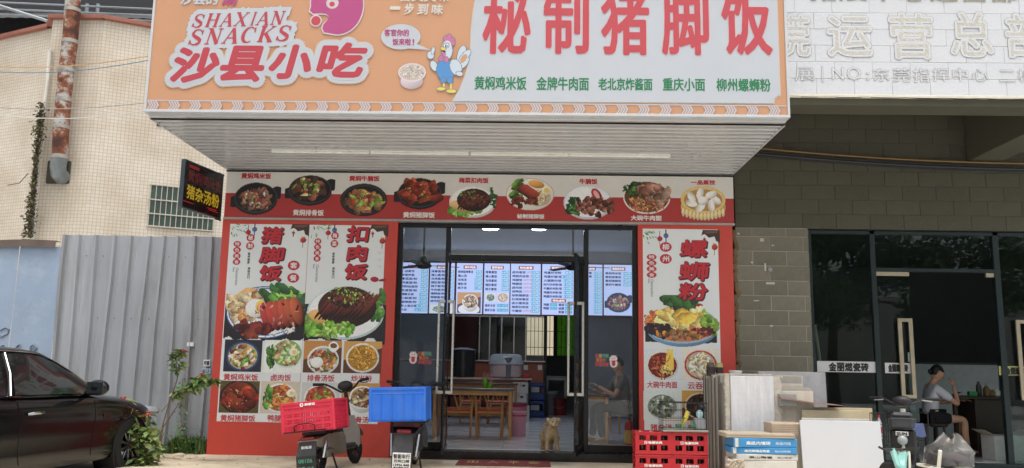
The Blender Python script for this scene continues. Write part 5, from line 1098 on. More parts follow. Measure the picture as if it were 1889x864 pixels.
for u in (0, .36, .7, 1.0): MB().box(a + mw * (wl * .5) + mn * .045 - Vector((0, 0, wh * u)), (wl + .08, .035, .032), .004, Mw).build('cross_bar', pc('cream_bars', (186, 180, 166), rough=.5), wn)
a, b_ = onwall(290, 222), onwall(330, 238); MB().box((a + b_) / 2, ((b_ - a).dot(mw), .06, a.z - b_.z), .01, Mw).build('vent_opening', black, tb)
# rusty flue
rust = bpy.data.materials.new('rusty_zinc'); rust.use_nodes = True; t_ = rust.node_tree; N = t_.nodes; b = N['Principled BSDF']; tc = N.new('ShaderNodeTexCoord'); no = N.new('ShaderNodeTexNoise'); no.inputs['Scale'].default_value = 1.7; no.inputs['Detail'].default_value = 9; no.inputs['Roughness'].default_value = .7; t_.links.new(tc.outputs['Object'], no.inputs[0]); rp = N.new('ShaderNodeValToRGB'); rp.color_ramp.elements[0].position = .40; rp.color_ramp.elements[0].color = (*s2l((70, 42, 34)), 1); rp.color_ramp.elements[1].position = .58; rp.color_ramp.elements[1].color = (*s2l((176, 178, 172)), 1); e_ = rp.color_ramp.elements.new(.5); e_.color = (*s2l((134, 78, 48)), 1); t_.links.new(no.outputs[0], rp.inputs[0]); t_.links.new(rp.outputs[0], b.inputs['Base Color']); b.inputs['Roughness'].default_value = .7; b.inputs['Metallic'].default_value = .2
YQ = YT - .35
fu = thing('rusty_flue', 'rusty round metal flue strapped up the cream tiled building', 'flue', at(108, 320, YQ))
pts = [at(x, y, YQ) for x, y in ((135, -30), (134, 20), (129, 78), (122, 130), (117, 185), (113, 235), (110, 290))]
rad = .20
for i in range(len(pts) - 1): MB().tube([pts[i], pts[i + 1]], [rad, rad * .97], 20).build('pipe_section', rust, fu, smooth=True); MB().tube([pts[i + 1] + Vector((0, 0, .05)), pts[i + 1] - Vector((0, 0, .05))], rad * 1.06, 20).build('band', pc('worn_zinc', (166, 160, 150), rough=.5, metal=.5, var=.25), fu, smooth=True)
e0 = pts[-1]; MB().tube([e0, e0 - Vector((.03, -.02, .25)), e0 + Vector((-.04, .1, -.42)), e0 + Vector((-.05, .33, -.48))], [rad, rad, rad * 1.0, rad], 20).build('elbow', pc('grey_zinc', (128, 134, 134), rough=.45, metal=.4, var=.2), fu, smooth=True)
e1 = at(108, 318, YT - .02); MB().box(e1, (.62, .08, .62), .02).build('wall_plate', pc('dark_sealant', (70, 66, 56), rough=.9, var=.3), fu)
wp = thing('white_drain_pipe', 'thin white drain pipe at the corner of the cream tiled building', 'pipe', at(60, 440, YT - .1)); MB().tube([at(92, 95, YT - .1), at(88, 150, YT - .1), at(80, 215, YT - .1), at(68, 340, YT - .1), at(60, 440, YT - .1), at(58, 470, YT - .1)], .05, 10).build('pipe', pc('white_pvc', (216, 212, 202), rough=.5), wp, smooth=True); MB().tube([at(92, 95, YT - .1), at(96, 94, YT + .3)], .05, 8).build('bend', pc('white_pvc', (216, 212, 202)), wp)
# creeper beside it
iv = thing('dry_creeper', 'dry brown green creeper hanging down the corner of the tiled building', 'creeper', at(55, 440, YT - .2))
m = MB(); g = random.Random(3)
for k_ in range(5): m.tube([at(76 - i * 2.4 + g.uniform(-3, 3), 190 + i * 27, YT - .2) for i in range(10)], .018, 5)
m.tube([at(52, 320, YT - .2), at(36, 338, YT - .2), at(14, 342, YT - .2)], .012, 5); m.build('stem', pc('creeper_stem', (92, 78, 60), rough=.9), iv)
m = MB()
for i in range(1500):
    f_ = g.random() ** .8; px = 77 - 25 * f_ + g.gauss(0, 4.2 + 2 * math.sin(f_ * 9)); p_ = at(px, 188 + 250 * f_, YT - .2 - g.random() * .25); s_ = g.uniform(.025, .06); u = Vector((g.uniform(-1, 1), g.uniform(-1, 1), g.uniform(-1, .4))).normalized() * s_; v = u.cross(Vector((g.uniform(-1, 1), g.uniform(-1, 1), 1))).normalized() * s_ * .6
    m.add([p_ - u, p_ + v, p_ + u, p_ - v], [(0, 1, 2, 3)], s2l(g.choice(((84, 84, 56), (96, 80, 58), (70, 66, 50), (110, 112, 70), (88, 72, 56)))))
o = m.build('foliage', print_mat('leaf_print', .8), iv, recalc=False); o['kind'] = 'stuff'
# roof structure over the tiled building
rf = thing('steel_roof', 'dark corrugated roof on steel struts above the cream tiled building', 'roof', (cor[2][0], YT + 3, ztop))
dk = pc('dark_sheet_roof', (46, 46, 50), rough=.6, var=.3, scale=6); gal = pc('galvanised_steel', (150, 156, 160), rough=.4, metal=.6)
V = []; m = MB(); xs_ = np.arange(cor[0][0] - 2, cor[4][0] + 4, .18)
for i, x in enumerate(xs_): V += [(x, YT + 1.2, ztop + .55 + .03 * (i % 2)), (x, YT + 9, ztop + 4.2 + .03 * (i % 2))]
m.add(V, [(2 * i, 2 * i + 2, 2 * i + 3, 2 * i + 1) for i in range(len(xs_) - 1)]); m.build('roof_sheet', dk, rf)
MB().span(cor[0][0] - 2, cor[4][0] + 4, YT + 5.5, YT + 5.7, ztop - .6, ztop + 3.4).build('back_screen', dk, rf)
for px in (180, 160): p_ = at(px, 20, YT + 1.2); MB().tube([(p_.x, YT + 1.2, ztop), (p_.x, YT + 1.2, ztop + 1.0)], .05, 6).build('strut', gal, rf)
for y_ in (8, 20, 30): a, b_ = at(-20, y_ - 4, YT + 1), at(300, y_ + 10, YT + 1.0); MB().tube([a, b_], .03, 6).build('purlin', gal, rf)
MB().tube([at(-10, 8, YT + .9), at(90, 40, YT + .9)], .045, 6).build('brace', gal, rf)
# cables strung across
for k_, (p0, p1, sag, c, lab) in enumerate((((-40, 122), (300, 100), .1, (190, 150, 96), 'ochre cable strung across the tiled building, uppermost of four'), ((-40, 131), (300, 107), .12, (96, 124, 150), 'blue cable strung just beneath the ochre cable'), ((-40, 197), (300, 187), .08, (150, 150, 146), 'thin grey cable crossing the lower flue, above a pale one'), ((-40, 207), (300, 200), .14, (200, 200, 196), 'pale cable crossing the lower flue, lowest of four'))):
    a, b_ = at(*p0, 14), at(*p1, 12.5); m = MB(); m.tube([a.lerp(b_, i / 14) - Vector((0, 0, sag * math.sin(math.pi * i / 14))) for i in range(15)], .007, 5); solo('overhead_cable', lab, 'cable', m, pc('cable_%d' % k_, c, rough=.6), group='cables over the hoarding')

# ---- weeds along the hoarding
def blade_cluster(mb, base, n, h, spread, cols, g, wd=.006):
    for i in range(n):
        a = g.random() * 6.283; hh = h * g.uniform(.5, 1.1); tip = base + Vector((math.cos(a) * spread * g.random(), math.sin(a) * spread * g.random(), hh)); mid = base.lerp(tip, .5) + Vector((math.cos(a) * .01, math.sin(a) * .01, hh * .12)); w = Vector((-math.sin(a), math.cos(a), 0)) * wd; b0 = base + Vector((g.uniform(-1, 1), g.uniform(-1, 1), 0)) * spread * .35
        c = s2l(tuple(v * g.uniform(.75, 1.15) for v in g.choice(cols))); mb.add([b0 - w, b0 + w, mid + w, mid - w, tip], [(0, 1, 2, 3), (3, 2, 4)], c)
g = random.Random(11); m = MB(); gc = [(88, 116, 58), (110, 138, 70), (70, 98, 50)]
for i in range(150):
    x = fx0 + 1.4 + (fx1 - fx0 - 1.45) * g.random(); y = 12.08 - abs(g.gauss(0, .12)); dens = .5 + .5 * math.sin(x * 5); blade_cluster(m, Vector((x, y, -.09 if x < -4.95 else 0)), 12, .16 * dens + .08, .1, gc, g, .007)
for i in range(700):
    x = fx1 - .08 - abs(g.gauss(0, .45)); y = 12.05 - abs(g.gauss(0, .14)); z = .02 + abs(g.gauss(0, .12)); s_ = g.uniform(.012, .03); u = Vector((g.uniform(-1, 1), g.uniform(-1, 1), g.uniform(-.5, .5))).normalized() * s_; v = u.cross(Vector((0, 0, 1))).normalized() * s_ * .6; p_ = Vector((x, y, z)); m.add([p_ - u, p_ + v, p_ + u, p_ - v], [(0, 1, 2, 3)], s2l(tuple(v_ * g.uniform(.7, 1.2) for v_ in g.choice(gc))))
o = m.build('weeds', print_mat('leaf_print', .8), None, recalc=False); tag(o, 'low green weeds growing along the foot of the steel hoarding', 'weeds', kind='stuff')
# upright vine against the hoarding
vn = thing('climbing_weed', 'slender green vine climbing the hoarding behind the flowering shrub', 'vine', (at(336, 800, 12.1).x, 12.1, 0)); pts = [at(335 + 2 * math.sin(i), 835 - i * 17, 12.1) for i in range(9)]; MB().tube(pts, .006, 5).build('stem', pc('vine_stem', (120, 118, 84), rough=.8), vn)
m = MB()
for i in range(120): p_ = pts[0].lerp(pts[-1], g.random() ** .8) + Vector((g.gauss(0, .04), -abs(g.gauss(0, .04)), 0)); s_ = g.uniform(.015, .032); u = Vector((g.uniform(-1, 1), g.uniform(-.5, .5), g.uniform(-.6, .4))).normalized() * s_; v = u.cross(Vector((0, -1, .3))).normalized() * s_ * .6; m.add([p_ - u, p_ + v, p_ + u, p_ - v], [(0, 1, 2, 3)], s2l(tuple(v_ * g.uniform(.8, 1.2) for v_ in (112, 132, 96))))
m.build('leaves', print_mat('leaf_print', .8), vn, recalc=False)['kind'] = 'stuff'
m = MB(); c_ = atz(324, 846, 0); m.ball((0, 0, 0), 1, 10, 7); m.v = [(c_.x + v[0] * .16 * (1 + .18 * math.sin(v[1] * 5 + v[2] * 7)), c_.y + v[1] * .12 * (1 + .2 * math.sin(v[0] * 6)), .01 + v[2] * .055 * (1 + .2 * math.sin(v[0] * 4))) for v in m.v]; solo('kerb_stone', 'rough broken kerb stone at the foot of the hoarding by the weeds', 'stone', m, concrete)

# ---- flowering shrub before the car's nose
leafm = [pc('leaf_green', (112, 140, 74), rough=.5, var=.2, scale=20), pc('leaf_olive', (142, 156, 88), rough=.5, var=.2, scale=20), pc('leaf_dark', (80, 104, 58), rough=.5, var=.2, scale=20)]
lm = MB(); lm.add([(0, 0, 0), (.028, .3, .05), (.034, .55, .04), (0, 1, -.12), (-.034, .55, .04), (-.028, .3, .05), (0, .3, .02), (0, .55, .01)], [(0, 1, 6), (1, 2, 7, 6), (2, 3, 7), (0, 6, 5), (6, 7, 4, 5), (7, 3, 4)])
lm.v = [(v[0] * 6.5, v[1], v[2]) for v in lm.v]
lmesh = [lm.mesh('leaf', q, smooth=True, recalc=False) for q in leafm]
def shrub(name, label, base, stems, seed):
    g = random.Random(seed); t = thing(name, label, 'shrub', base, local=True); bark = pc('shrub_bark', (124, 104, 84), rough=.8, var=.2)
    for pts, nl, tipn, r in stems:
        pts = [Vector(p_) - Vector(base) for p_ in pts]; MB().tube(pts, [r * (1 - .6 * i / (len(pts) - 1)) for i in range(len(pts))], 6).build('stem', bark, t, smooth=True)
        for i in range(int(nl * 1.9)):
            f_ = g.uniform(tipn, 1); k_ = f_ * (len(pts) - 1); a = pts[min(int(k_), len(pts) - 2)]; b_ = pts[min(int(k_), len(pts) - 2) + 1]; p_ = a.lerp(b_, k_ - min(int(k_), len(pts) - 2))
            o = obj('leaf', g.choice(lmesh), t); o.location = p_ + Vector((g.gauss(0, .015), g.gauss(0, .015), g.gauss(0, .015))); o.rotation_euler = (g.gauss(-.15, .45), g.gauss(0, .5), g.random() * 6.283); s_ = g.uniform(.085, .15); o.scale = (s_, s_, s_)
        if r > .006: 
            m = MB()
            for i in range(7): m.ball(pts[-1] + Vector((g.gauss(0, .015), g.gauss(0, .015), g.gauss(.01, .012))), .013, 6, 4)
            m.build('flower', pc('red_flower', (190, 60, 60), rough=.6, var=.3, scale=40), t, smooth=True)
    return t
S = lambda px, py, Y=10.9: at(px, py, Y)
shrub('flowering_shrub', 'leggy shrub with reddish flowers leaning towards the red board', S(290, 880), [([S(291, 862), S(296, 800), S(310, 750), S(327, 700), S(324, 660), S(337, 650)], 26, .72, .012), ([S(291, 862), S(300, 790), S(330, 745), S(355, 715), S(372, 694)], 28, .72, .012), ([S(327, 700), S(322, 672), S(325, 655)], 14, .2, .005), ([S(355, 715), S(380, 705), S(400, 703)], 18, .2, .006), ([S(298, 760), S(318, 735), S(333, 720)], 14, .6, .006), ([S(295, 815), S(308, 790), S(312, 770)], 0, .3, .005)], 4)
shrub('flowering_shrub', 'bushy low shrub with pale green leaves against the black car', S(270, 885, 10.6), [([S(272, 880, 10.5), S(268, 820, 10.4), S(250, 770, 10.4), S(228, 738, 10.4)], 26, .3, .010), ([S(272, 880, 10.5), S(272, 810, 10.4), S(274, 765, 10.4)], 34, .2, .010), ([S(272, 880, 10.5), S(286, 830, 10.4), S(290, 790, 10.4)], 26, .2, .006), ([S(272, 880, 10.5), S(258, 830, 10.4), S(246, 800, 10.4)], 22, .3, .006), ([S(262, 880, 10.4), S(252, 845, 10.3)], 14, .3, .005)], 9)

# ================================================================ black car nosed up to the hoarding
paint = pm('black_car_paint', (.006, .0065, .007), rough=.13, var=.1, coat=0., spec=.4); cglass = pm('tinted_car_glass', (.012, .016, .017), rough=.03, var=.05, spec=.8); chrome = pc('chrome', (190, 192, 196), rough=.12, metal=1.); rub = pc('tyre_rubber', (30, 30, 31), rough=.85, bump=.2); trimb = pm('gloss_black_trim', (.004, .004, .004), rough=.25)
CX, CY, CR = -5.78, 8.70, R(-5.0)
car = thing('parked_car', 'black sedan parked nose-in against the steel hoarding', 'car', (CX, CY, -.094), CR, local=True)
def lerp_(t, xs, ys): return float(np.interp(t, xs, ys))
def smooth_(t, xs, ys):
    k_ = [t - .12, t - .06, t, t + .06, t + .12]; return sum(lerp_(v, xs, ys) for v in k_) / 5
L0, L1 = -2.4, 2.69
YSs = [-2.4, -2.3, -1.9, -1.2, -.4, .5, 1.0, 1.65, 2.17, 2.5, 2.69]
HW = [.66, .78, .88, .915, .92, .92, .915, .90, .84, .72, .52]; ZT = [.78, .95, 1.0, .985, .965, .955, .95, .90, .83, .74, .58]; ZB = [.42, .3, .25, .22, .2, .2, .2, .22, .24, .3, .4]
def sect(y):
    w, zt, zb = smooth_(y, YSs, HW), smooth_(y, YSs, ZT), smooth_(y, YSs, ZB); h = zt - zb
    half = [(0, zt + .02), (.4 * w, zt + .018), (.74 * w, zt), (.90 * w, zt - .035), (.965 * w, zt - .075), (.985 * w, zt - .16), (1. * w, zt - .26), (.985 * w, zb + .42 * h), (.975 * w, zb + .25 * h), (.985 * w, zb + .12 * h), (.95 * w, zb + .02 * h), (.8 * w, zb - .02), (0, zb - .02)]
    return [(x, y, z) for x, z in half] + [(-x, y, z) for x, z in half[-2:0:-1]]
m = MB(); m.loft([sect(y) for y in np.linspace(L0, L1, 60)])
body = m.mesh('body', paint, smooth='all')
# cut the wheel openings
cut = MB()
for wy in (-1.42, 1.72): cut.cyl((-1.3, wy, .30), (1.3, wy, .30), .37, n=32)
cm = cut.mesh('cut', paint); co_ = bpy.data.objects.new('cut', cm); COL.objects.link(co_); bo = bpy.data.objects.new('body', body); COL.objects.link(bo)
md = bo.modifiers.new('b', 'BOOLEAN'); md.object = co_; md.operation = 'DIFFERENCE'; md.solver = 'EXACT'
bpy.context.view_layer.update(); dg = bpy.context.evaluated_depsgraph_get(); nm = bpy.data.meshes.new_from_object(bo.evaluated_get(dg)); bpy.data.objects.remove(bo); bpy.data.objects.remove(co_)
nm.name = 'body'; nm.polygons.foreach_set('use_smooth', [True] * len(nm.polygons)); nm.set_sharp_from_angle(angle=R(50))
bodyo = obj('body', nm, car)
GY = [-1.85, -1.3, -.9, -.3, .2, .45, .8, 1.15]; GZ = [1.0, 1.27, 1.38, 1.43, 1.42, 1.38, 1.20, .97]
def ghalf(y, t):                        # side of the cabin: t = 0 belt .. 1 roof edge
    zr = smooth_(y, GY, GZ); zb = .93; wb = .86 - .02 * abs(y); wt = .60 - .03 * abs(y); z = zb + (zr - .03 - zb) * t; return wb + (wt - wb) * (t ** 1.25) * min(1, (zr - zb) / .45), z, zr
rings = []
for y in np.linspace(-1.85, 1.15, 46):
    half = []
    for t in (0, .25, .5, .75, .92): w_, z, zr = ghalf(y, t); half.append((w_, z))
    w_, z, zr = ghalf(y, 1); half += [(w_ - .02, zr - .018), (w_ * .7, zr + .004), (w_ * .35, zr + .012), (0, zr + .014)]
    rings.append([(x, y, z_) for x, z_ in half] + [(-x, y, z_) for x, z_ in half[-2::-1]])
m = MB(); m.loft(rings, closed=False, cap=False); m.build('cabin', paint, car, smooth='all')
def side_glass(y0, y1, name, slant0=0., slant1=0., parent=car):
  for s in (1, -1):
    m = MB(); n = 14; k_ = 6; V = []
    if 1:
        for i in range(n + 1):
            for j in range(k_ + 1):
                t = .06 + .84 * j / k_; y = y0 + slant0 * t + (y1 + slant1 * t - y0 - slant0 * t) * i / n; w_, z, zr = ghalf(y, t); V.append((s * (w_ + .008), y, z))
    m.v = V; m.f = [(b0 + i * (k_ + 1) + j, b0 + (i + 1) * (k_ + 1) + j, b0 + (i + 1) * (k_ + 1) + j + 1, b0 + i * (k_ + 1) + j + 1) for b0 in (0,) for i in range(n) for j in range(k_)]; m.c = [None] * len(m.f)
    m.build(name, cglass, parent, smooth='all', recalc=False)
side_glass(-.36, .92, 'front_window', .14, -.62); side_glass(-1.32, -.48, 'rear_window', .1, .12)
for s in (-1, 1):
    pts = []
    for y in np.linspace(-1.5, -.30, 14): w_, z, zr = ghalf(y, .03); pts.append((s * (w_ + .012), y, z))
    MB().tube(pts, .010, 6).build('belt_trim', chrome, car, smooth=True)
    pts = []
    for y in np.linspace(-1.5, 1.0, 24): w_, z, zr = ghalf(y, .97); pts.append((s * (w_ + .006), y, z))
    MB().tube(pts, .008, 6).build('roof_trim', trimb if False else chrome, car, smooth=True)
    MB().tube([(s * (ghalf(-.42, .05)[0] + .011), -.42, ghalf(-.42, .05)[1]), (s * (ghalf(-.32, .5)[0] + .011), -.32, ghalf(-.32, .5)[1]), (s * (ghalf(-.26, .93)[0] + .011), -.26, ghalf(-.26, .93)[1])], .010, 6).build('pillar_trim', chrome, car, smooth=True)
    for yy, sl in ((-.36, -.14), (.92, .04), (-1.35, .1)):
        m = MB(); pts = []
        for q in sect(yy)[4:10]: pts.append((s * (q[0] + .0005), yy + (q[2] - .9) * sl, q[2]))
        m.tube(pts, .004, 4); m.build('door_seam', trimb, car)
    # handles and mirror
    for yy in (-.10, -1.02):
        w_ = sect(yy)[6][0]; MB().tube([(s * (w_ - .005), yy - .12, .775), (s * (w_ + .03), yy - .09, .782), (s * (w_ + .034), yy + .06, .785), (s * (w_ - .002), yy + .11, .782)], [.012, .017, .017, .012], 8).build('door_handle', chrome, car, smooth=True)
    mr = thing('x', 'x', 'x') if False else None
    mo_ = MB(); mo_.ball((s * 1.03, .72, 1.02), (.125, .075, .085), 18, 12); mi = mo_.build('side_mirror', paint, car, smooth='all')
    MB().tube([(s * .84, .80, .95), (s * .95, .75, .965), (s * 1.0, .73, .975)], [.03, .028, .03], 8).build('mirror_arm', trimb, mi, smooth=True); MB().box((s * 1.035, .655, 1.02), (.19, .008, .125), .003).build('mirror_glass', cglass, mi); MB().tube([(s * .93, .775, .985), (s * 1.04, .80, .99), (s * 1.14, .755, 1.0)], .007, 6).build('mirror_trim', chrome, mi, smooth=True)
    MB().box((s * .915, 1.15, .70), (.01, .16, .05), .004).build('fender_vent', trimb, car)
# windscreen, lamps, bumper
m = MB(); V = []
for i in range(9):
    y = .50 + .58 * i / 8; w_, z, zr = ghalf(y, .96)
    for j in range(-4, 5): V.append((j / 4 * (w_ - .07), y, zr + .018 - .012 * abs(j) / 4 - .006))
m.add(V, [(i * 9 + j, i * 9 + j + 1, (i + 1) * 9 + j + 1, (i + 1) * 9 + j) for i in range(8) for j in range(8)]); m.build('windscreen', cglass, car, smooth='all')
for s in (-1, 1): MB().ball((s * .66, 2.36, .70), (.2, .17, .07), 14, 8).build('headlight', pc('lamp_glass', (150, 156, 160), rough=.08), car, smooth=True)
MB().ball((0, 2.6, .55), (.45, .09, .16), 16, 8).build('grille', trimb, car, smooth=True)
for wy in (-1.42, 1.72):
    for s in (-1, 1):
        m = MB(); m.lathe([(.20, -.09), (.31, -.10), (.335, -.07), (.335, .07), (.31, .10), (.20, .09)], (s * .80, wy, .335), 36, 'x', ring=True); wh = m.build('wheel', rub, car, smooth=True)
        m = MB(); m.lathe([(.21, -.08), (.215, .085), (.20, .09), (.19, .05), (.19, -.08)], (s * .80, wy, .335), 30, 'x', ring=True); m.lathe([(.05, .05), (.05, .075), (0, .08)], (s * .80 + (0 if s > 0 else -.08), wy, .335), 16, 'x')
        for i in range(10): a = i * math.pi / 5; M = Matrix.Rotation(a, 3, 'X'); m.box(Vector((s * .865, wy, .335)) + M @ Vector((0, 0, .115)), (.025, .03, .18), .006, M)
        m.build('rim', pc('alloy', (120, 122, 126), rough=.25, metal=.9), wh, smooth=True)
        MB().lathe([(.365, -.14), (.375, .125), (.36, .125), (.35, -.14)], (s * .775, wy, .31), 30, 'x', ring=True).build('arch_liner', rub, car)
# ================================================================ right: neighbour with the block wall and white fascia
YW = F + .02                             # block wall face
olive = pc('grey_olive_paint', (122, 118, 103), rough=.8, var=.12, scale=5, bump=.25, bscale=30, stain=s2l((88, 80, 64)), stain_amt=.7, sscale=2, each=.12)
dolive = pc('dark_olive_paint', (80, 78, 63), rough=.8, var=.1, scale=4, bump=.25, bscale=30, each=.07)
mortar = pc('dark_mortar', (168, 162, 146), rough=.95, var=.2)
gx0 = at(1497, 560, YW).x; gztop = at(1680, 424, YW).z
def course_wall(parent, x0, x1, z0, z1, yface, bw, bh, mat, joint=.012, depth=.06, seed=1, hole=None, jit=.004):
    g = random.Random(seed); row = 0; z = z0; cache = {}
    while z < z1 - .02:
        h = min(bh, z1 - z) - joint; x = x0 - (bw / 2 if row % 2 else 0)
        while x < x1 - .01:
            a, b_ = max(x, x0), min(x + bw, x1) - joint
            if b_ - a > .03 and not (hole and hole(a, b_, z, z + h)):
                key = (round(b_ - a, 3), round(h, 3))
                if key not in cache: cache[key] = MB().box((0, 0, 0), (b_ - a, depth, h), .003).mesh('block', mat)
                o = obj('block', cache[key], parent, Vector((0, 0, 0))); off = OFF[parent.name]
                o.location = Vector(((a + b_) / 2, yface + depth / 2 + g.uniform(-jit, jit), z + h / 2)) - off
            x += bw
        z += bh; row += 1
bw_ = thing('block_wall', 'grey olive painted block wall under the dark canopy, over and beside the glass shopfront', 'wall', ((XR + 14) / 2, YW + .1, 0))
WX1 = 9.2
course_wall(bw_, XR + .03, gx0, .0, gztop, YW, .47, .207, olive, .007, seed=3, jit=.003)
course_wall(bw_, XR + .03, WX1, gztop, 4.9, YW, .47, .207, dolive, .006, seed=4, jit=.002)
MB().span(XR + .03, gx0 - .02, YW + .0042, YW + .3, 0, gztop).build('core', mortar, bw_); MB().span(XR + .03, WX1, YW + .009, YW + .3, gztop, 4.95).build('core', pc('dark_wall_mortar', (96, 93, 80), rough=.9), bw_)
g = random.Random(8); m = MB()
for px, py, w, h in ((1402, 440, 7, 6), (1423, 452, 5, 2), (1410, 486, 3, 14), (1413, 521, 16, 4), (1390, 554, 10, 2), (1385, 483, 4, 3), (1360, 430, 4, 3), (1420, 600, 6, 3)):
    b = box2((px, py, px + w, py + h), YW); m.span(b[0], b[2], YW - .0075, YW - .0055, b[1], b[3])
m.build('scraped_patches', pc('scraped_plaster', (196, 192, 182), rough=.9), bw_)
b = box2((1417, 494, 1424, 502), YW); MB().lathe([(.03, 0), (.03, .012), (0, .014)], ((b[0] + b[2]) / 2, YW - .02, (b[1] + b[3]) / 2), 14, 'y').build('cover_plate', pc('grey_plate', (150, 152, 150), rough=.5), bw_)
m = MB(); rr = random.Random(2)
for i in range(60): z = 3.2 * i / 60; m.ball((XR + .02 + rr.gauss(0, .012), YW - .008, z), (.03, .012, .05), 6, 4)
m.build('mortar_smear', pc('brown_mortar', (116, 96, 70), rough=.95, var=.3), bw_)

# ---- white block fascia beam of the neighbour's canopy
YC = 9.8
wpaint = pc('white_block_paint', (206, 208, 211), rough=.7, var=.04, scale=2.5, stain=s2l((196, 194, 186)), stain_amt=.35, sscale=1.3, bump=.15, bscale=25, each=.012)
fz0 = at(1670, 181, YC).z; fzx0 = sx1 + .06
fa = thing('white_block_fascia', 'white painted block fascia bearing traces of removed characters beside the signboard', 'fascia', ((fzx0 + WX1) / 2, YC + .2, fz0))
course_wall(fa, fzx0, WX1, fz0 + .03, 6.1, YC, .445, .206, wpaint, .005, .07, 6, jit=.0015)
MB().span(fzx0, WX1, YC + .0045, YC + .38, fz0 + .028, 6.1).build('core', pc('pale_mortar', (186, 186, 184), rough=.9), fa)
MB().span(fzx0, WX1, YC - .035, YC + .0, fz0 - .012, fz0 + .026, .006).build('ledge', pc('cream_ledge', (214, 208, 190), rough=.7), fa)
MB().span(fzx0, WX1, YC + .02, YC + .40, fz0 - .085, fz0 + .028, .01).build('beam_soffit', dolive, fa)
ghost = pc('glue_residue', (198, 192, 178), rough=.9, var=.25, scale=25, bump=.6, bscale=60); ghost2 = pc('glue_edge', (150, 145, 132), rough=.9, var=.3, scale=30)
def ghostly(tx, b, bold):
    bb = box2(b, YC); m = MB(); letters(m, tx, bb, YC - .0045, bold=bold * 1.16, n=8); m.build('residue_edge', ghost2, fa, recalc=False)
    m = MB(); letters(m, tx, bb, YC - .0055, bold=bold, n=8); m.build('residue', ghost if False else wpaint, fa, recalc=False)
    m = MB(); letters(m, tx, bb, YC - .0065, bold=0); m.build('residue_core', pc('glue_core', (196, 192, 182), rough=.9, var=.1, scale=18, bump=.6, bscale=50), fa, recalc=False)
for ch, b in (('莞', (1445, 30, 1492, 103)), ('运', (1528, 32, 1606, 103)), ('营', (1643, 27, 1719, 107)), ('总', (1754, 25, 1829, 103)), ('部', (1857, 28, 1930, 105))): ghostly(ch, b, .026)
for ch, b in (('展', (1466, 125, 1502, 149)), ('|', (1516, 123, 1518, 152)), ('N', (1535, 125, 1556, 147)), ('O', (1562, 124, 1588, 148)), (':', (1598, 134, 1603, 148)), ('东', (1611, 127, 1640, 150)), ('莞', (1647, 126, 1678, 152)), ('指', (1684, 126, 1714, 152)), ('挥', (1720, 126, 1750, 150)), ('中', (1757, 126, 1785, 150)), ('心', (1792, 128, 1822, 150)), ('二', (1843, 130, 1872, 151)), ('楼', (1877, 128, 1908, 152))):
    bb = box2(b, YC); m = MB(); letters(m, ch, bb, YC - .0045, bold=.004, n=5); m.build('residue', ghost2, fa, recalc=False); m = MB(); letters(m, ch, bb, YC - .0055, bold=.0005, n=4); m.build('residue_core', wpaint, fa, recalc=False)
m = MB(); chars(m, '拓展中心运营部', box2((1490, -24, 1880, 3), YC), YC - .0045, bold=.006); m.build('residue', ghost2, fa, recalc=False)
m = MB(); m.tube([at(1455 + i * 24, 177 + i * .35 + (1.2 if i % 3 else 0), YC - .03) for i in range(20)], .006, 5); m.build('cable', black, fa)
ca = thing('canopy_slab', 'dark concrete canopy slab and cross beam over the right-hand shop', 'canopy', ((XR + WX1) / 2, 11, fz0))
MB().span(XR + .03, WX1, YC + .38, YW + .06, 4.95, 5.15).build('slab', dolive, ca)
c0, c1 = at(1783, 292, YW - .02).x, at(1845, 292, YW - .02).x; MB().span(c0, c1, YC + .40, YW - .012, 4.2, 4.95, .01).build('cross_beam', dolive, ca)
for k_, (dz, c, lab) in enumerate(((0, (140, 108, 62), 'ochre cable sagging along the dark wall above the block courses'), (-.05, (40, 40, 42), 'black cable under the ochre cable along the dark wall'), (-.085, (56, 56, 58), 'thick black cable bundle lowest along the dark wall'), (-.11, (36, 36, 40), 'thin black cable drooping under the bundle on the dark wall'))):
    a, b_ = at(1392, 285, YW - .15) + Vector((-.3, 0, .12)), at(1920, 303, YW - .12); m = MB(); m.tube([a.lerp(b_, i / 16) - Vector((0, 0, .05 * math.sin(math.pi * i / 16) - dz * (1 if i else .3))) for i in range(17)], .012 if k_ != 2 else .02, 6); solo('wall_cable', lab, 'cable', m, pc('wall_cable_%d' % k_, c, rough=.6), group='cables along the canopy wall')

# ---- dark green framed glass front
gfr = pc('dark_green_frame', (34, 46, 46), rough=.35, metal=.3, var=.1); dglass = glass_mat('dark_shop_glass', (.7, .8, .78), dirt=.004)
YG = F + .12; gz1 = gztop - .012
gs_ = thing('tile_shop_front', 'dark green framed glass shopfront of the tile shop under the canopy', 'shopfront', ((gx0 + WX1) / 2, YG, 0))
def gp(x0, x1, z0, z1, nm, y0=YG - .04, y1=YG + .04, mat=gfr, par=None): return MB().span(x0, x1, y0, y1, z0, z1, .004).build(nm, mat, par or gs_)
X1, X2, X3 = at(1613, 560, YG).x, at(1842, 560, YG).x, at(1905, 560, YG).x; zd = at(1720, 500, YG).z
gp(gx0, gx0 + .05, .02, gz1, 'jamb'); gp(X1 - .035, X1 + .035, .02, gz1, 'mullion'); gp(X2 - .04, X2 + .04, .02, gz1, 'mullion'); gp(gx0 + .05, WX1, gz1 - .05, gz1, 'head_rail'); gp(X1 + .035, X2 - .04, zd - .02, zd + .03, 'transom'); gp(gx0 + .05, WX1, -.12, .06, 'threshold', F - .02, YG + .06)
gp(WX1 - .05, WX1, .06, gz1 - .05, 'jamb')
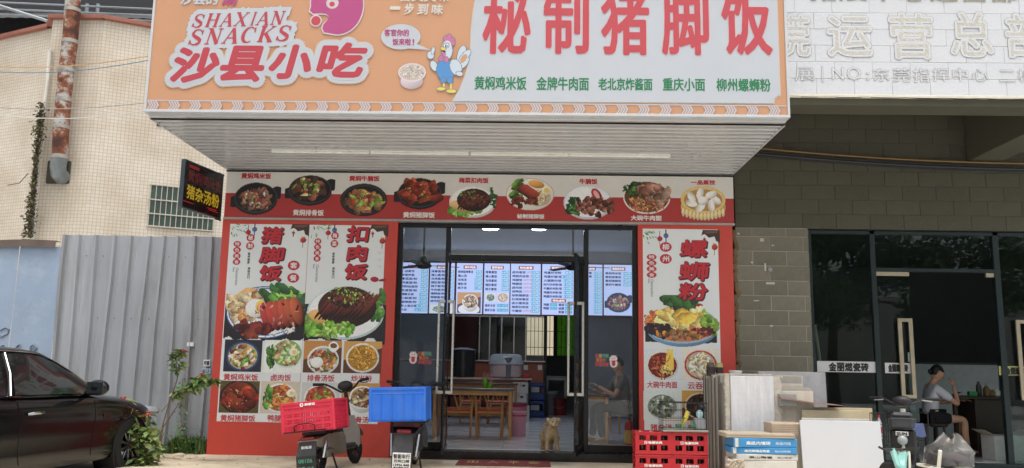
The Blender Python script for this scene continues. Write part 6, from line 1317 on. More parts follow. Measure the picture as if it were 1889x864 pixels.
for x0, x1, z0, z1 in ((gx0 + .05, X1 - .035, .06, gz1 - .05), (X1 + .035, X2 - .04, zd + .03, gz1 - .05), (X2 + .04, WX1 - .05, .06, gz1 - .05)): MB().span(x0, x1, YG - .004, YG + .004, z0, z1).build('pane', dglass, gs_)
xe = at(1679, 560, YG).x; zl = zd - .02
dl = MB().span(X1 + .04, xe, YG - .006, YG + .006, .08, zl).build('door', dglass, gs_)
hand = pc('champagne_handle', (176, 164, 140), rough=.35, metal=.7)
def uhandle(x0, x1, par, y=YG):
    z0_, z1_ = at(1670, 735, y).z, at(1670, 588, y).z
    for x in (x0, x1): MB().span(x - .028, x + .028, y - .075, y - .045, z0_, z1_, .004).build('handle', hand, par)
    for z in (z0_, z1_ - .05): MB().span(x0 - .028, x1 + .028, y - .0745, y - .0455, z, z + .05, .004).build('handle_end', hand, par)
uhandle(at(1663, 660, YG - .06).x, at(1683, 660, YG - .06).x, dl); uhandle(at(1882, 660, YG - .06).x, at(1900, 660, YG - .06).x, gs_)
MB().span(X1 + .04, xe, YG - .02, YG + .02, zl - .06, zl - .004).build('door_clamp', hand, dl); MB().span(at(1838, 600, YG).x - .1, X2 - .041, YG - .02, YG + .02, zl - .06, zl - .004).build('door_clamp', hand, gs_)
strip = pc('frosted_strip', (206, 206, 204), rough=.5, var=.06, scale=12); ystrip = pc('yellowed_strip', (176, 176, 110), rough=.5, var=.08)
for i, (b, tb_, mt) in enumerate((((1507, 667, 1616, 687), (1528, 670, 1602, 685), strip), ((1632, 670, 1684, 689), (1638, 673, 1674, 686), strip), ((1842, 676, 1910, 693), (1854, 679, 1900, 691), ystrip))):
    bb = box2(b, YG); o = MB().span(bb[0], bb[2], YG - .012, YG - .008, bb[1], bb[3]).build('lettered_strip', mt, gs_); m = MB(); chars(m, '金丽燃瓷砖', box2(tb_, YG), YG - .0135, bold=.006); m.build('strip_writing', black, o, recalc=False)
b = box2((1674, 650, 1681, 668), YG); MB().span(b[0], b[2], YG - .03, YG - .008, b[1], b[3], .006).build('lock_box', pc('pale_aqua_plastic', (170, 196, 190), rough=.4), dl)
# inside the tile shop
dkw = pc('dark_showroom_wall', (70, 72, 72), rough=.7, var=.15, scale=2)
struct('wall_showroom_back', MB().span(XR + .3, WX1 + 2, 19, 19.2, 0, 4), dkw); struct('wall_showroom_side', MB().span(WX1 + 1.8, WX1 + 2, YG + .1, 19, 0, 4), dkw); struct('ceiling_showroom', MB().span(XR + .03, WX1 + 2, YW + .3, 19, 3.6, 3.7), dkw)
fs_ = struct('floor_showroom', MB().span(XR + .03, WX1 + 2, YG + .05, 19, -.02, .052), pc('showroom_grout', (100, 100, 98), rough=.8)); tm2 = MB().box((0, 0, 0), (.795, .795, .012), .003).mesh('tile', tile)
for i in range(9):
    for j in range(8): o = obj('tile', tm2, fs_); o.location = (XR + .45 + i * .8, YG + .5 + j * .8, .054 + random.uniform(-.0008, .0008))
lp = box2((1745, 672, 1842, 800), 14.8); gw = thing('display_panel', 'pale grey tile display panel behind the seated person', 'panel', ((lp[0] + lp[2]) / 2, 15.5, .06)); MB().span(lp[0] - .3, lp[2] + .4, 15.5, 15.54, .06, lp[3], .005).build('panel', pc('grey_display_tile', (150, 154, 154), rough=.3), gw); MB().span(lp[0] - .32, lp[2] + .42, 15.545, 15.6, .06, lp[3] + .03).build('frame', gfr, gw)
solo('leaning_pole', 'pale wooden pole leaning inside the tile shop pane', 'pole', MB().tube([at(1503, 600, YG + .2), at(1516, 690, YG + .25), at(1522, 760, YG + .3)], .022, 8), pc('pale_wood', (190, 176, 148), rough=.6), smooth=True)
# ================================================================ scooters
blackp = pc('black_plastic', (34, 34, 36), rough=.5, var=.2, scale=12, stain=s2l((96, 88, 78)), stain_amt=.35, sscale=5); greyp = pc('dusty_grey_plastic', (112, 106, 100), rough=.55, var=.15, scale=8); rackm = pc('black_rack', (30, 29, 28), rough=.5, metal=.4)
def wheel(parent, c, r, w, name='wheel'):
    wh = MB().lathe([(r * .72, -w * .4), (r * .9, -w / 2), (r, -w * .25), (r, w * .25), (r * .9, w / 2), (r * .72, w * .4)], c, 28, 'x', ring=True).build(name, rub, parent, smooth=True)
    m = MB(); m.lathe([(r * .74, -w * .35), (r * .74, w * .35), (r * .66, w * .3), (r * .66, -w * .3)], c, 24, 'x', ring=True); m.lathe([(.05, -w * .5), (.05, w * .5)], c, 14, 'x')
    for i in range(6): a = i * math.pi / 3; M = Matrix.Rotation(a, 3, 'X'); m.box(Vector(c) + M @ Vector((0, 0, r * .4)), (w * .4, .025, r * .62), .004, M)
    m.build('rim', pc('dark_alloy', (70, 70, 72), rough=.4, metal=.7), wh, smooth=True); return wh
def scooter(label, loc, rz, lean, seatc, bodym, plate, plate2, low=.74):
    """electric scooter; local +y is forward, tail towards -y"""
    t = thing('electric_scooter', label, 'scooter', loc, rz, 'scooters before the poster board', local=True); t.rotation_euler = (0, lean, rz)
    wheel(t, (0, -.55, .21), .21, .075); wheel(t, (0, .62, .21), .21, .07)
    m = MB(); m.loft([[(-.10, -.78, .42), (.10, -.78, .42), (.12, -.80, .52), (-.12, -.80, .52)], [(-.14, -.55, .38), (.14, -.55, .38), (.15, -.55, .58), (-.15, -.55, .58)], [(-.15, -.15, .30), (.15, -.15, .30), (.16, -.15, .58), (-.16, -.15, .58)], [(-.13, 0, .22), (.13, 0, .22), (.14, 0, .5), (-.14, 0, .5)]]); m.build('tail_body', bodym, t, smooth=True)
    MB().box((0, .16, .24), (.26, .42, .07), .02).build('footboard', blackp, t)
    m = MB(); m.loft([[(-.18, .34, .24), (.18, .34, .24), (.18, .42, .24), (-.18, .42, .24)], [(-.17, .40, .42), (.17, .40, .42), (.14, .46, .42), (-.14, .46, .42)], [(-.10, .42, .60), (.10, .42, .60), (.08, .48, .60), (-.08, .48, .60)]]); m.build('leg_shield', bodym, t, smooth=True)
    MB().loft([[(-.14, -.62, .585), (.14, -.62, .585), (.14, -.62, .64), (-.14, -.62, .64)], [(-.16, -.2, .585), (.16, -.2, .585), (.15, -.2, .67), (-.15, -.2, .67)], [(-.11, .02, .54), (.11, .02, .54), (.10, .02, .63), (-.10, .02, .63)]]).build('seat', seatc, t, smooth=True)
    MB().tube([(0, .62, .22), (0, .5, .6), (0, .44, .92)], [.03, .03, .025], 8).build('steering_column', blackp, t, smooth=True); MB().tube([(.055, .62, .21), (.055, .57, .48)], .018, 8).build('fork', pc('fork_silver', (176, 178, 180), rough=.25, metal=.9), t); MB().tube([(-.055, .62, .21), (-.055, .57, .48)], .018, 8).build('fork', pc('fork_silver', (176, 178, 180)), t)
    m = MB(); 
    for i in range(9): pass
    m.loft([[(-.06, .62 + .24 * math.sin(a), .21 + .24 * math.cos(a)), (.06, .62 + .24 * math.sin(a), .21 + .24 * math.cos(a)), (.05, .62 + .26 * math.sin(a), .21 + .26 * math.cos(a)), (-.05, .62 + .26 * math.sin(a), .21 + .26 * math.cos(a))] for a in [R(v) for v in range(-60, 75, 15)]]); m.build('front_mudguard', bodym, t, smooth=True)
    hb = MB().tube([(-.33, .30, 1.02), (-.22, .36, 1.01), (-.15, .42, .96), (-.06, .44, .90), (.06, .44, .90), (.15, .42, .96), (.22, .36, 1.01), (.33, .30, 1.02)], .013, 8).build('handlebar', blackp, t, smooth=True)
    for s in (-1, 1): MB().tube([(s * .24, .35, 1.012), (s * .36, .285, 1.022)], .019, 10).build('grip', rub, hb, smooth=True); MB().tube([(s * .2, .40, 1.0), (s * .26, .40, .985), (s * .33, .36, .985)], .006, 6).build('brake_lever', rackm, hb)
    MB().ball((0, .45, .97), (.10, .075, .065), 14, 9).build('instrument_pod', blackp, t, smooth=True)
    # mudflap with plate
    MB().loft([[(-.10, -.80, .50), (.10, -.80, .50), (.10, -.785, .50), (-.10, -.785, .50)], [(-.115, -.87, .30), (.115, -.87, .30), (.115, -.855, .30), (-.115, -.855, .30)], [(-.11, -.88, .02), (.11, -.88, .02), (.11, -.865, .02), (-.11, -.865, .02)]]).build('mudflap', blackp, t)
    MB().box((0, -.80, .545), (.16, .03, .05), .01).build('tail_lamp', pc('red_lens', (120, 26, 28), rough=.2), t)
    for txt, z0, z1, mt, hw in plate:
        m = MB(); letters(m, txt, (-hw, z0, hw, z1), -.889 if z1 < .34 else -.87 + (z1 - .34) * .3, bold=.0015); m.build('plate_writing', mt, t, recalc=False)
    if plate2: MB().box((0, -.884, .20), (.20, .006, .20), .002).build('notice_plate', plate2, t)
    MB().tube([(.11, -.55, .21), (.16, -.50, .20), (.19, -.46, .02)], .012, 6).build('kickstand', rackm, t); MB().box((.12, -.5, .22), (.06, .22, .1), .02).build('motor_cover', greyp, t)
    MB().tube([(-.13, -.70, .24), (-.15, -.62, .50)], .022, 8).build('shock_absorber', pc('fork_silver', (176, 178, 180)), t); MB().tube([(.13, -.70, .24), (.15, -.62, .50)], .022, 8).build('shock_absorber', pc('fork_silver', (176, 178, 180)), t)
    # rack
    rk = MB().tube([(-.24, -.86, .66), (.24, -.86, .66), (.24, -.38, .66), (-.24, -.38, .66)], .010, 6, closed=True).build('rack', rackm, t)
    for x in (-.08, .08): MB().tube([(x, -.86, .655), (x, -.38, .655)], .008, 6).build('rack_bar', rackm, rk)
    MB().tube([(-.12, -.86, .66), (-.12, -.87, .74), (-.06, -.875, .77), (.06, -.875, .77), (.12, -.87, .74), (.12, -.86, .66)], .008, 6).build('rack_hoop', rackm, rk, smooth=True)
    MB().tube([(-.2, -.5, .655), (-.13, -.45, .55)], .01, 6).build('rack_stay', rackm, rk); MB().tube([(.2, -.5, .655), (.13, -.45, .55)], .01, 6).build('rack_stay', rackm, rk)
    for ch in list(t.children) + [c2 for c1 in t.children for c2 in c1.children]:
        if ch.name.split('.')[0] in ('tail_body', 'seat', 'mudflap', 'tail_lamp', 'plate_writing', 'notice_plate', 'rack', 'rack_bar', 'rack_hoop', 'rack_stay', 'shock_absorber'):
            for v in ch.data.vertices: v.co.z *= low
    return t
silverw = pc('plate_silver', (186, 188, 186), rough=.5); tealw = pc('plate_teal', (70, 140, 120), rough=.5)
pL = at(592, 860, 9.72); pR = at(738, 868, 9.75)
s1 = scooter('dark scooter with red crate on its rack before the rice dish posters', (pL.x + .02, 10.45, 0), R(-9), R(-7), blackp, pc('scuffed_grey_body', (128, 120, 112), rough=.45, var=.15, scale=6), (('勤隆源', .40, .44, silverw, .06), ('08106', .20, .26, tealw, .08), ('东莞 60-8', .10, .15, tealw, .09)), None)
s2 = scooter('dark scooter with blue crate on its rack in front of the left shop pane', (pR.x, 10.48, 0), R(2), R(1), pc('dark_red_seat', (96, 40, 44), rough=.5), blackp, (('智能车行', .232, .285, black, .09), ('万州口碑', .185, .22, black, .085), ('13926 848', .145, .17, black, .085), ('专业维修 电池', .115, .135, black, .085)), pc('white_notice', (214, 216, 214), rough=.5, var=.06, scale=30), .915)
def crate_box(name, label, cat, M, w, d, h, mat, holes, group=None, writing=None, ribs_=True):
    """open plastic crate, local frame; front is -y"""
    t = thing(name, label, cat, M.to_translation(), 0, group, local=True); t.rotation_euler = M.to_euler()
    MB().span(-w / 2 + .02, w / 2 - .02, -d / 2 + .02, d / 2 - .02, .004, .016).build('floor', mat, t)
    th = .012
    def wall(ax, sgn):
        m = MB(); L_ = w if ax == 0 else d
        def sl(u0, u1, z0, z1, o=0.):
            if ax == 0: m.span(u0, u1, sgn * d / 2 - th / 2 + o * sgn, sgn * d / 2 + th / 2 + o * sgn, z0, z1)
            else: m.span(sgn * w / 2 - th / 2 + o * sgn, sgn * w / 2 + th / 2 + o * sgn, u0, u1, z0, z1)
        if holes:
            # pierced wall: strips left between rows of slots
            rows = [(.10, .22), (.30, .44), (.52, .62), (.74, .80)]; z = 0
            for a, b_ in rows:
                sl(-L_ / 2 + .006, L_ / 2 - .006, z * h, a * h); n = 6 if ax == 0 else 4; cw = L_ * .86 / n
                sl(-L_ / 2 + .006, -L_ * .43, a * h, b_ * h); sl(L_ * .43, L_ / 2 - .006, a * h, b_ * h)
                for i in range(n):
                    x0 = -L_ * .43 + i * cw; sl(x0 - .012, x0 + .012, a * h, b_ * h)
                    for j in range(1, 4): xx = x0 + cw * j / 4; sl(xx - .004, xx + .004, a * h, b_ * h)
                    sl(x0 + .012, x0 + cw - .012, (a + b_) / 2 * h - .004, (a + b_) / 2 * h + .004, -.001)
                z = b_
            sl(-L_ / 2 + .006, L_ / 2 - .006, z * h, h)
        else:
            sl(-L_ / 2 + .006, L_ / 2 - .006, 0, h)
        return m.build('side', mat, t)
    for ax in (0, 1):
        for sg_ in (-1, 1): wall(ax, sg_)
    for z0, z1, o in ((h - .03, h, .014), (h * .80, h * .80 + .012, .010), (0, .02, .006)):
        m = MB(); m.span(-w / 2 - o, w / 2 + o, -d / 2 - o, -d / 2 + .001, z0, z1, .003).span(-w / 2 - o, w / 2 + o, d / 2 - .001, d / 2 + o, z0, z1, .003).span(-w / 2 - o, -w / 2 + .001, -d / 2 + .001, d / 2 - .001, z0, z1, .002).span(w / 2 - .001, w / 2 + o, -d / 2 + .001, d / 2 - .001, z0, z1, .002); m.build('rim', mat, t)
    if ribs_:
        for u in (-.48, -.30, -.10, .12, .30, .48): MB().span(w * u - .005, w * u + .005, -d / 2 - .014, -d / 2 - .005, .02, h * .80).build('rib', mat, t)
    for x in (-1, 1):
        for y in (-1, 1): MB().span(x * w / 2 - .016, x * w / 2 + .016, y * d / 2 - .016, y * d / 2 + .016, .0, h - .004, .006).build('corner_post', mat, t)
    if writing:
        m = MB(); b = (-w * .04, h * .86, w * .16, h * .93); letters(m, writing, b, -d / 2 - .0155, bold=.002); poly(m, ell(-w * .10, h * .895, .022, .022, 20), -d / 2 - .0155); m.build('crate_writing', pw, t, recalc=False)
        m = MB(); poly(m, ell(-w * .095, h * .895, .008, .013, 12), -d / 2 - .0165); m.build('crate_emblem', pc('crate_red', (214, 44, 72), rough=.45), t, recalc=False)
    return t
cr = pc('crate_red', (206, 44, 70), rough=.45, var=.12, scale=6, stain=s2l((150, 60, 70)), stain_amt=.45, sscale=7); cb = pc('crate_blue', (34, 104, 206), rough=.4, var=.1, scale=5, stain=s2l((84, 120, 176)), stain_amt=.5, sscale=6)
M1 = s1.matrix_basis.to_3x3() if False else Matrix.Rotation(R(-9), 3, 'Z') @ Matrix.Rotation(R(-7), 3, 'Y')
def fit(px, py, Y, rot): M = rot.to_4x4(); M.translation = at(px, py, Y); return M
crate_box('delivery_crate', 'red pierced plastic crate tilted on the scooter rack before the posters', 'crate', fit(583, 795, 9.82, M1), .60, .40, .335, cr, True, writing='鲜香记', ribs_=False)
crate_box('delivery_crate', 'blue ribbed plastic crate on the scooter rack in front of the left pane', 'crate', fit(739, 776, 9.80, Matrix.Rotation(R(-1), 3, 'Z') @ Matrix.Rotation(R(-2), 3, 'Y')), .60, .42, .37, cb, False)

# ================================================================ red drink crates with bottles, cage, bird
dr = pc('drink_crate_red', (186, 34, 46), rough=.4, var=.08, scale=8); bottle_m = pm('brown_bottle', (.03, .018, .012), rough=.12, var=.2)
def drink_crate(label, c):
    t = thing('drink_crate', label, 'crate', c, 0, 'red drink crates', local=True); w, d, h = .415, .30, .255
    MB().span(-w / 2, w / 2, -d / 2, d / 2, 0, .012).build('floor', dr, t)
    for s in (-1, 1):
        m = MB(); y0, y1 = (s * d / 2 - .014, s * d / 2) if s > 0 else (-d / 2, -d / 2 + .014)
        m.span(-w / 2, w / 2, y0, y1, 0, .045).span(-w / 2, w / 2, y0, y1, .105, .160).span(-w / 2, w / 2, y0, y1, .215, h)
        for x in (-.5, -.22, .22, .5): xx = max(-w / 2 + .022, min(w / 2 - .022, x * w * .7 if abs(x) < .4 else x * w)); m.span(xx - .022, xx + .022, y0, y1, .0451, .1049).span(xx - .022, xx + .022, y0, y1, .1601, .2149)
        m.build('front' if s < 0 else 'rear', dr, t)
        x0, x1 = (w / 2 - .014, w / 2) if s > 0 else (-w / 2, -w / 2 + .014); m = MB(); m.span(x0, x1, -d / 2 + .0145, d / 2 - .0145, 0, .1).span(x0, x1, -d / 2 + .0145, d / 2 - .0145, .16, .19).span(x0, x1, -d / 2 + .0145, d / 2 - .0145, .225, h).span(x0, x1, -d / 2 + .0145, -d / 2 + .05, .1, .225).span(x0, x1, d / 2 - .05, d / 2 - .0145, .1, .225); m.build('end', dr, t)
    MB().span(-w / 2 - .006, w / 2 + .006, -d / 2 - .006, -d / 2 + .0005, h - .022, h - .002, .002).build('rim', dr, t); MB().span(-w / 2 - .006, w / 2 + .006, -d / 2 - .006, -d / 2 + .0005, .002, .02, .002).build('rim', dr, t)
    for x in (-w / 6, w / 6): MB().span(x - .003, x + .003, -d / 2 + .015, d / 2 - .015, .012, .18).build('divider', dr, t)
    m = MB(); letters(m, '怡源饮料', (-.06, .120, .10, .147), -d / 2 - .003, bold=.002); m.span(-.105, -.072, -d / 2 - .003, -d / 2 - .001, .118, .150); m.build('crate_writing', pw, t, recalc=False); m = MB(); letters(m, 'C', (-.098, .124, -.08, .144), -d / 2 - .0045, bold=.002); m.build('crate_emblem', dr, t, recalc=False)
    return t
bprof = [(.028, 0), (.031, .006), (.031, .12), (.026, .15), (.013, .19), (.0125, .225), (.0145, .226), (.0145, .235), (0, .235)]
bt_ = thing('glass_bottle', 'x', 'bottle', local=True); MB().lathe(bprof[:-3], n=12).build('body', bottle_m, bt_, smooth=True); MB().lathe([(.0150, .222), (.0155, .236), (.013, .24), (0, .24)], n=12).build('cap', pc('bottle_cap', (206, 200, 192), rough=.3, metal=.5), bt_, smooth=True); firstb = True
for col_, (px, cl) in enumerate(((1206, 'left column beside the shop jamb'), (1273, 'right column beside the tile stack'))):
    for row in range(2):
        c_ = at(px, 860, 10.15); z = .02 if False else row * .258
        drink_crate('red drink crate with bottles, %s, %s' % (('bottom' if row == 0 else 'top'), cl), (c_.x, 10.3, z))
        for i in range(3):
            for j in range(2):
                o = bt_ if firstb else copy_tree(bt_); firstb = False; o.location = (c_.x + (i - 1) * .125, 10.3 + (-.075 if j == 0 else .075), z + .0125); tag(o, 'brown glass bottle standing in a red drink crate', 'bottle', 'bottles in the red crates')
ca_, cb_ = at(1222, 795, 10.2), at(1303, 795, 10.2); cz0 = .2585 * 2; cgw = cb_.x - ca_.x; cgd, cgh = .36, .33
wire = pc('cage_wire', (44, 44, 46), rough=.4, metal=.5)
cg = thing('bird_cage', 'small black wire bird cage standing on the red drink crates', 'cage', ((ca_.x + cb_.x) / 2, 10.3, cz0), local=True)
MB().box((0, 0, .012), (cgw + .02, cgd + .02, .024), .006).build('tray', pc('cage_tray', (150, 146, 136), rough=.6, var=.15), cg)
for z in (.03, .15, .24, cgh): MB().tube([(-cgw / 2, -cgd / 2, z), (cgw / 2, -cgd / 2, z), (cgw / 2, cgd / 2, z), (-cgw / 2, cgd / 2, z)], .003 if z < cgh else .006, 5, closed=True).build('hoop', wire, cg)
n = 13
for i in range(n + 1):
    x = -cgw / 2 + cgw * i / n
    for y in (-cgd / 2, cgd / 2): MB().tube([(x, y, .02), (x, y, cgh)], .0016, 4).build('wire', wire, cg)
    MB().tube([(x, -cgd / 2, cgh), (x, cgd / 2, cgh)], .0016, 4).build('wire', wire, cg)
for i in range(1, 8):
    y = -cgd / 2 + cgd * i / 8
    for x in (-cgw / 2, cgw / 2): MB().tube([(x, y, .02), (x, y, cgh)], .0016, 4).build('wire', wire, cg)
MB().tube([(-cgw / 2, 0, .12), (cgw / 2, 0, .12)], .006, 6).build('perch', wood, cg)
MB().box((cgw * .36, -.05, .09), (.13, .12, .13), .015).build('feed_box', pc('grey_feed_box', (150, 152, 158), rough=.4), cg)
for x in (-.06, .08): MB().box((x * 1.2, -cgd / 2 + .04, .07), (.07, .05, .035), .008).build('food_cup', pc('green_cup_plastic', (40, 120, 70), rough=.4), cg)
MB().ball((cgw * .42, .0, .27), (.05, .06, .05), 10, 7).build('dark_rag', black, cg, smooth=True); MB().ball((cgw * .36, -.08, .2), (.04, .02, .05), 10, 7).build('pale_bag', pc('pale_cyan_bag', (170, 204, 210), rough=.4), cg, smooth=True)
bd = thing('yellow_bird', 'yellow budgerigar perched inside the wire cage', 'bird', ((ca_.x + cb_.x) / 2 + .01, 10.2, cz0 + .115), local=True)
yb = pc('yellow_feathers', (226, 204, 90), rough=.8, var=.25, scale=60); M_ = Matrix.Rotation(R(30), 3, 'Y')
m = MB(); m.loft([[Vector((.0 + u, 0, v)) + Vector((math.cos(a) * r, math.sin(a) * r, 0)) for a in [2 * math.pi * k / 12 for k in range(12)]] for u, v, r in ((-.045, -.075, .004), (-.03, -.04, .012), (-.01, 0, .026), (.004, .03, .031), (.014, .06, .027), (.02, .085, .024), (.024, .105, .023), (.026, .122, .016), (.026, .13, .003))]); m.build('body', yb, bd, smooth='all')
MB().loft([[Vector((-.02, s * .028, .02)), Vector((.0, s * .031, .05)), Vector((-.02, s * .026, .055))] for s in (-1,)] + [[Vector((-.05, -.012, -.05)), Vector((-.045, -.014, -.045)), Vector((-.052, -.010, -.045))]]).build('wing', pc('green_feathers', (130, 150, 70), rough=.8), bd)
MB().tube([(.045, -.004, .108), (.058, -.006, .100), (.056, -.006, .092)], [.007, .005, .001], 6).build('beak', pc('beak', (200, 150, 90), rough=.4), bd); MB().ball((.036, -.019, .112), .0035, 8, 5).build('eye', black, bd)
for s in (-1, 1): MB().tube([(.0, s * .01, 0), (.004, s * .01, -.004)], .004, 5).build('foot', pc('beak', (200, 150, 90)), bd)

# ================================================================ stacked ceramic slabs, cartons and boards
def leaning(name, label, cat, quad, depth, mat, group=None, tilt=0., extra=None):
    """slab standing on the ground: quad = x0, x1, z0, z1 at y, thickness goes back"""
    x0, x1, y, z0, z1 = quad; t = thing(name, label, cat, ((x0 + x1) / 2, y + depth / 2, z0), 0, group, local=True); t.rotation_euler = (tilt, 0, 0)
    MB().box((0, 0, (z1 - z0) / 2), (x1 - x0, depth, z1 - z0), .004).build('slab', mat, t)
    return t
sx_ = at(1302, 690, 11.4).x; tones = [tuple(v + 22 for v in q_) for q_ in ((186, 180, 168), (150, 148, 142), (196, 192, 184), (168, 160, 146), (140, 140, 138), (190, 184, 170), (160, 152, 140), (200, 196, 188), (146, 142, 134), (178, 170, 156), (156, 154, 150), (188, 180, 164))]
kraft = pc('kraft_card', (180, 168, 148), rough=.85, var=.12, scale=6); y = 11.62; g = random.Random(21)
order = ('hindmost against the block wall', 'second from the block wall', 'third from the block wall', 'fourth from the block wall', 'fifth from the block wall', 'sixth from the block wall', 'seventh from the block wall', 'eighth from the block wall', 'ninth from the block wall', 'tenth from the block wall', 'eleventh from the block wall', 'front slab of the row')
for i in range(12):
    th = g.uniform(.085, .125); y -= th + .004; hgt = 1.17 + g.uniform(-.03, .02) + (0 if i < 9 else -.06 * (i - 8)); t = leaning('ceramic_slab', 'packed grey ceramic slab bundle standing in the row, %s' % order[i], 'ceramic slab', (sx_ + g.uniform(-.012, .012) + .004 * i, sx_ + 1.02 + g.uniform(-.05, .05), y, 0, hgt), th, pc('slab_edge_%d' % i, tones[i], rough=.6, var=.14, scale=9, streak=True), 'ceramic slabs standing in a row')
    for u in (.33, .66): MB().box((-.51, -th / 2 + th * u, hgt / 2), (.006, .004, hgt - .02)).build('seam', pc('dark_gap', (120, 114, 104), rough=.9), t)
    MB().box((0, 0, hgt + .004), (1.0, th * .9, .008), .002).build('top_card', kraft if i % 3 else pc('dusty_card', (176, 172, 162), rough=.9, var=.15), t)
yfront = y
wrap = pc('plastic_wrapped_white', (214, 215, 218), rough=.25, var=.14, scale=16, streak=True, bump=.3, bscale=18)
wb_ = box2((1347, 694, 1427, 800), yfront - .05); wt = thing('wrapped_slab_pack', 'white plastic wrapped slab pack in a torn cardboard frame facing the street', 'slab pack', ((wb_[0] + wb_[2]) / 2, yfront - .05, .0)); MB().span(wb_[0], wb_[2], yfront - .09, yfront - .02, .42, wb_[3], .006).build('wrapped_face', wrap, wt)
m = MB(); bz = box2((1336, 690, 1441, 802), yfront - .03)
for a, b_, c0_, c1_ in ((bz[0], wb_[0] - .002, .3, bz[3]), (wb_[2] + .002, bz[2], .42, bz[3] - .02), (wb_[0] - .002, wb_[2] + .002, wb_[3] + .002, bz[3])): m.span(a, b_, yfront - .07, yfront - .005, c0_, c1_, .006)
m.build('card_frame', pc('torn_card', (192, 186, 174), rough=.9, var=.2, scale=14, bump=.5, bscale=40), wt); MB().span(bz[0], bz[2], yfront - .068, yfront - .006, 0, .42).build('base_carton', kraft, wt)
# ragged card edges
m = MB()
for i in range(90):
    e_ = g.choice((0, 1, 2)); p_ = Vector((bz[0] + g.random() * (bz[2] - bz[0]), yfront - .07, bz[3])) if e_ == 0 else Vector(((bz[0], bz[2])[e_ - 1], yfront - .07, .5 + g.random() * (bz[3] - .5))); s_ = g.uniform(.012, .03); u = Vector((g.uniform(-1, 1), g.uniform(-.4, .1), g.uniform(-1, 1))) * s_; v = Vector((g.uniform(-1, 1), g.uniform(-.4, .1), g.uniform(-1, 1))) * s_; m.add([p_ - u, p_ + v, p_ + u * .6 - Vector((0, .012, 0))], [(0, 1, 2)])
m.build('torn_edges', pc('torn_card', (192, 186, 174)), wt, recalc=False)['kind'] = 'stuff'
marble = pc('grey_marble', (176, 176, 178), rough=.3, var=.12, scale=4, stain=s2l((150, 148, 148)), stain_amt=.8, sscale=3)
q = box2((1402, 686, 1527, 745), 10.75); t = leaning('marble_slab', 'pale grey veined marble slab standing behind the wrapped pack', 'slab', (q[0], q[2], 10.75, 0, q[3]), .03, marble, tilt=R(-3))
q = box2((1447, 752, 1610, 790), 10.35); leaning('cream_slab', 'cream veined slab standing behind the white slab', 'slab', (q[0], q[2], 10.35, 0, q[3]), .035, pc('cream_marble', (206, 190, 156), rough=.35, var=.1, scale=5, stain=s2l((180, 160, 124)), stain_amt=.6, sscale=4))
q = box2((1480, 757, 1590, 790), 10.25); leaning('cream_slab', 'smaller cream slab leaning on the larger cream slab', 'slab', (q[0], q[2], 10.25, 0, q[3]), .03, pc('beige_marble', (210, 196, 164), rough=.35, var=.08, scale=6))
q = box2((1440, 750, 1456, 790), 10.55); leaning('brown_slab', 'narrow brown slab edge between the pack and the cream slabs', 'slab', (q[0], q[2], 10.55, 0, q[3]), .03, pc('brown_slab', (140, 124, 110), rough=.6))
wz = at(1500, 779, 9.55).z; q = box2((1484, 779, 1630, 864), 9.55); leaning('white_slab', 'large plain white slab leaning in front of the other slabs', 'slab', (q[0], q[2] + .03, 9.6, 0, q[3] + .01), .025, pc('white_slab', (200, 202, 206), rough=.3, var=.02, scale=2), tilt=R(-7))
q = box2((1600, 774, 1614, 800), 9.9); leaning('white_slab', 'thin pale slab edge showing behind the large white slab', 'slab', (q[0] - .7, q[2], 9.95, 0, q[3]), .02, pc('pale_slab', (206, 204, 198), rough=.4), tilt=R(-4))
def flat(name, label, cat, b, Y, depth, mat, group=None, rz=0., sheets=0, txt=None, tcol=None):
    q = box2(b, Y); t = thing(name, label, cat, ((q[0] + q[2]) / 2, Y + depth / 2, q[1]), rz, group, local=True); w, h = q[2] - q[0], q[3] - q[1]
    MB().box((0, 0, h / 2), (w, depth, h), .005).build('body', mat, t)
    for i in range(1, sheets): MB().box((0, -depth / 2 - .001, h * i / sheets), (w * .99, .004, .003)).build('sheet_gap', pc('dark_gap', (120, 114, 104)), t)
    if txt:
        m = MB(); letters(m, txt, (-w * .30, h * .28, w * .08, h * .66), -depth / 2 - .002, bold=.001); letters(m, txt[:4], (w * .16, h * .3, w * .4, h * .62), -depth / 2 - .002); m.build('print', tcol, t, recalc=False)['kind'] = 'stuff'
        MB().box((-w * .45, -depth / 2 - .001, h / 2), (w * .05, .006, h * .96)).build('strap', pc('strap_white', (206, 206, 200), rough=.4), t)
    return t
blu = pc('blue_carton', (62, 140, 196), rough=.6, var=.12, scale=7); whc = pc('pale_carton', (204, 202, 196), rough=.8, var=.1, scale=8)
YK2 = 9.62
flat('tile_carton', 'blue tile carton with white print, upper of the blue pair', 'carton', (1352, 809, 1470, 826), YK2, .4, blu, 'tile cartons in the low pile', R(1.5), txt='高级内墙砖', tcol=pw); flat('tile_carton', 'blue tile carton with white print, beneath the other blue carton', 'carton', (1350, 826.5, 1471, 838), YK2, .4, blu, 'tile cartons in the low pile', R(-1), txt='抛光砖精品陶瓷', tcol=pw)
flat('tile_carton', 'pale tile carton directly beneath the blue cartons', 'carton', (1358, 838.5, 1472, 849.5), YK2, .4, whc, 'tile cartons in the low pile', R(1), txt='佛山陶瓷', tcol=black); flat('tile_carton', 'pale tile carton lowest of the visible pile', 'carton', (1352, 850, 1471, 868), YK2, .4, whc, 'tile cartons in the low pile', R(-2))
q = box2((1352, 866, 1471, 890), YK2); solo('tile_bundle', 'grey tile bundle carrying the low carton pile', 'tile bundle', MB().span(q[0], q[2], YK2, YK2 + .4, 0, q[3] + .002, .006), pc('slab_edge_4', (140, 140, 138)))
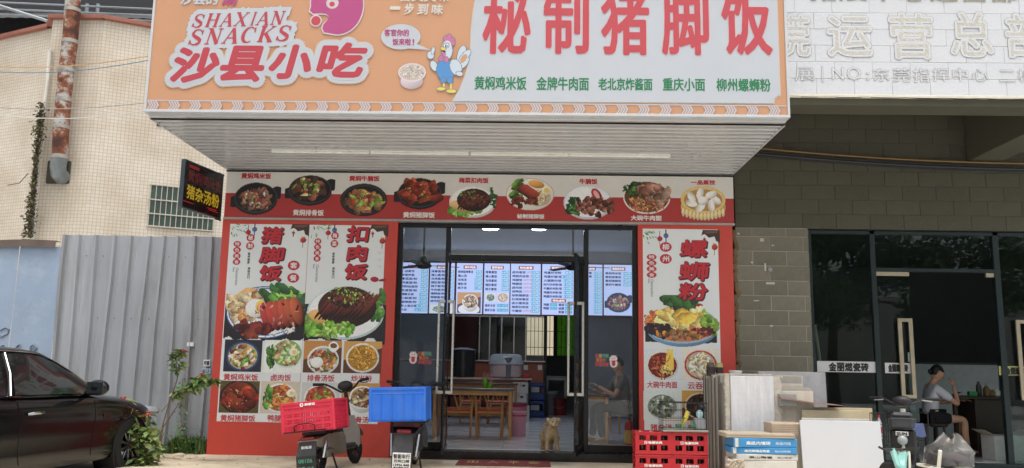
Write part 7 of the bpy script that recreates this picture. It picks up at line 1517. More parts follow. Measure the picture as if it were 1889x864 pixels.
flat('card_sheet', 'thin kraft cardboard sheets on top of the blue cartons', 'cardboard', (1340, 800, 1467, 808.5), YK2, .42, kraft, rz=R(-1), sheets=2)
flat('wood_bundle', 'bundle of pale brown tiles strapped on the carton pile', 'tile bundle', (1424, 781, 1484, 804), 9.72, .34, pc('pale_brown_tile', (184, 164, 144), rough=.6, var=.1, scale=12), sheets=6)
m = MB(); a = at(1442, 742, 10.2); rr = [at(x, y_, 10.15) for x, y_ in ((1440, 736), (1470, 740), (1510, 746), (1555, 749))]
V = []
for i, p_ in enumerate(rr): V += [p_ + Vector((0, .0, 0)), p_ + Vector((0, .35, .01)), p_ + Vector((0, .35, .028 - .006 * i)), p_ + Vector((0, 0, .022 - .006 * i))]
m.add(V, [(i * 4 + j, i * 4 + (j + 1) % 4, i * 4 + 4 + (j + 1) % 4, i * 4 + 4 + j) for i in range(3) for j in range(4)] + [(0, 1, 2, 3), (12, 13, 14, 15)]); solo('warped_board', 'warped pinkish brown board lying over the cream slabs', 'board', m, pc('pink_brown_board', (156, 126, 112), rough=.8, var=.15))
q = box2((1438, 727, 1470, 750), 10.2); solo('grey_offcut', 'short grey offcut tile under the warped board', 'offcut', MB().span(q[0], q[2], 10.2, 10.5, q[1], q[3], .006), pc('grey_offcut', (150, 150, 146), rough=.7, var=.15))
m = MB()
for i in range(26): c_ = at(1342 + g.random() * 30, 848 + g.random() * 14, 9.55); m.ball(c_, (.03 * g.uniform(.6, 1.2), .03, .02 * g.uniform(.6, 1.3)), 6, 4)
o = m.build('rubble', pc('rubble', (176, 166, 150), rough=.9, var=.2, scale=10), None); tag(o, 'small broken tile rubble beside the lowest cartons', 'rubble', kind='stuff')
# jars, litter on the slabs
def jar(label, px, py, r, h, body, lid):
    p_ = at(px, py, 11.35); t = thing('glass_jar', label, 'jar', (p_.x, 11.35, p_.z - .0), group='jars on the slabs', local=True); MB().lathe([(r * .9, 0), (r, .008), (r, h * .78), (r * .82, h * .85)], n=20).build('jar', body, t, smooth=True); MB().lathe([(r * .86, h * .84), (r * .88, h), (0, h * 1.0)], n=20).build('lid', lid, t, smooth=True); MB().lathe([(r * 1.01, h * .2), (r * 1.01, h * .66)], n=20).build('paper_label', pc('jar_label', (190, 196, 140) if 'yellow' in label else (60, 56, 54), rough=.6), t, smooth=True); return t
zt_ = 1.18
for o_, x_ in ((jar('dark jar with brown lid standing on the slab row', 1311, 683, .055, .17, pc('dark_jar', (100, 84, 74), rough=.2), pc('brown_lid', (120, 100, 84), rough=.4)), 0), (jar('pale green jar with yellow lid beside the dark jar', 1327, 683, .048, .165, pc('green_jar', (176, 184, 140), rough=.2), pc('yellow_lid', (206, 180, 96), rough=.4)), 0)): o_.location.z = 1.165
m = MB(); c_ = at(1357, 680, 11.0); c_.z = 1.16; V = [c_ + Vector((g.uniform(-.09, .1), g.uniform(-.05, .05), g.uniform(.0, .08))) for i in range(16)]; bm = bmesh.new(); [bm.verts.new(v) for v in V]; bmesh.ops.convex_hull(bm, input=bm.verts); bm.verts.index_update(); used = [v for v in bm.verts if v.link_faces]; ix = {v: i for i, v in enumerate(used)}; m.add([v.co for v in used], [tuple(ix[v] for v in f.verts) for f in bm.faces]); bm.free(); solo('crumpled_tissue', 'crumpled white tissue lying on the slab row', 'tissue', m, pw)
# ================================================================ e-bikes before the tile shop
teal = pc('teal_paint', (134, 186, 178), rough=.3, var=.06); cream = pc('cream_enamel', (222, 220, 206), rough=.35)
eb = thing('electric_bike', 'electric bike facing the street with teal mudguard and grey bag on its handlebar', 'electric bike', (at(1697, 860, 9.9).x, 10.15, -.12), R(150), local=True)   # local +y forward
wheel(eb, (0, .52, .22), .22, .06); wheel(eb, (0, -.52, .22), .22, .06)
MB().loft([[(-.05, .52 + .25 * math.sin(a), .22 + .25 * math.cos(a)), (.05, .52 + .25 * math.sin(a), .22 + .25 * math.cos(a)), (.035, .52 + .275 * math.sin(a), .22 + .275 * math.cos(a)), (-.035, .52 + .275 * math.sin(a), .22 + .275 * math.cos(a))] for a in [R(v) for v in range(-65, 80, 14)]]).build('mudguard', teal, eb, smooth=True)
MB().tube([(0, .47, .45), (0, .40, .75), (0, .36, .95)], .028, 10).build('steering_column', cream, eb, smooth=True)
for s in (-1, 1): MB().tube([(s * .05, .52, .22), (s * .05, .46, .5)], .016, 8).build('fork', cream, eb)
MB().ball((0, .52, .62), (.055, .05, .055), 12, 8).build('headlight', pc('lamp_glass', (150, 156, 160)), eb, smooth=True)
hb = MB().tube([(-.32, .22, 1.06), (-.2, .3, 1.06), (-.08, .36, 1.0), (.08, .36, 1.0), (.2, .3, 1.06), (.32, .22, 1.06)], .012, 8).build('handlebar', blackp, eb, smooth=True)
for s in (-1, 1): MB().tube([(s * .22, .285, 1.06), (s * .36, .20, 1.06)], .018, 10).build('grip', rub, hb, smooth=True); MB().tube([(s * .2, .33, 1.05), (s * .3, .3, 1.04)], .006, 6).build('brake_lever', steel, hb)
MB().ball((0, .38, 1.04), (.10, .06, .055), 12, 8).build('instrument_pod', blackp, eb, smooth=True)
bgm = pc('grey_bag', (58, 60, 64), rough=.55, var=.2, scale=14, bump=.4, bscale=20); bag = MB().box((0, .47, .80), (.25, .09, .13), .025).build('handlebar_bag', bgm, eb); MB().box((0, .465, .885), (.22, .07, .07), .03).build('bag_flap', bgm, bag); MB().tube([(-.12, .517, .862), (.12, .517, .862)], .006, 6).build('zip', black, bag)
MB().box((0, .44, .60), (.26, .06, .26), .02).build('front_panel', blackp, eb); MB().tube([(-.16, .40, .92), (-.26, .46, .92), (-.26, .5, .62), (-.16, .46, .62)], .007, 6).build('guard_rail', rackm, eb)
MB().box((0, .535, .69), (.13, .01, .045), .003).build('badge', pc('badge_silver', (190, 190, 186), rough=.3), eb); m = MB(); letters(m, 'SUN', (.05, .674, -.05, .704), .5425, bold=.002); m.v = [(v[0], 1.085 - v[1], v[2]) for v in m.v]; m.build('badge_writing', black, eb, recalc=False)
MB().tube([(0, .40, .6), (0, .1, .3), (0, -.2, .3), (0, -.4, .45)], .03, 8).build('frame', blackp, eb, smooth=True); MB().tube([(0, -.25, .3), (0, -.28, .62)], .022, 8).build('seat_post', rackm, eb)
MB().loft([[(-.05, .02, .66), (.05, .02, .66), (.05, .02, .72), (-.05, .02, .72)], [(-.13, -.14, .62), (.13, -.14, .62), (.12, -.14, .76), (-.12, -.14, .76)], [(-.15, -.34, .62), (.15, -.34, .62), (.13, -.34, .77), (-.13, -.34, .77)], [(-.11, -.44, .65), (.11, -.44, .65), (.1, -.44, .73), (-.1, -.44, .73)]]).build('seat', pc('blue_seat_cover', (74, 88, 128), rough=.8, var=.15, scale=10), eb, smooth=True)
# bottle basket on its side
bk = MB().tube([(.16, .40, .90), (.32, .40, .90), (.32, .54, .90), (.16, .54, .90)], .005, 5, closed=True).build('side_basket', rackm, eb)
for z in (.55, .65, .78): MB().tube([(.17, .41, z), (.31, .41, z), (.31, .53, z), (.17, .53, z)], .004, 5, closed=True).build('basket_hoop', rackm, bk)
for x, y in ((.16, .4), (.24, .54), (.32, .54), (.32, .4), (.16, .54), (.24, .4)): MB().tube([(x, y, .90), (x * .98, y, .54)], .004, 5).build('basket_wire', rackm, bk)
wb = thing('water_bottle', 'drink bottle with red cap in the side basket of the electric bike', 'bottle', (eb.location.x - .445, eb.location.y - .29, .50), local=True); MB().lathe([(.03, 0), (.033, .01), (.033, .17), (.014, .22), (.014, .235)], n=16).build('bottle', pc('clear_plastic', (180, 186, 188), rough=.15), wb, smooth=True); MB().lathe([(.016, .232), (.016, .262), (0, .262)], n=14).build('cap', pc('red_plastic', (186, 44, 46)), wb, smooth=True); MB().lathe([(.0335, .06), (.0335, .13)], n=16).build('paper_label', pc('red_label', (176, 50, 60), rough=.5), wb, smooth=True)
e2 = thing('electric_bike', 'teal electric bike whose seat is wrapped in clear plastic', 'electric bike', (at(1745, 850, 7.75).x, 8.35, -.1), R(4), local=True)
wheel(e2, (0, -.5, .22), .22, .06); wheel(e2, (0, .55, .22), .22, .06)
MB().loft([[(-.06, -.5 + .25 * math.sin(a), .22 + .25 * math.cos(a)), (.06, -.5 + .25 * math.sin(a), .22 + .25 * math.cos(a)), (.045, -.5 + .28 * math.sin(a), .22 + .28 * math.cos(a)), (-.045, -.5 + .28 * math.sin(a), .22 + .28 * math.cos(a))] for a in [R(v) for v in range(-80, 80, 14)]]).build('mudguard', teal, e2, smooth=True)
MB().tube([(0, -.45, .5), (0, 0, .32), (0, .35, .42), (0, .44, .57)], .03, 8).build('frame', teal, e2, smooth=True)
hb = MB().tube([(-.2, .3, .60), (-.1, .42, .57), (.1, .42, .57), (.2, .3, .60)], .012, 8).build('handlebar', blackp, e2, smooth=True)
MB().tube([(-.13, -.80, .50), (.13, -.80, .50), (.16, -.6, .50), (.14, -.3, .50), (-.14, -.3, .50), (-.16, -.6, .50)], .013, 8, closed=True).build('rack', cream, e2, smooth=True)
for x in (-.1, .1): MB().tube([(x, -.78, .5), (x * .8, -.62, .24)], .012, 6).build('rack_stay', cream, e2)
MB().tube([(-.17, -.75, .66), (-.165, -.7, .52), (-.12, -.6, .30)], .016, 8).build('side_tube', cream, e2, smooth=True)
MB().loft([[(-.04, -.78, .53), (.04, -.78, .53), (.04, -.78, .57), (-.04, -.78, .57)], [(-.13, -.68, .52), (.13, -.68, .52), (.12, -.68, .60), (-.12, -.68, .60)], [(-.14, -.46, .52), (.14, -.46, .52), (.12, -.46, .62), (-.12, -.46, .62)], [(-.06, -.3, .54), (.06, -.3, .54), (.05, -.3, .60), (-.05, -.3, .60)]]).build('seat', pc('plum_seat', (66, 52, 60), rough=.5), e2, smooth=True)
plas = glass_mat('milky_plastic', (.95, .95, .96), rough=.2, ior=1.4, dirt=.16); g = random.Random(31)
m = MB(); V = []; nu, nv = 22, 10
for i in range(nv + 1):
    for k_ in range(nu):
        a = 2 * math.pi * k_ / nu; f_ = i / nv; r = (.17 if f_ < .5 else .17 * (1 - (f_ - .5) * 1.3)); V.append((r * math.cos(a) * (1 + .12 * math.sin(5 * a + f_ * 7)) + .06 * f_, -.55 + r * 1.5 * math.sin(a) * (1 + .1 * math.sin(4 * a)), .53 + .24 * f_ * (1 + .12 * math.sin(3 * a)) + g.uniform(-.008, .008)))
m.add(V, [(i * nu + k_, i * nu + (k_ + 1) % nu, (i + 1) * nu + (k_ + 1) % nu, (i + 1) * nu + k_) for i in range(nv) for k_ in range(nu)]); m.build('plastic_wrap', plas, e2, smooth='all')

# ================================================================ people
skin = pc('skin', (196, 150, 122), rough=.55, var=.06, scale=8); hairm = pc('black_hair', (24, 22, 22), rough=.5, var=.3, scale=60, streak=True)
def skinned(name, joints, edges, mat, parent, root, sub=2):
    me = bpy.data.meshes.new(name); names = list(joints); me.from_pydata([joints[k][:3] for k in names], [(names.index(a), names.index(b)) for a, b in edges], []); me.materials.append(mat)
    o = obj(name, me, parent); sk = o.modifiers.new('skin', 'SKIN'); sk.use_smooth_shade = True
    for k, v in zip(names, me.skin_vertices[0].data): r = joints[k][3]; v.radius = (r, r) if not isinstance(r, tuple) else r; v.use_root = (k == root)
    su = o.modifiers.new('subdivision', 'SUBSURF'); su.levels = su.render_levels = sub
    return o
def head(parent, c, r, yaw, tilt, hair='short'):
    t = MB(); M = Matrix.Rotation(yaw, 3, 'Z') @ Matrix.Rotation(tilt, 3, 'X'); c = Vector(c)   # face looks along local -y
    V, F = MB().ball((0, 0, 0), 1, 18, 14).v, MB().ball((0, 0, 0), 1, 18, 14).f; P = []
    for x, y, z in V:
        k = 1 - .22 * max(0, -z) ** 1.5; P.append(c + M @ Vector((x * r * .76 * k, y * r * .92 * (k if y < 0 else 1) - (.06 * r if z < -.3 and y < 0 else 0), z * r * 1.15)))
    t.add(P, F); o = t.build('head', skin, parent, smooth='all')
    MB().loft([[c + M @ Vector(v) * r for v in ((-.09, -.88, .12), (.09, -.88, .12), (.04, -.9, .14))], [c + M @ Vector(v) * r for v in ((-.15, -.94, -.2), (.15, -.94, -.2), (0, -1.13, -.14))]]).build('nose', skin, o, smooth=True)
    for s in (-1, 1):
        MB().ball(c + M @ Vector((s * .30, -.80, .08)) * r, (r * .10, r * .06, r * .06), 8, 6).build('eye', pc('eye_white', (220, 216, 210), rough=.2), o, smooth=True); MB().ball(c + M @ Vector((s * .30, -.855, .08)) * r, r * .045, 8, 6).build('pupil', black, o)
        MB().ball(c + M @ Vector((s * .76, .05, 0)) * r, (r * .10, r * .18, r * .26), 8, 6).build('ear', skin, o, smooth=True); MB().tube([c + M @ Vector((s * .16, -.86, .26)) * r, c + M @ Vector((s * .42, -.78, .26)) * r], r * .035, 5).build('eyebrow', hairm, o)
    MB().tube([c + M @ Vector((-.2, -.84, -.48)) * r, c + M @ Vector((0, -.92, -.5)) * r, c + M @ Vector((.2, -.84, -.48)) * r], r * .05, 6).build('mouth', pc('lips', (150, 90, 84), rough=.5), o)
    h = MB(); P = []
    for x, y, z in V: P.append(c + M @ Vector((x * r * .84, y * r * 1.0 + .06 * r, max(z, -.25 if y > .1 else .32 + .25 * min(0, y)) * r * 1.24)))
    h.add(P, F); h.build('hair', hairm, o, smooth='all')
    if hair == 'bun': MB().ball(c + M @ Vector((0, .95, .1)) * r, r * .36, 12, 8).build('hair_bun', hairm, o, smooth='all')
    return o
def hand(parent, wr, d, up, s, curl, scale=1.):
    """palm and five fingers from the wrist; d = pointing direction, up = back of the hand, s = thumb side"""
    d, up = Vector(d).normalized(), Vector(up); up = (up - d * up.dot(d)).normalized(); side = d.cross(up) * s; wr = Vector(wr); k = scale
    J = {'w': (*wr, .022 * k), 'p': (*(wr + d * .045 * k), (.034 * k, .016 * k)), 'q': (*(wr + d * .085 * k), (.036 * k, .014 * k))}; E = [('w', 'p'), ('p', 'q')]
    o = skinned('hand', J, E, skin, parent, 'w', 1)
    for i, (u, l) in enumerate(((.030, .070), (.010, .080), (-.010, .074), (-.029, .058))):
        b = wr + d * .085 * k + side * u * k; J = {'a': (*b, .0085 * k)}; p = b; dd = d; E = []
        for j, c in enumerate('bcd'):
            dd = (Matrix.Rotation(-curl * s * .9, 3, side) @ dd) if False else (dd * math.cos(curl) - up * math.sin(curl)).normalized(); p = p + dd * l * (.42, .33, .25)[j] * k; J[c] = (*p, (.0085, .008, .0065)[j] * k); E.append((('a', 'b', 'c')[j], c)); up2 = up
        skinned('finger', J, E, skin, o, 'a', 1)
    b = wr + d * .025 * k + side * .03 * k; J = {'a': (*b, .011 * k), 'b': (*(b + (d * .6 + side * .7 - up * .2).normalized() * .035 * k), .0105 * k), 'c': (*(b + (d * .8 + side * .5 - up * .4).normalized() * .062 * k), .008 * k)}
    skinned('thumb', J, [('a', 'b'), ('b', 'c')], skin, o, 'a', 1)
def seated(label, loc, rz, shirt, trousers, short, arms, hd, hair, shoes, seat=.47):
    """seated figure facing local -y; origin on the floor under the seat"""
    t = thing('person', label, 'person', loc, rz, local=True); s = seat
    sh = {sd: (sd * .17, -.06, s + .50) for sd in (-1, 1)}
    J = {'pel': (0, 0, s + .09, (.15, .11)), 'bel': (0, -.01, s + .24, (.13, .10)), 'che': (0, -.04, s + .42, (.155, .105)), 'nk0': (0, -.05, s + .53, .06), 'nek': (0, -.07, s + .60, .052), 'hd': (*(Vector(hd) + Vector((0, .01, -.08))), .055)}
    E = [('pel', 'bel'), ('bel', 'che'), ('che', 'nk0'), ('nk0', 'nek'), ('nek', 'hd')]
    for sd, L in ((-1, 'l'), (1, 'r')):
        el, wr = arms[L]
        J[L + 'sh'] = (*sh[sd], .055); J[L + 'el'] = (*el, .038); J[L + 'wr'] = (*wr, .026); E += [('che', L + 'sh'), (L + 'sh', L + 'el'), (L + 'el', L + 'wr')]
        J[L + 'hip'] = (sd * .09, -.05, s + .07, .085); J[L + 'kn'] = (sd * .13, -.44, s + .06, .058); J[L + 'cal'] = (sd * .13, -.43, s - .14, .052); J[L + 'an'] = (sd * .13, -.42 + sd * .05, .085, .034); J[L + 'to'] = (sd * .14, -.56 + sd * .05, .04, .03); E += [('pel', L + 'hip'), (L + 'hip', L + 'kn'), (L + 'kn', L + 'cal'), (L + 'cal', L + 'an'), (L + 'an', L + 'to')]
    skinned('body', J, E, skin, t, 'pel'); grow = lambda k, a: (*J[k][:3], (J[k][3] + a) if not isinstance(J[k][3], tuple) else tuple(v + a for v in J[k][3]))
    T = {k: grow(k, .016) for k in ('pel', 'bel', 'che', 'nk0', 'lsh', 'rsh')}
    T['nk0'] = (*J['nk0'][:3], .072); E2 = [('pel', 'bel'), ('bel', 'che'), ('che', 'nk0')]
    for L in 'lr': p = Vector(J[L + 'sh'][:3]).lerp(Vector(J[L + 'el'][:3]), .72); T[L + 'sl'] = (*p, .062); E2 += [('che', L + 'sh'), (L + 'sh', L + 'sl')]
    skinned('shirt', T, E2, shirt, t, 'pel')
    T = {'pel': grow('pel', .020)}; T['pel'] = (J['pel'][0], J['pel'][1], J['pel'][2] - .02, (.17, .13)); E2 = []
    for L in 'lr':
        T[L + 'hip'] = grow(L + 'hip', .02); E2.append(('pel', L + 'hip'))
        if short: p = Vector(J[L + 'hip'][:3]).lerp(Vector(J[L + 'kn'][:3]), .6); T[L + 'th'] = (*p, .085); E2.append((L + 'hip', L + 'th'))
        else: T[L + 'kn'] = grow(L + 'kn', .018); T[L + 'cal'] = grow(L + 'cal', .018); T[L + 'an'] = (*Vector(J[L + 'an'][:3]), .058); E2 += [(L + 'hip', L + 'kn'), (L + 'kn', L + 'cal'), (L + 'cal', L + 'an')]
    skinned('shorts' if short else 'trousers', T, E2, trousers, t, 'pel')
    for L, sd in (('l', -1), ('r', 1)):
        a = Vector(J[L + 'an'][:3]); MB().loft([[a + Vector(v) for v in q] for q in ([(-.04, .06, -.08), (.04, .06, -.08), (.035, .06, -.02), (-.035, .06, -.02)], [(-.045, -.04, -.08), (.045, -.04, -.08), (.04, -.04, -.015), (-.04, -.04, -.015)], [(-.05, -.13, -.08), (.05, -.13, -.08), (.04, -.13, -.03), (-.04, -.13, -.03)], [(-.03, -.19, -.08), (.03, -.19, -.08), (.025, -.19, -.05), (-.025, -.19, -.05)])]).build('shoe', shoes, t, smooth=True)
        el, wr = Vector(arms[L][0]), Vector(arms[L][1]); hand(t, wr, wr - el, (0, -.3, 1) if L == 'l' else (0, .2, 1), sd, .35)
    head(t, hd, .105, 0, R(8), hair); return t
whT = pc('white_tee', (206, 206, 212), rough=.85, var=.05, scale=10, bump=.3, bscale=14); blk = pc('black_cloth', (24, 24, 28), rough=.9, var=.1)
# seated at the desk in the tile shop, in profile, head on hand
pz = .06; ps = at(1716, 770, 13.2)
pa_ = seated('person in white T-shirt and black shorts seated at the desk, head resting on hand', (ps.x, 13.2, pz), R(86), whT, blk, True, {'l': ((-.24, -.32, .74), (-.06, -.34, 1.02)), 'r': ((.24, -.26, .76), (.14, -.5, .80))}, (0, -.14, 1.20), 'bun', pc('sandal', (70, 60, 54), rough=.7))
st = thing('stool', 'dark wooden stool under the person in the white T-shirt', 'stool', (ps.x, 13.2, pz), local=True); MB().box((0, 0, .445), (.36, .36, .04), .01).build('seat', pc('dark_wood', (56, 42, 34), rough=.5), st)
for x in (-1, 1):
    for y in (-1, 1): MB().tube([(x * .16, y * .16, 0), (x * .13, y * .13, .425)], .018, 6).build('leg', pc('dark_wood', (56, 42, 34)), st)
dx0, dx1 = ps.x + .30, at(1850, 740, 13.4).x; dk_ = thing('office_desk', 'dark desk in the tile shop with small things on it', 'desk', ((dx0 + dx1) / 2, 13.5, pz)); dzt = at(1790, 731, 13.3).z; dwood = pc('dark_wood', (56, 42, 34)); MB().span(dx0, dx1, 13.1, 13.9, dzt - .04, dzt, .006).build('desk_top', dwood, dk_); MB().span(dx1 - .55, dx1 - .06, 13.15, 13.85, pz, dzt - .041).build('drawer_unit', dwood, dk_); MB().span(dx0 + .55, dx1 - .551, 13.7, 13.73, pz + .2, dzt - .041).build('modesty_panel', dwood, dk_)
for x in (dx0 + .06,):
    for y_ in (13.16, 13.84): MB().span(x - .025, x + .025, y_ - .025, y_ + .025, pz, dzt - .04).build('leg', dwood, dk_)
g = random.Random(17)
def bits(label, name, cat, px, sh, mat, r, h):
    p_ = at(px, 725, 13.3); t = MB()
    if sh == 'b': t.span(p_.x - r, p_.x + r, 13.25, 13.25 + r * 1.4, dzt, dzt + h, .008)
    else: t.lathe([(r * .8, 0), (r, .01), (r, h * .7), (r * .5, h * .85), (r * .45, h), (0, h)], (p_.x, 13.3, dzt), 14)
    solo(name, label, cat, t, mat, smooth=(sh != 'b'))
bits('small green box on the tile shop desk', 'green_box', 'box', 1793, 'b', pc('green_box', (60, 150, 80), rough=.5), .06, .07); bits('tall dark flask on the tile shop desk', 'flask', 'flask', 1806, 'l', pc('dark_flask', (60, 54, 50), rough=.3), .04, .22); bits('brown jar on the tile shop desk beside the flask', 'tea_jar', 'jar', 1820, 'l', pc('tea_brown', (110, 84, 50), rough=.3), .05, .16); bits('white mug on the tile shop desk near the pane edge', 'mug', 'mug', 1838, 'l', pc('white_mug', (200, 202, 200), rough=.3), .055, .12); bits('squat glass teapot on the tile shop desk', 'teapot', 'teapot', 1829, 'l', pc('tea_amber', (130, 90, 50), rough=.15), .06, .10)
p_ = at(1768, 722, 13.2); solo('phone', 'dark phone lying at the desk edge before the seated person', 'phone', MB().box((p_.x - .05, 13.2, dzt + .03), (.16, .08, .008), .002, Matrix.Rotation(R(-20), 3, 'Y')), black)
p_ = atz(1868, 850, .06); cbx = thing('cardboard_box', 'open cardboard box with pale wrapping by the tile shop pane', 'box', (at(1850, 820, 12.6).x, 12.6, .06), R(5), local=True); MB().span(-.22, .22, -.16, .16, 0, .34, .006).build('box', pc('pale_carton', (204, 202, 196)), cbx); [MB().box((s * .28, 0, .38), (.16, .3, .006), 0, Matrix.Rotation(s * R(-25), 3, 'Y')).build('flap', kraft, cbx) for s in (-1, 1)]
p_ = at(1818, 790, 13.6); solo('waste_bucket', 'pale plastic bucket on the floor under the tile shop desk', 'bucket', MB().lathe([(.12, 0), (.15, .32), (.16, .32), (.13, .03), (0, .03)], (p_.x - .1, 13.0, .06), 18), pc('pale_bucket', (150, 156, 158), rough=.4), smooth=True)
# diner behind the right pane
pd = at(1128, 780, 13.35)
seated('person in grey T-shirt and dark trousers seated behind the right pane', (at(1150, 800, 13.6).x, 13.55, FL), R(-78), pc('grey_tee', (92, 94, 92), rough=.85, var=.08), pc('dark_trousers', (30, 30, 34), rough=.9), False, {'l': ((-.26, -.22, .70), (-.18, -.44, .80)), 'r': ((.26, -.22, .72), (.10, -.44, .86))}, (0, -.10, 1.20), 'short', pc('dark_shoe', (40, 36, 34), rough=.6))
table4('dining_table', 'wooden dining table behind the right pane before the seated diner', 'table', at(1092, 716, 14).x - .25, at(1118, 716, 14).x, 13.3, 14.0, FL + .74, tp, wood)

# ================================================================ dog on the threshold
fur = pc('apricot_fur', (188, 166, 134), rough=.9, var=.22, scale=26, bump=.6, bscale=70); furl = pc('cream_fur', (214, 190, 150), rough=.9, var=.2, scale=30, bump=.6, bscale=70)
dg_ = thing('dog', 'small curly tan dog standing on the threshold looking out', 'dog', (at(1016, 838, F - .06).x, F - .03, FL - .009), R(13), local=True)   # faces local -y
J = {'ru': (0, .22, .235, .062), 'lo': (0, .12, .25, .072), 'ch': (0, -.02, .245, .082), 'nk': (0, -.09, .30, .062), 'hd': (0, -.12, .355, .05)}; E = [('ch', 'lo'), ('lo', 'ru'), ('ch', 'nk'), ('nk', 'hd')]
for s, L in ((-1, 'l'), (1, 'r')):
    J[L + 's'] = (s * .06, -.05, .19, .038); J[L + 'e'] = (s * .064, -.045, .12, .026); J[L + 'w'] = (s * .066, -.06, .05, .022); J[L + 'p'] = (s * .067, -.08, .020, .023); E += [('ch', L + 's'), (L + 's', L + 'e'), (L + 'e', L + 'w'), (L + 'w', L + 'p')]
    J[L + 't'] = (s * .05, .20, .19, .048); J[L + 'k'] = (s * .055, .165, .13, .034); J[L + 'h'] = (s * .055, .225, .085, .024); J[L + 'm'] = (s * .055, .21, .04, .023); J[L + 'q'] = (s * .055, .19, .02, .023); E += [('ru', L + 't'), (L + 't', L + 'k'), (L + 'k', L + 'h'), (L + 'h', L + 'm'), (L + 'm', L + 'q')]
J['t1'] = (0, .27, .29, .022); J['t2'] = (0, .28, .35, .026); E += [('ru', 't1'), ('t1', 't2')]
skinned('body', J, E, fur, dg_, 'ch')
hd = MB(); hd.ball((0, -.135, .372), (.068, .062, .06), 16, 12); h_ = hd.build('head', fur, dg_, smooth='all'); MB().ball((0, -.19, .352), (.036, .035, .028), 12, 9).build('muzzle', furl, h_, smooth='all'); MB().ball((0, -.222, .362), (.012, .008, .009), 10, 7).build('nose', black, h_, smooth=True)
for s in (-1, 1): MB().ball((s * .026, -.19, .384), .0085, 8, 6).build('eye', black, h_, smooth=True); MB().ball((s * .062, -.12, .402), (.028, .016, .036), 10, 8, rot=Matrix.Rotation(s * R(35), 3, 'Y')).build('ear', fur, h_, smooth='all')
MB().tube([(-.012, -.222, .338), (0, -.224, .334), (.012, -.222, .338)], .003, 5).build('mouth', black, h_)
g = random.Random(41); m = MB(); segs = [(Vector(J[a][:3]), Vector(J[b][:3]), J[a][3], J[b][3]) for a, b in E] + [(Vector((0, -.135, .372)), Vector((0, -.136, .373)), .062, .062)] * 3
for i in range(3800):
    a, b, ra, rb = segs[g.randrange(len(segs))]; f_ = g.random(); n = Vector((g.gauss(0, 1), g.gauss(0, 1), g.gauss(0, 1))); dirn = (b - a).normalized(); n = (n - dirn * n.dot(dirn) * (.0 if ra == rb == .062 else 1)).normalized(); p = a.lerp(b, f_) + n * (ra + (rb - ra) * f_) * .9
    if p.y < -.16 and p.z > .33 and abs(p.x) < .04: continue
    l = g.uniform(.012, .024) * (.5 if p.z < .16 else 1); tip = p + n * l + Vector((g.gauss(0, .007), g.gauss(0, .007), -.006)); w = n.cross(Vector((g.random(), g.random(), g.random()))).normalized() * .0035
    if tip.z < .001: continue
    k = g.uniform(.75, 1.15); m.add([p - w, p + w, tip], [(0, 1, 2)], s2l(tuple(min(255, v * k) for v in ((196, 168, 128) if p.z > .2 and p.y > -.05 else (210, 188, 152)))))
m.build('fur', print_mat('fur_strands', .9), dg_, recalc=False)['kind'] = 'stuff'

# ================================================================ across the street, behind the camera (mirrored in the panes and the car)
g = random.Random(55); m = MB(); tr = thing('street_tree', 'broad dark green street tree across the road', 'tree', local=True); MB().tube([(0, 0, 0), (.05, 0, 1.5), (-.05, .05, 3.0), (.1, 0, 4.6)], [.2, .16, .13, .06], 10).build('trunk', pc('tree_bark', (92, 80, 66), rough=.9, var=.2), tr, smooth=True)
cl = [(Vector((g.gauss(0, 1.3), g.gauss(0, 1.3), 4.6 + g.gauss(0, 1.0))), g.uniform(.6, 1.1)) for i in range(26)]
lb_ = MB()
for c_, r in cl[:10]: lb_.tube([(0, 0, 3.0), (c_.x * .5, c_.y * .5, 3.7), c_], [.08, .05, .02], 6)
lb_.build('limbs', pc('tree_bark', (92, 80, 66)), tr)
for i in range(6500):
    c_, r = g.choice(cl); n = Vector((g.gauss(0, 1), g.gauss(0, 1), g.gauss(0, 1))).normalized(); p = c_ + n * r * g.random() ** .4; u = Vector((g.gauss(0, 1), g.gauss(0, 1), g.gauss(0, .5))).normalized() * .12; v = u.cross(n + Vector((.01, 0, 0))).normalized() * .07; m.add([p - u, p + v, p + u, p - v], [(0, 1, 2, 3)], s2l(tuple(q * g.uniform(.7, 1.2) for q in (74, 98, 52))))
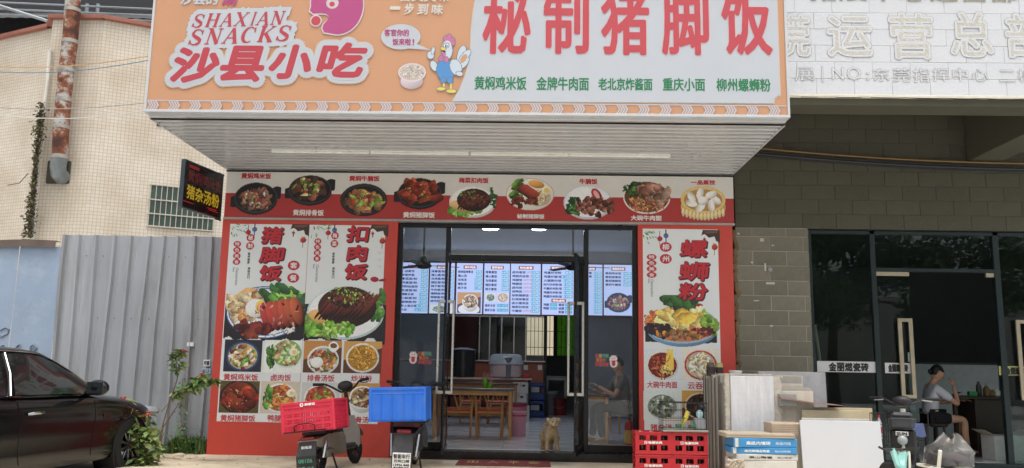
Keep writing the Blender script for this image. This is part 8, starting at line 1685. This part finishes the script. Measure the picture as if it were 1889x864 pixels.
m.build('crown', print_mat('leaf_print', .8), tr, recalc=False)
for i, (x, y, s_) in enumerate(((-9.5, -9, 1.15), (-4.6, -12, 1.0), (8.5, -10, 1.1), (12.5, -12, 1.3), (16.5, -10, 1.15))):
    o = tr if i == 0 else copy_tree(tr); o.location = (x, y, -.1); o.scale = (s_, s_, s_); o.rotation_euler = (0, 0, i * 1.3); tag(o, 'broad dark green street tree across the road from the shops', 'tree', 'trees across the road')
m = MB(); m.span(-30, 34, -26, -22, -.1, 5.5); solo('added_far_building', 'long pale building added out of view across the road behind the trees', 'building', m, pc('pale_far_wall', (170, 168, 162), rough=.8, var=.1, scale=1))  # unseen block added for reflections, kept low to let light in
dg_.scale = (1.07, 1.07, 1.07)
# ---- wear on the forecourt: cracks and a few fallen leaves
g = random.Random(77)
for k_, (x, y, n_) in enumerate(((-4.2, 11.1, 9), (-2.9, 10.7, 8), (-1.2, 10.9, 10), (.6, 10.8, 8))):
    m = MB(); p = Vector((x, y, .0015)); pts = []
    for i in range(n_): pts.append(p.copy()); p += Vector((g.uniform(.08, .2), g.gauss(0, .07), 0))
    for i in range(n_ - 1): a, b = pts[i], pts[i + 1]; w_ = Vector((0, g.uniform(.004, .011), 0)); m.add([a - w_, b - w_ * .8, b + w_ * .8, a + w_], [(0, 1, 2, 3)])
    o = m.build('pavement_crack', pc('crack_dirt', (96, 84, 68), rough=.95, var=.2), bpy.data.objects['pavement'], recalc=False)
m = MB()
for i in range(46): p = Vector((g.uniform(-4.5, -1.6), g.uniform(10.5, 11.75), .006)); a = g.random() * 6.28; u = Vector((math.cos(a), math.sin(a), .15)) * g.uniform(.015, .04); v = Vector((-math.sin(a), math.cos(a), .1)) * .012; m.add([p - u, p + v, p + u, p - v], [(0, 1, 2, 3)], s2l(g.choice(((140, 112, 70), (120, 96, 60), (104, 108, 62), (160, 140, 110)))))
o = m.build('leaf_litter', print_mat('leaf_print', .8), None, recalc=False); tag(o, 'scattered dry leaf litter on the paving before the red board', 'leaf litter', kind='stuff')
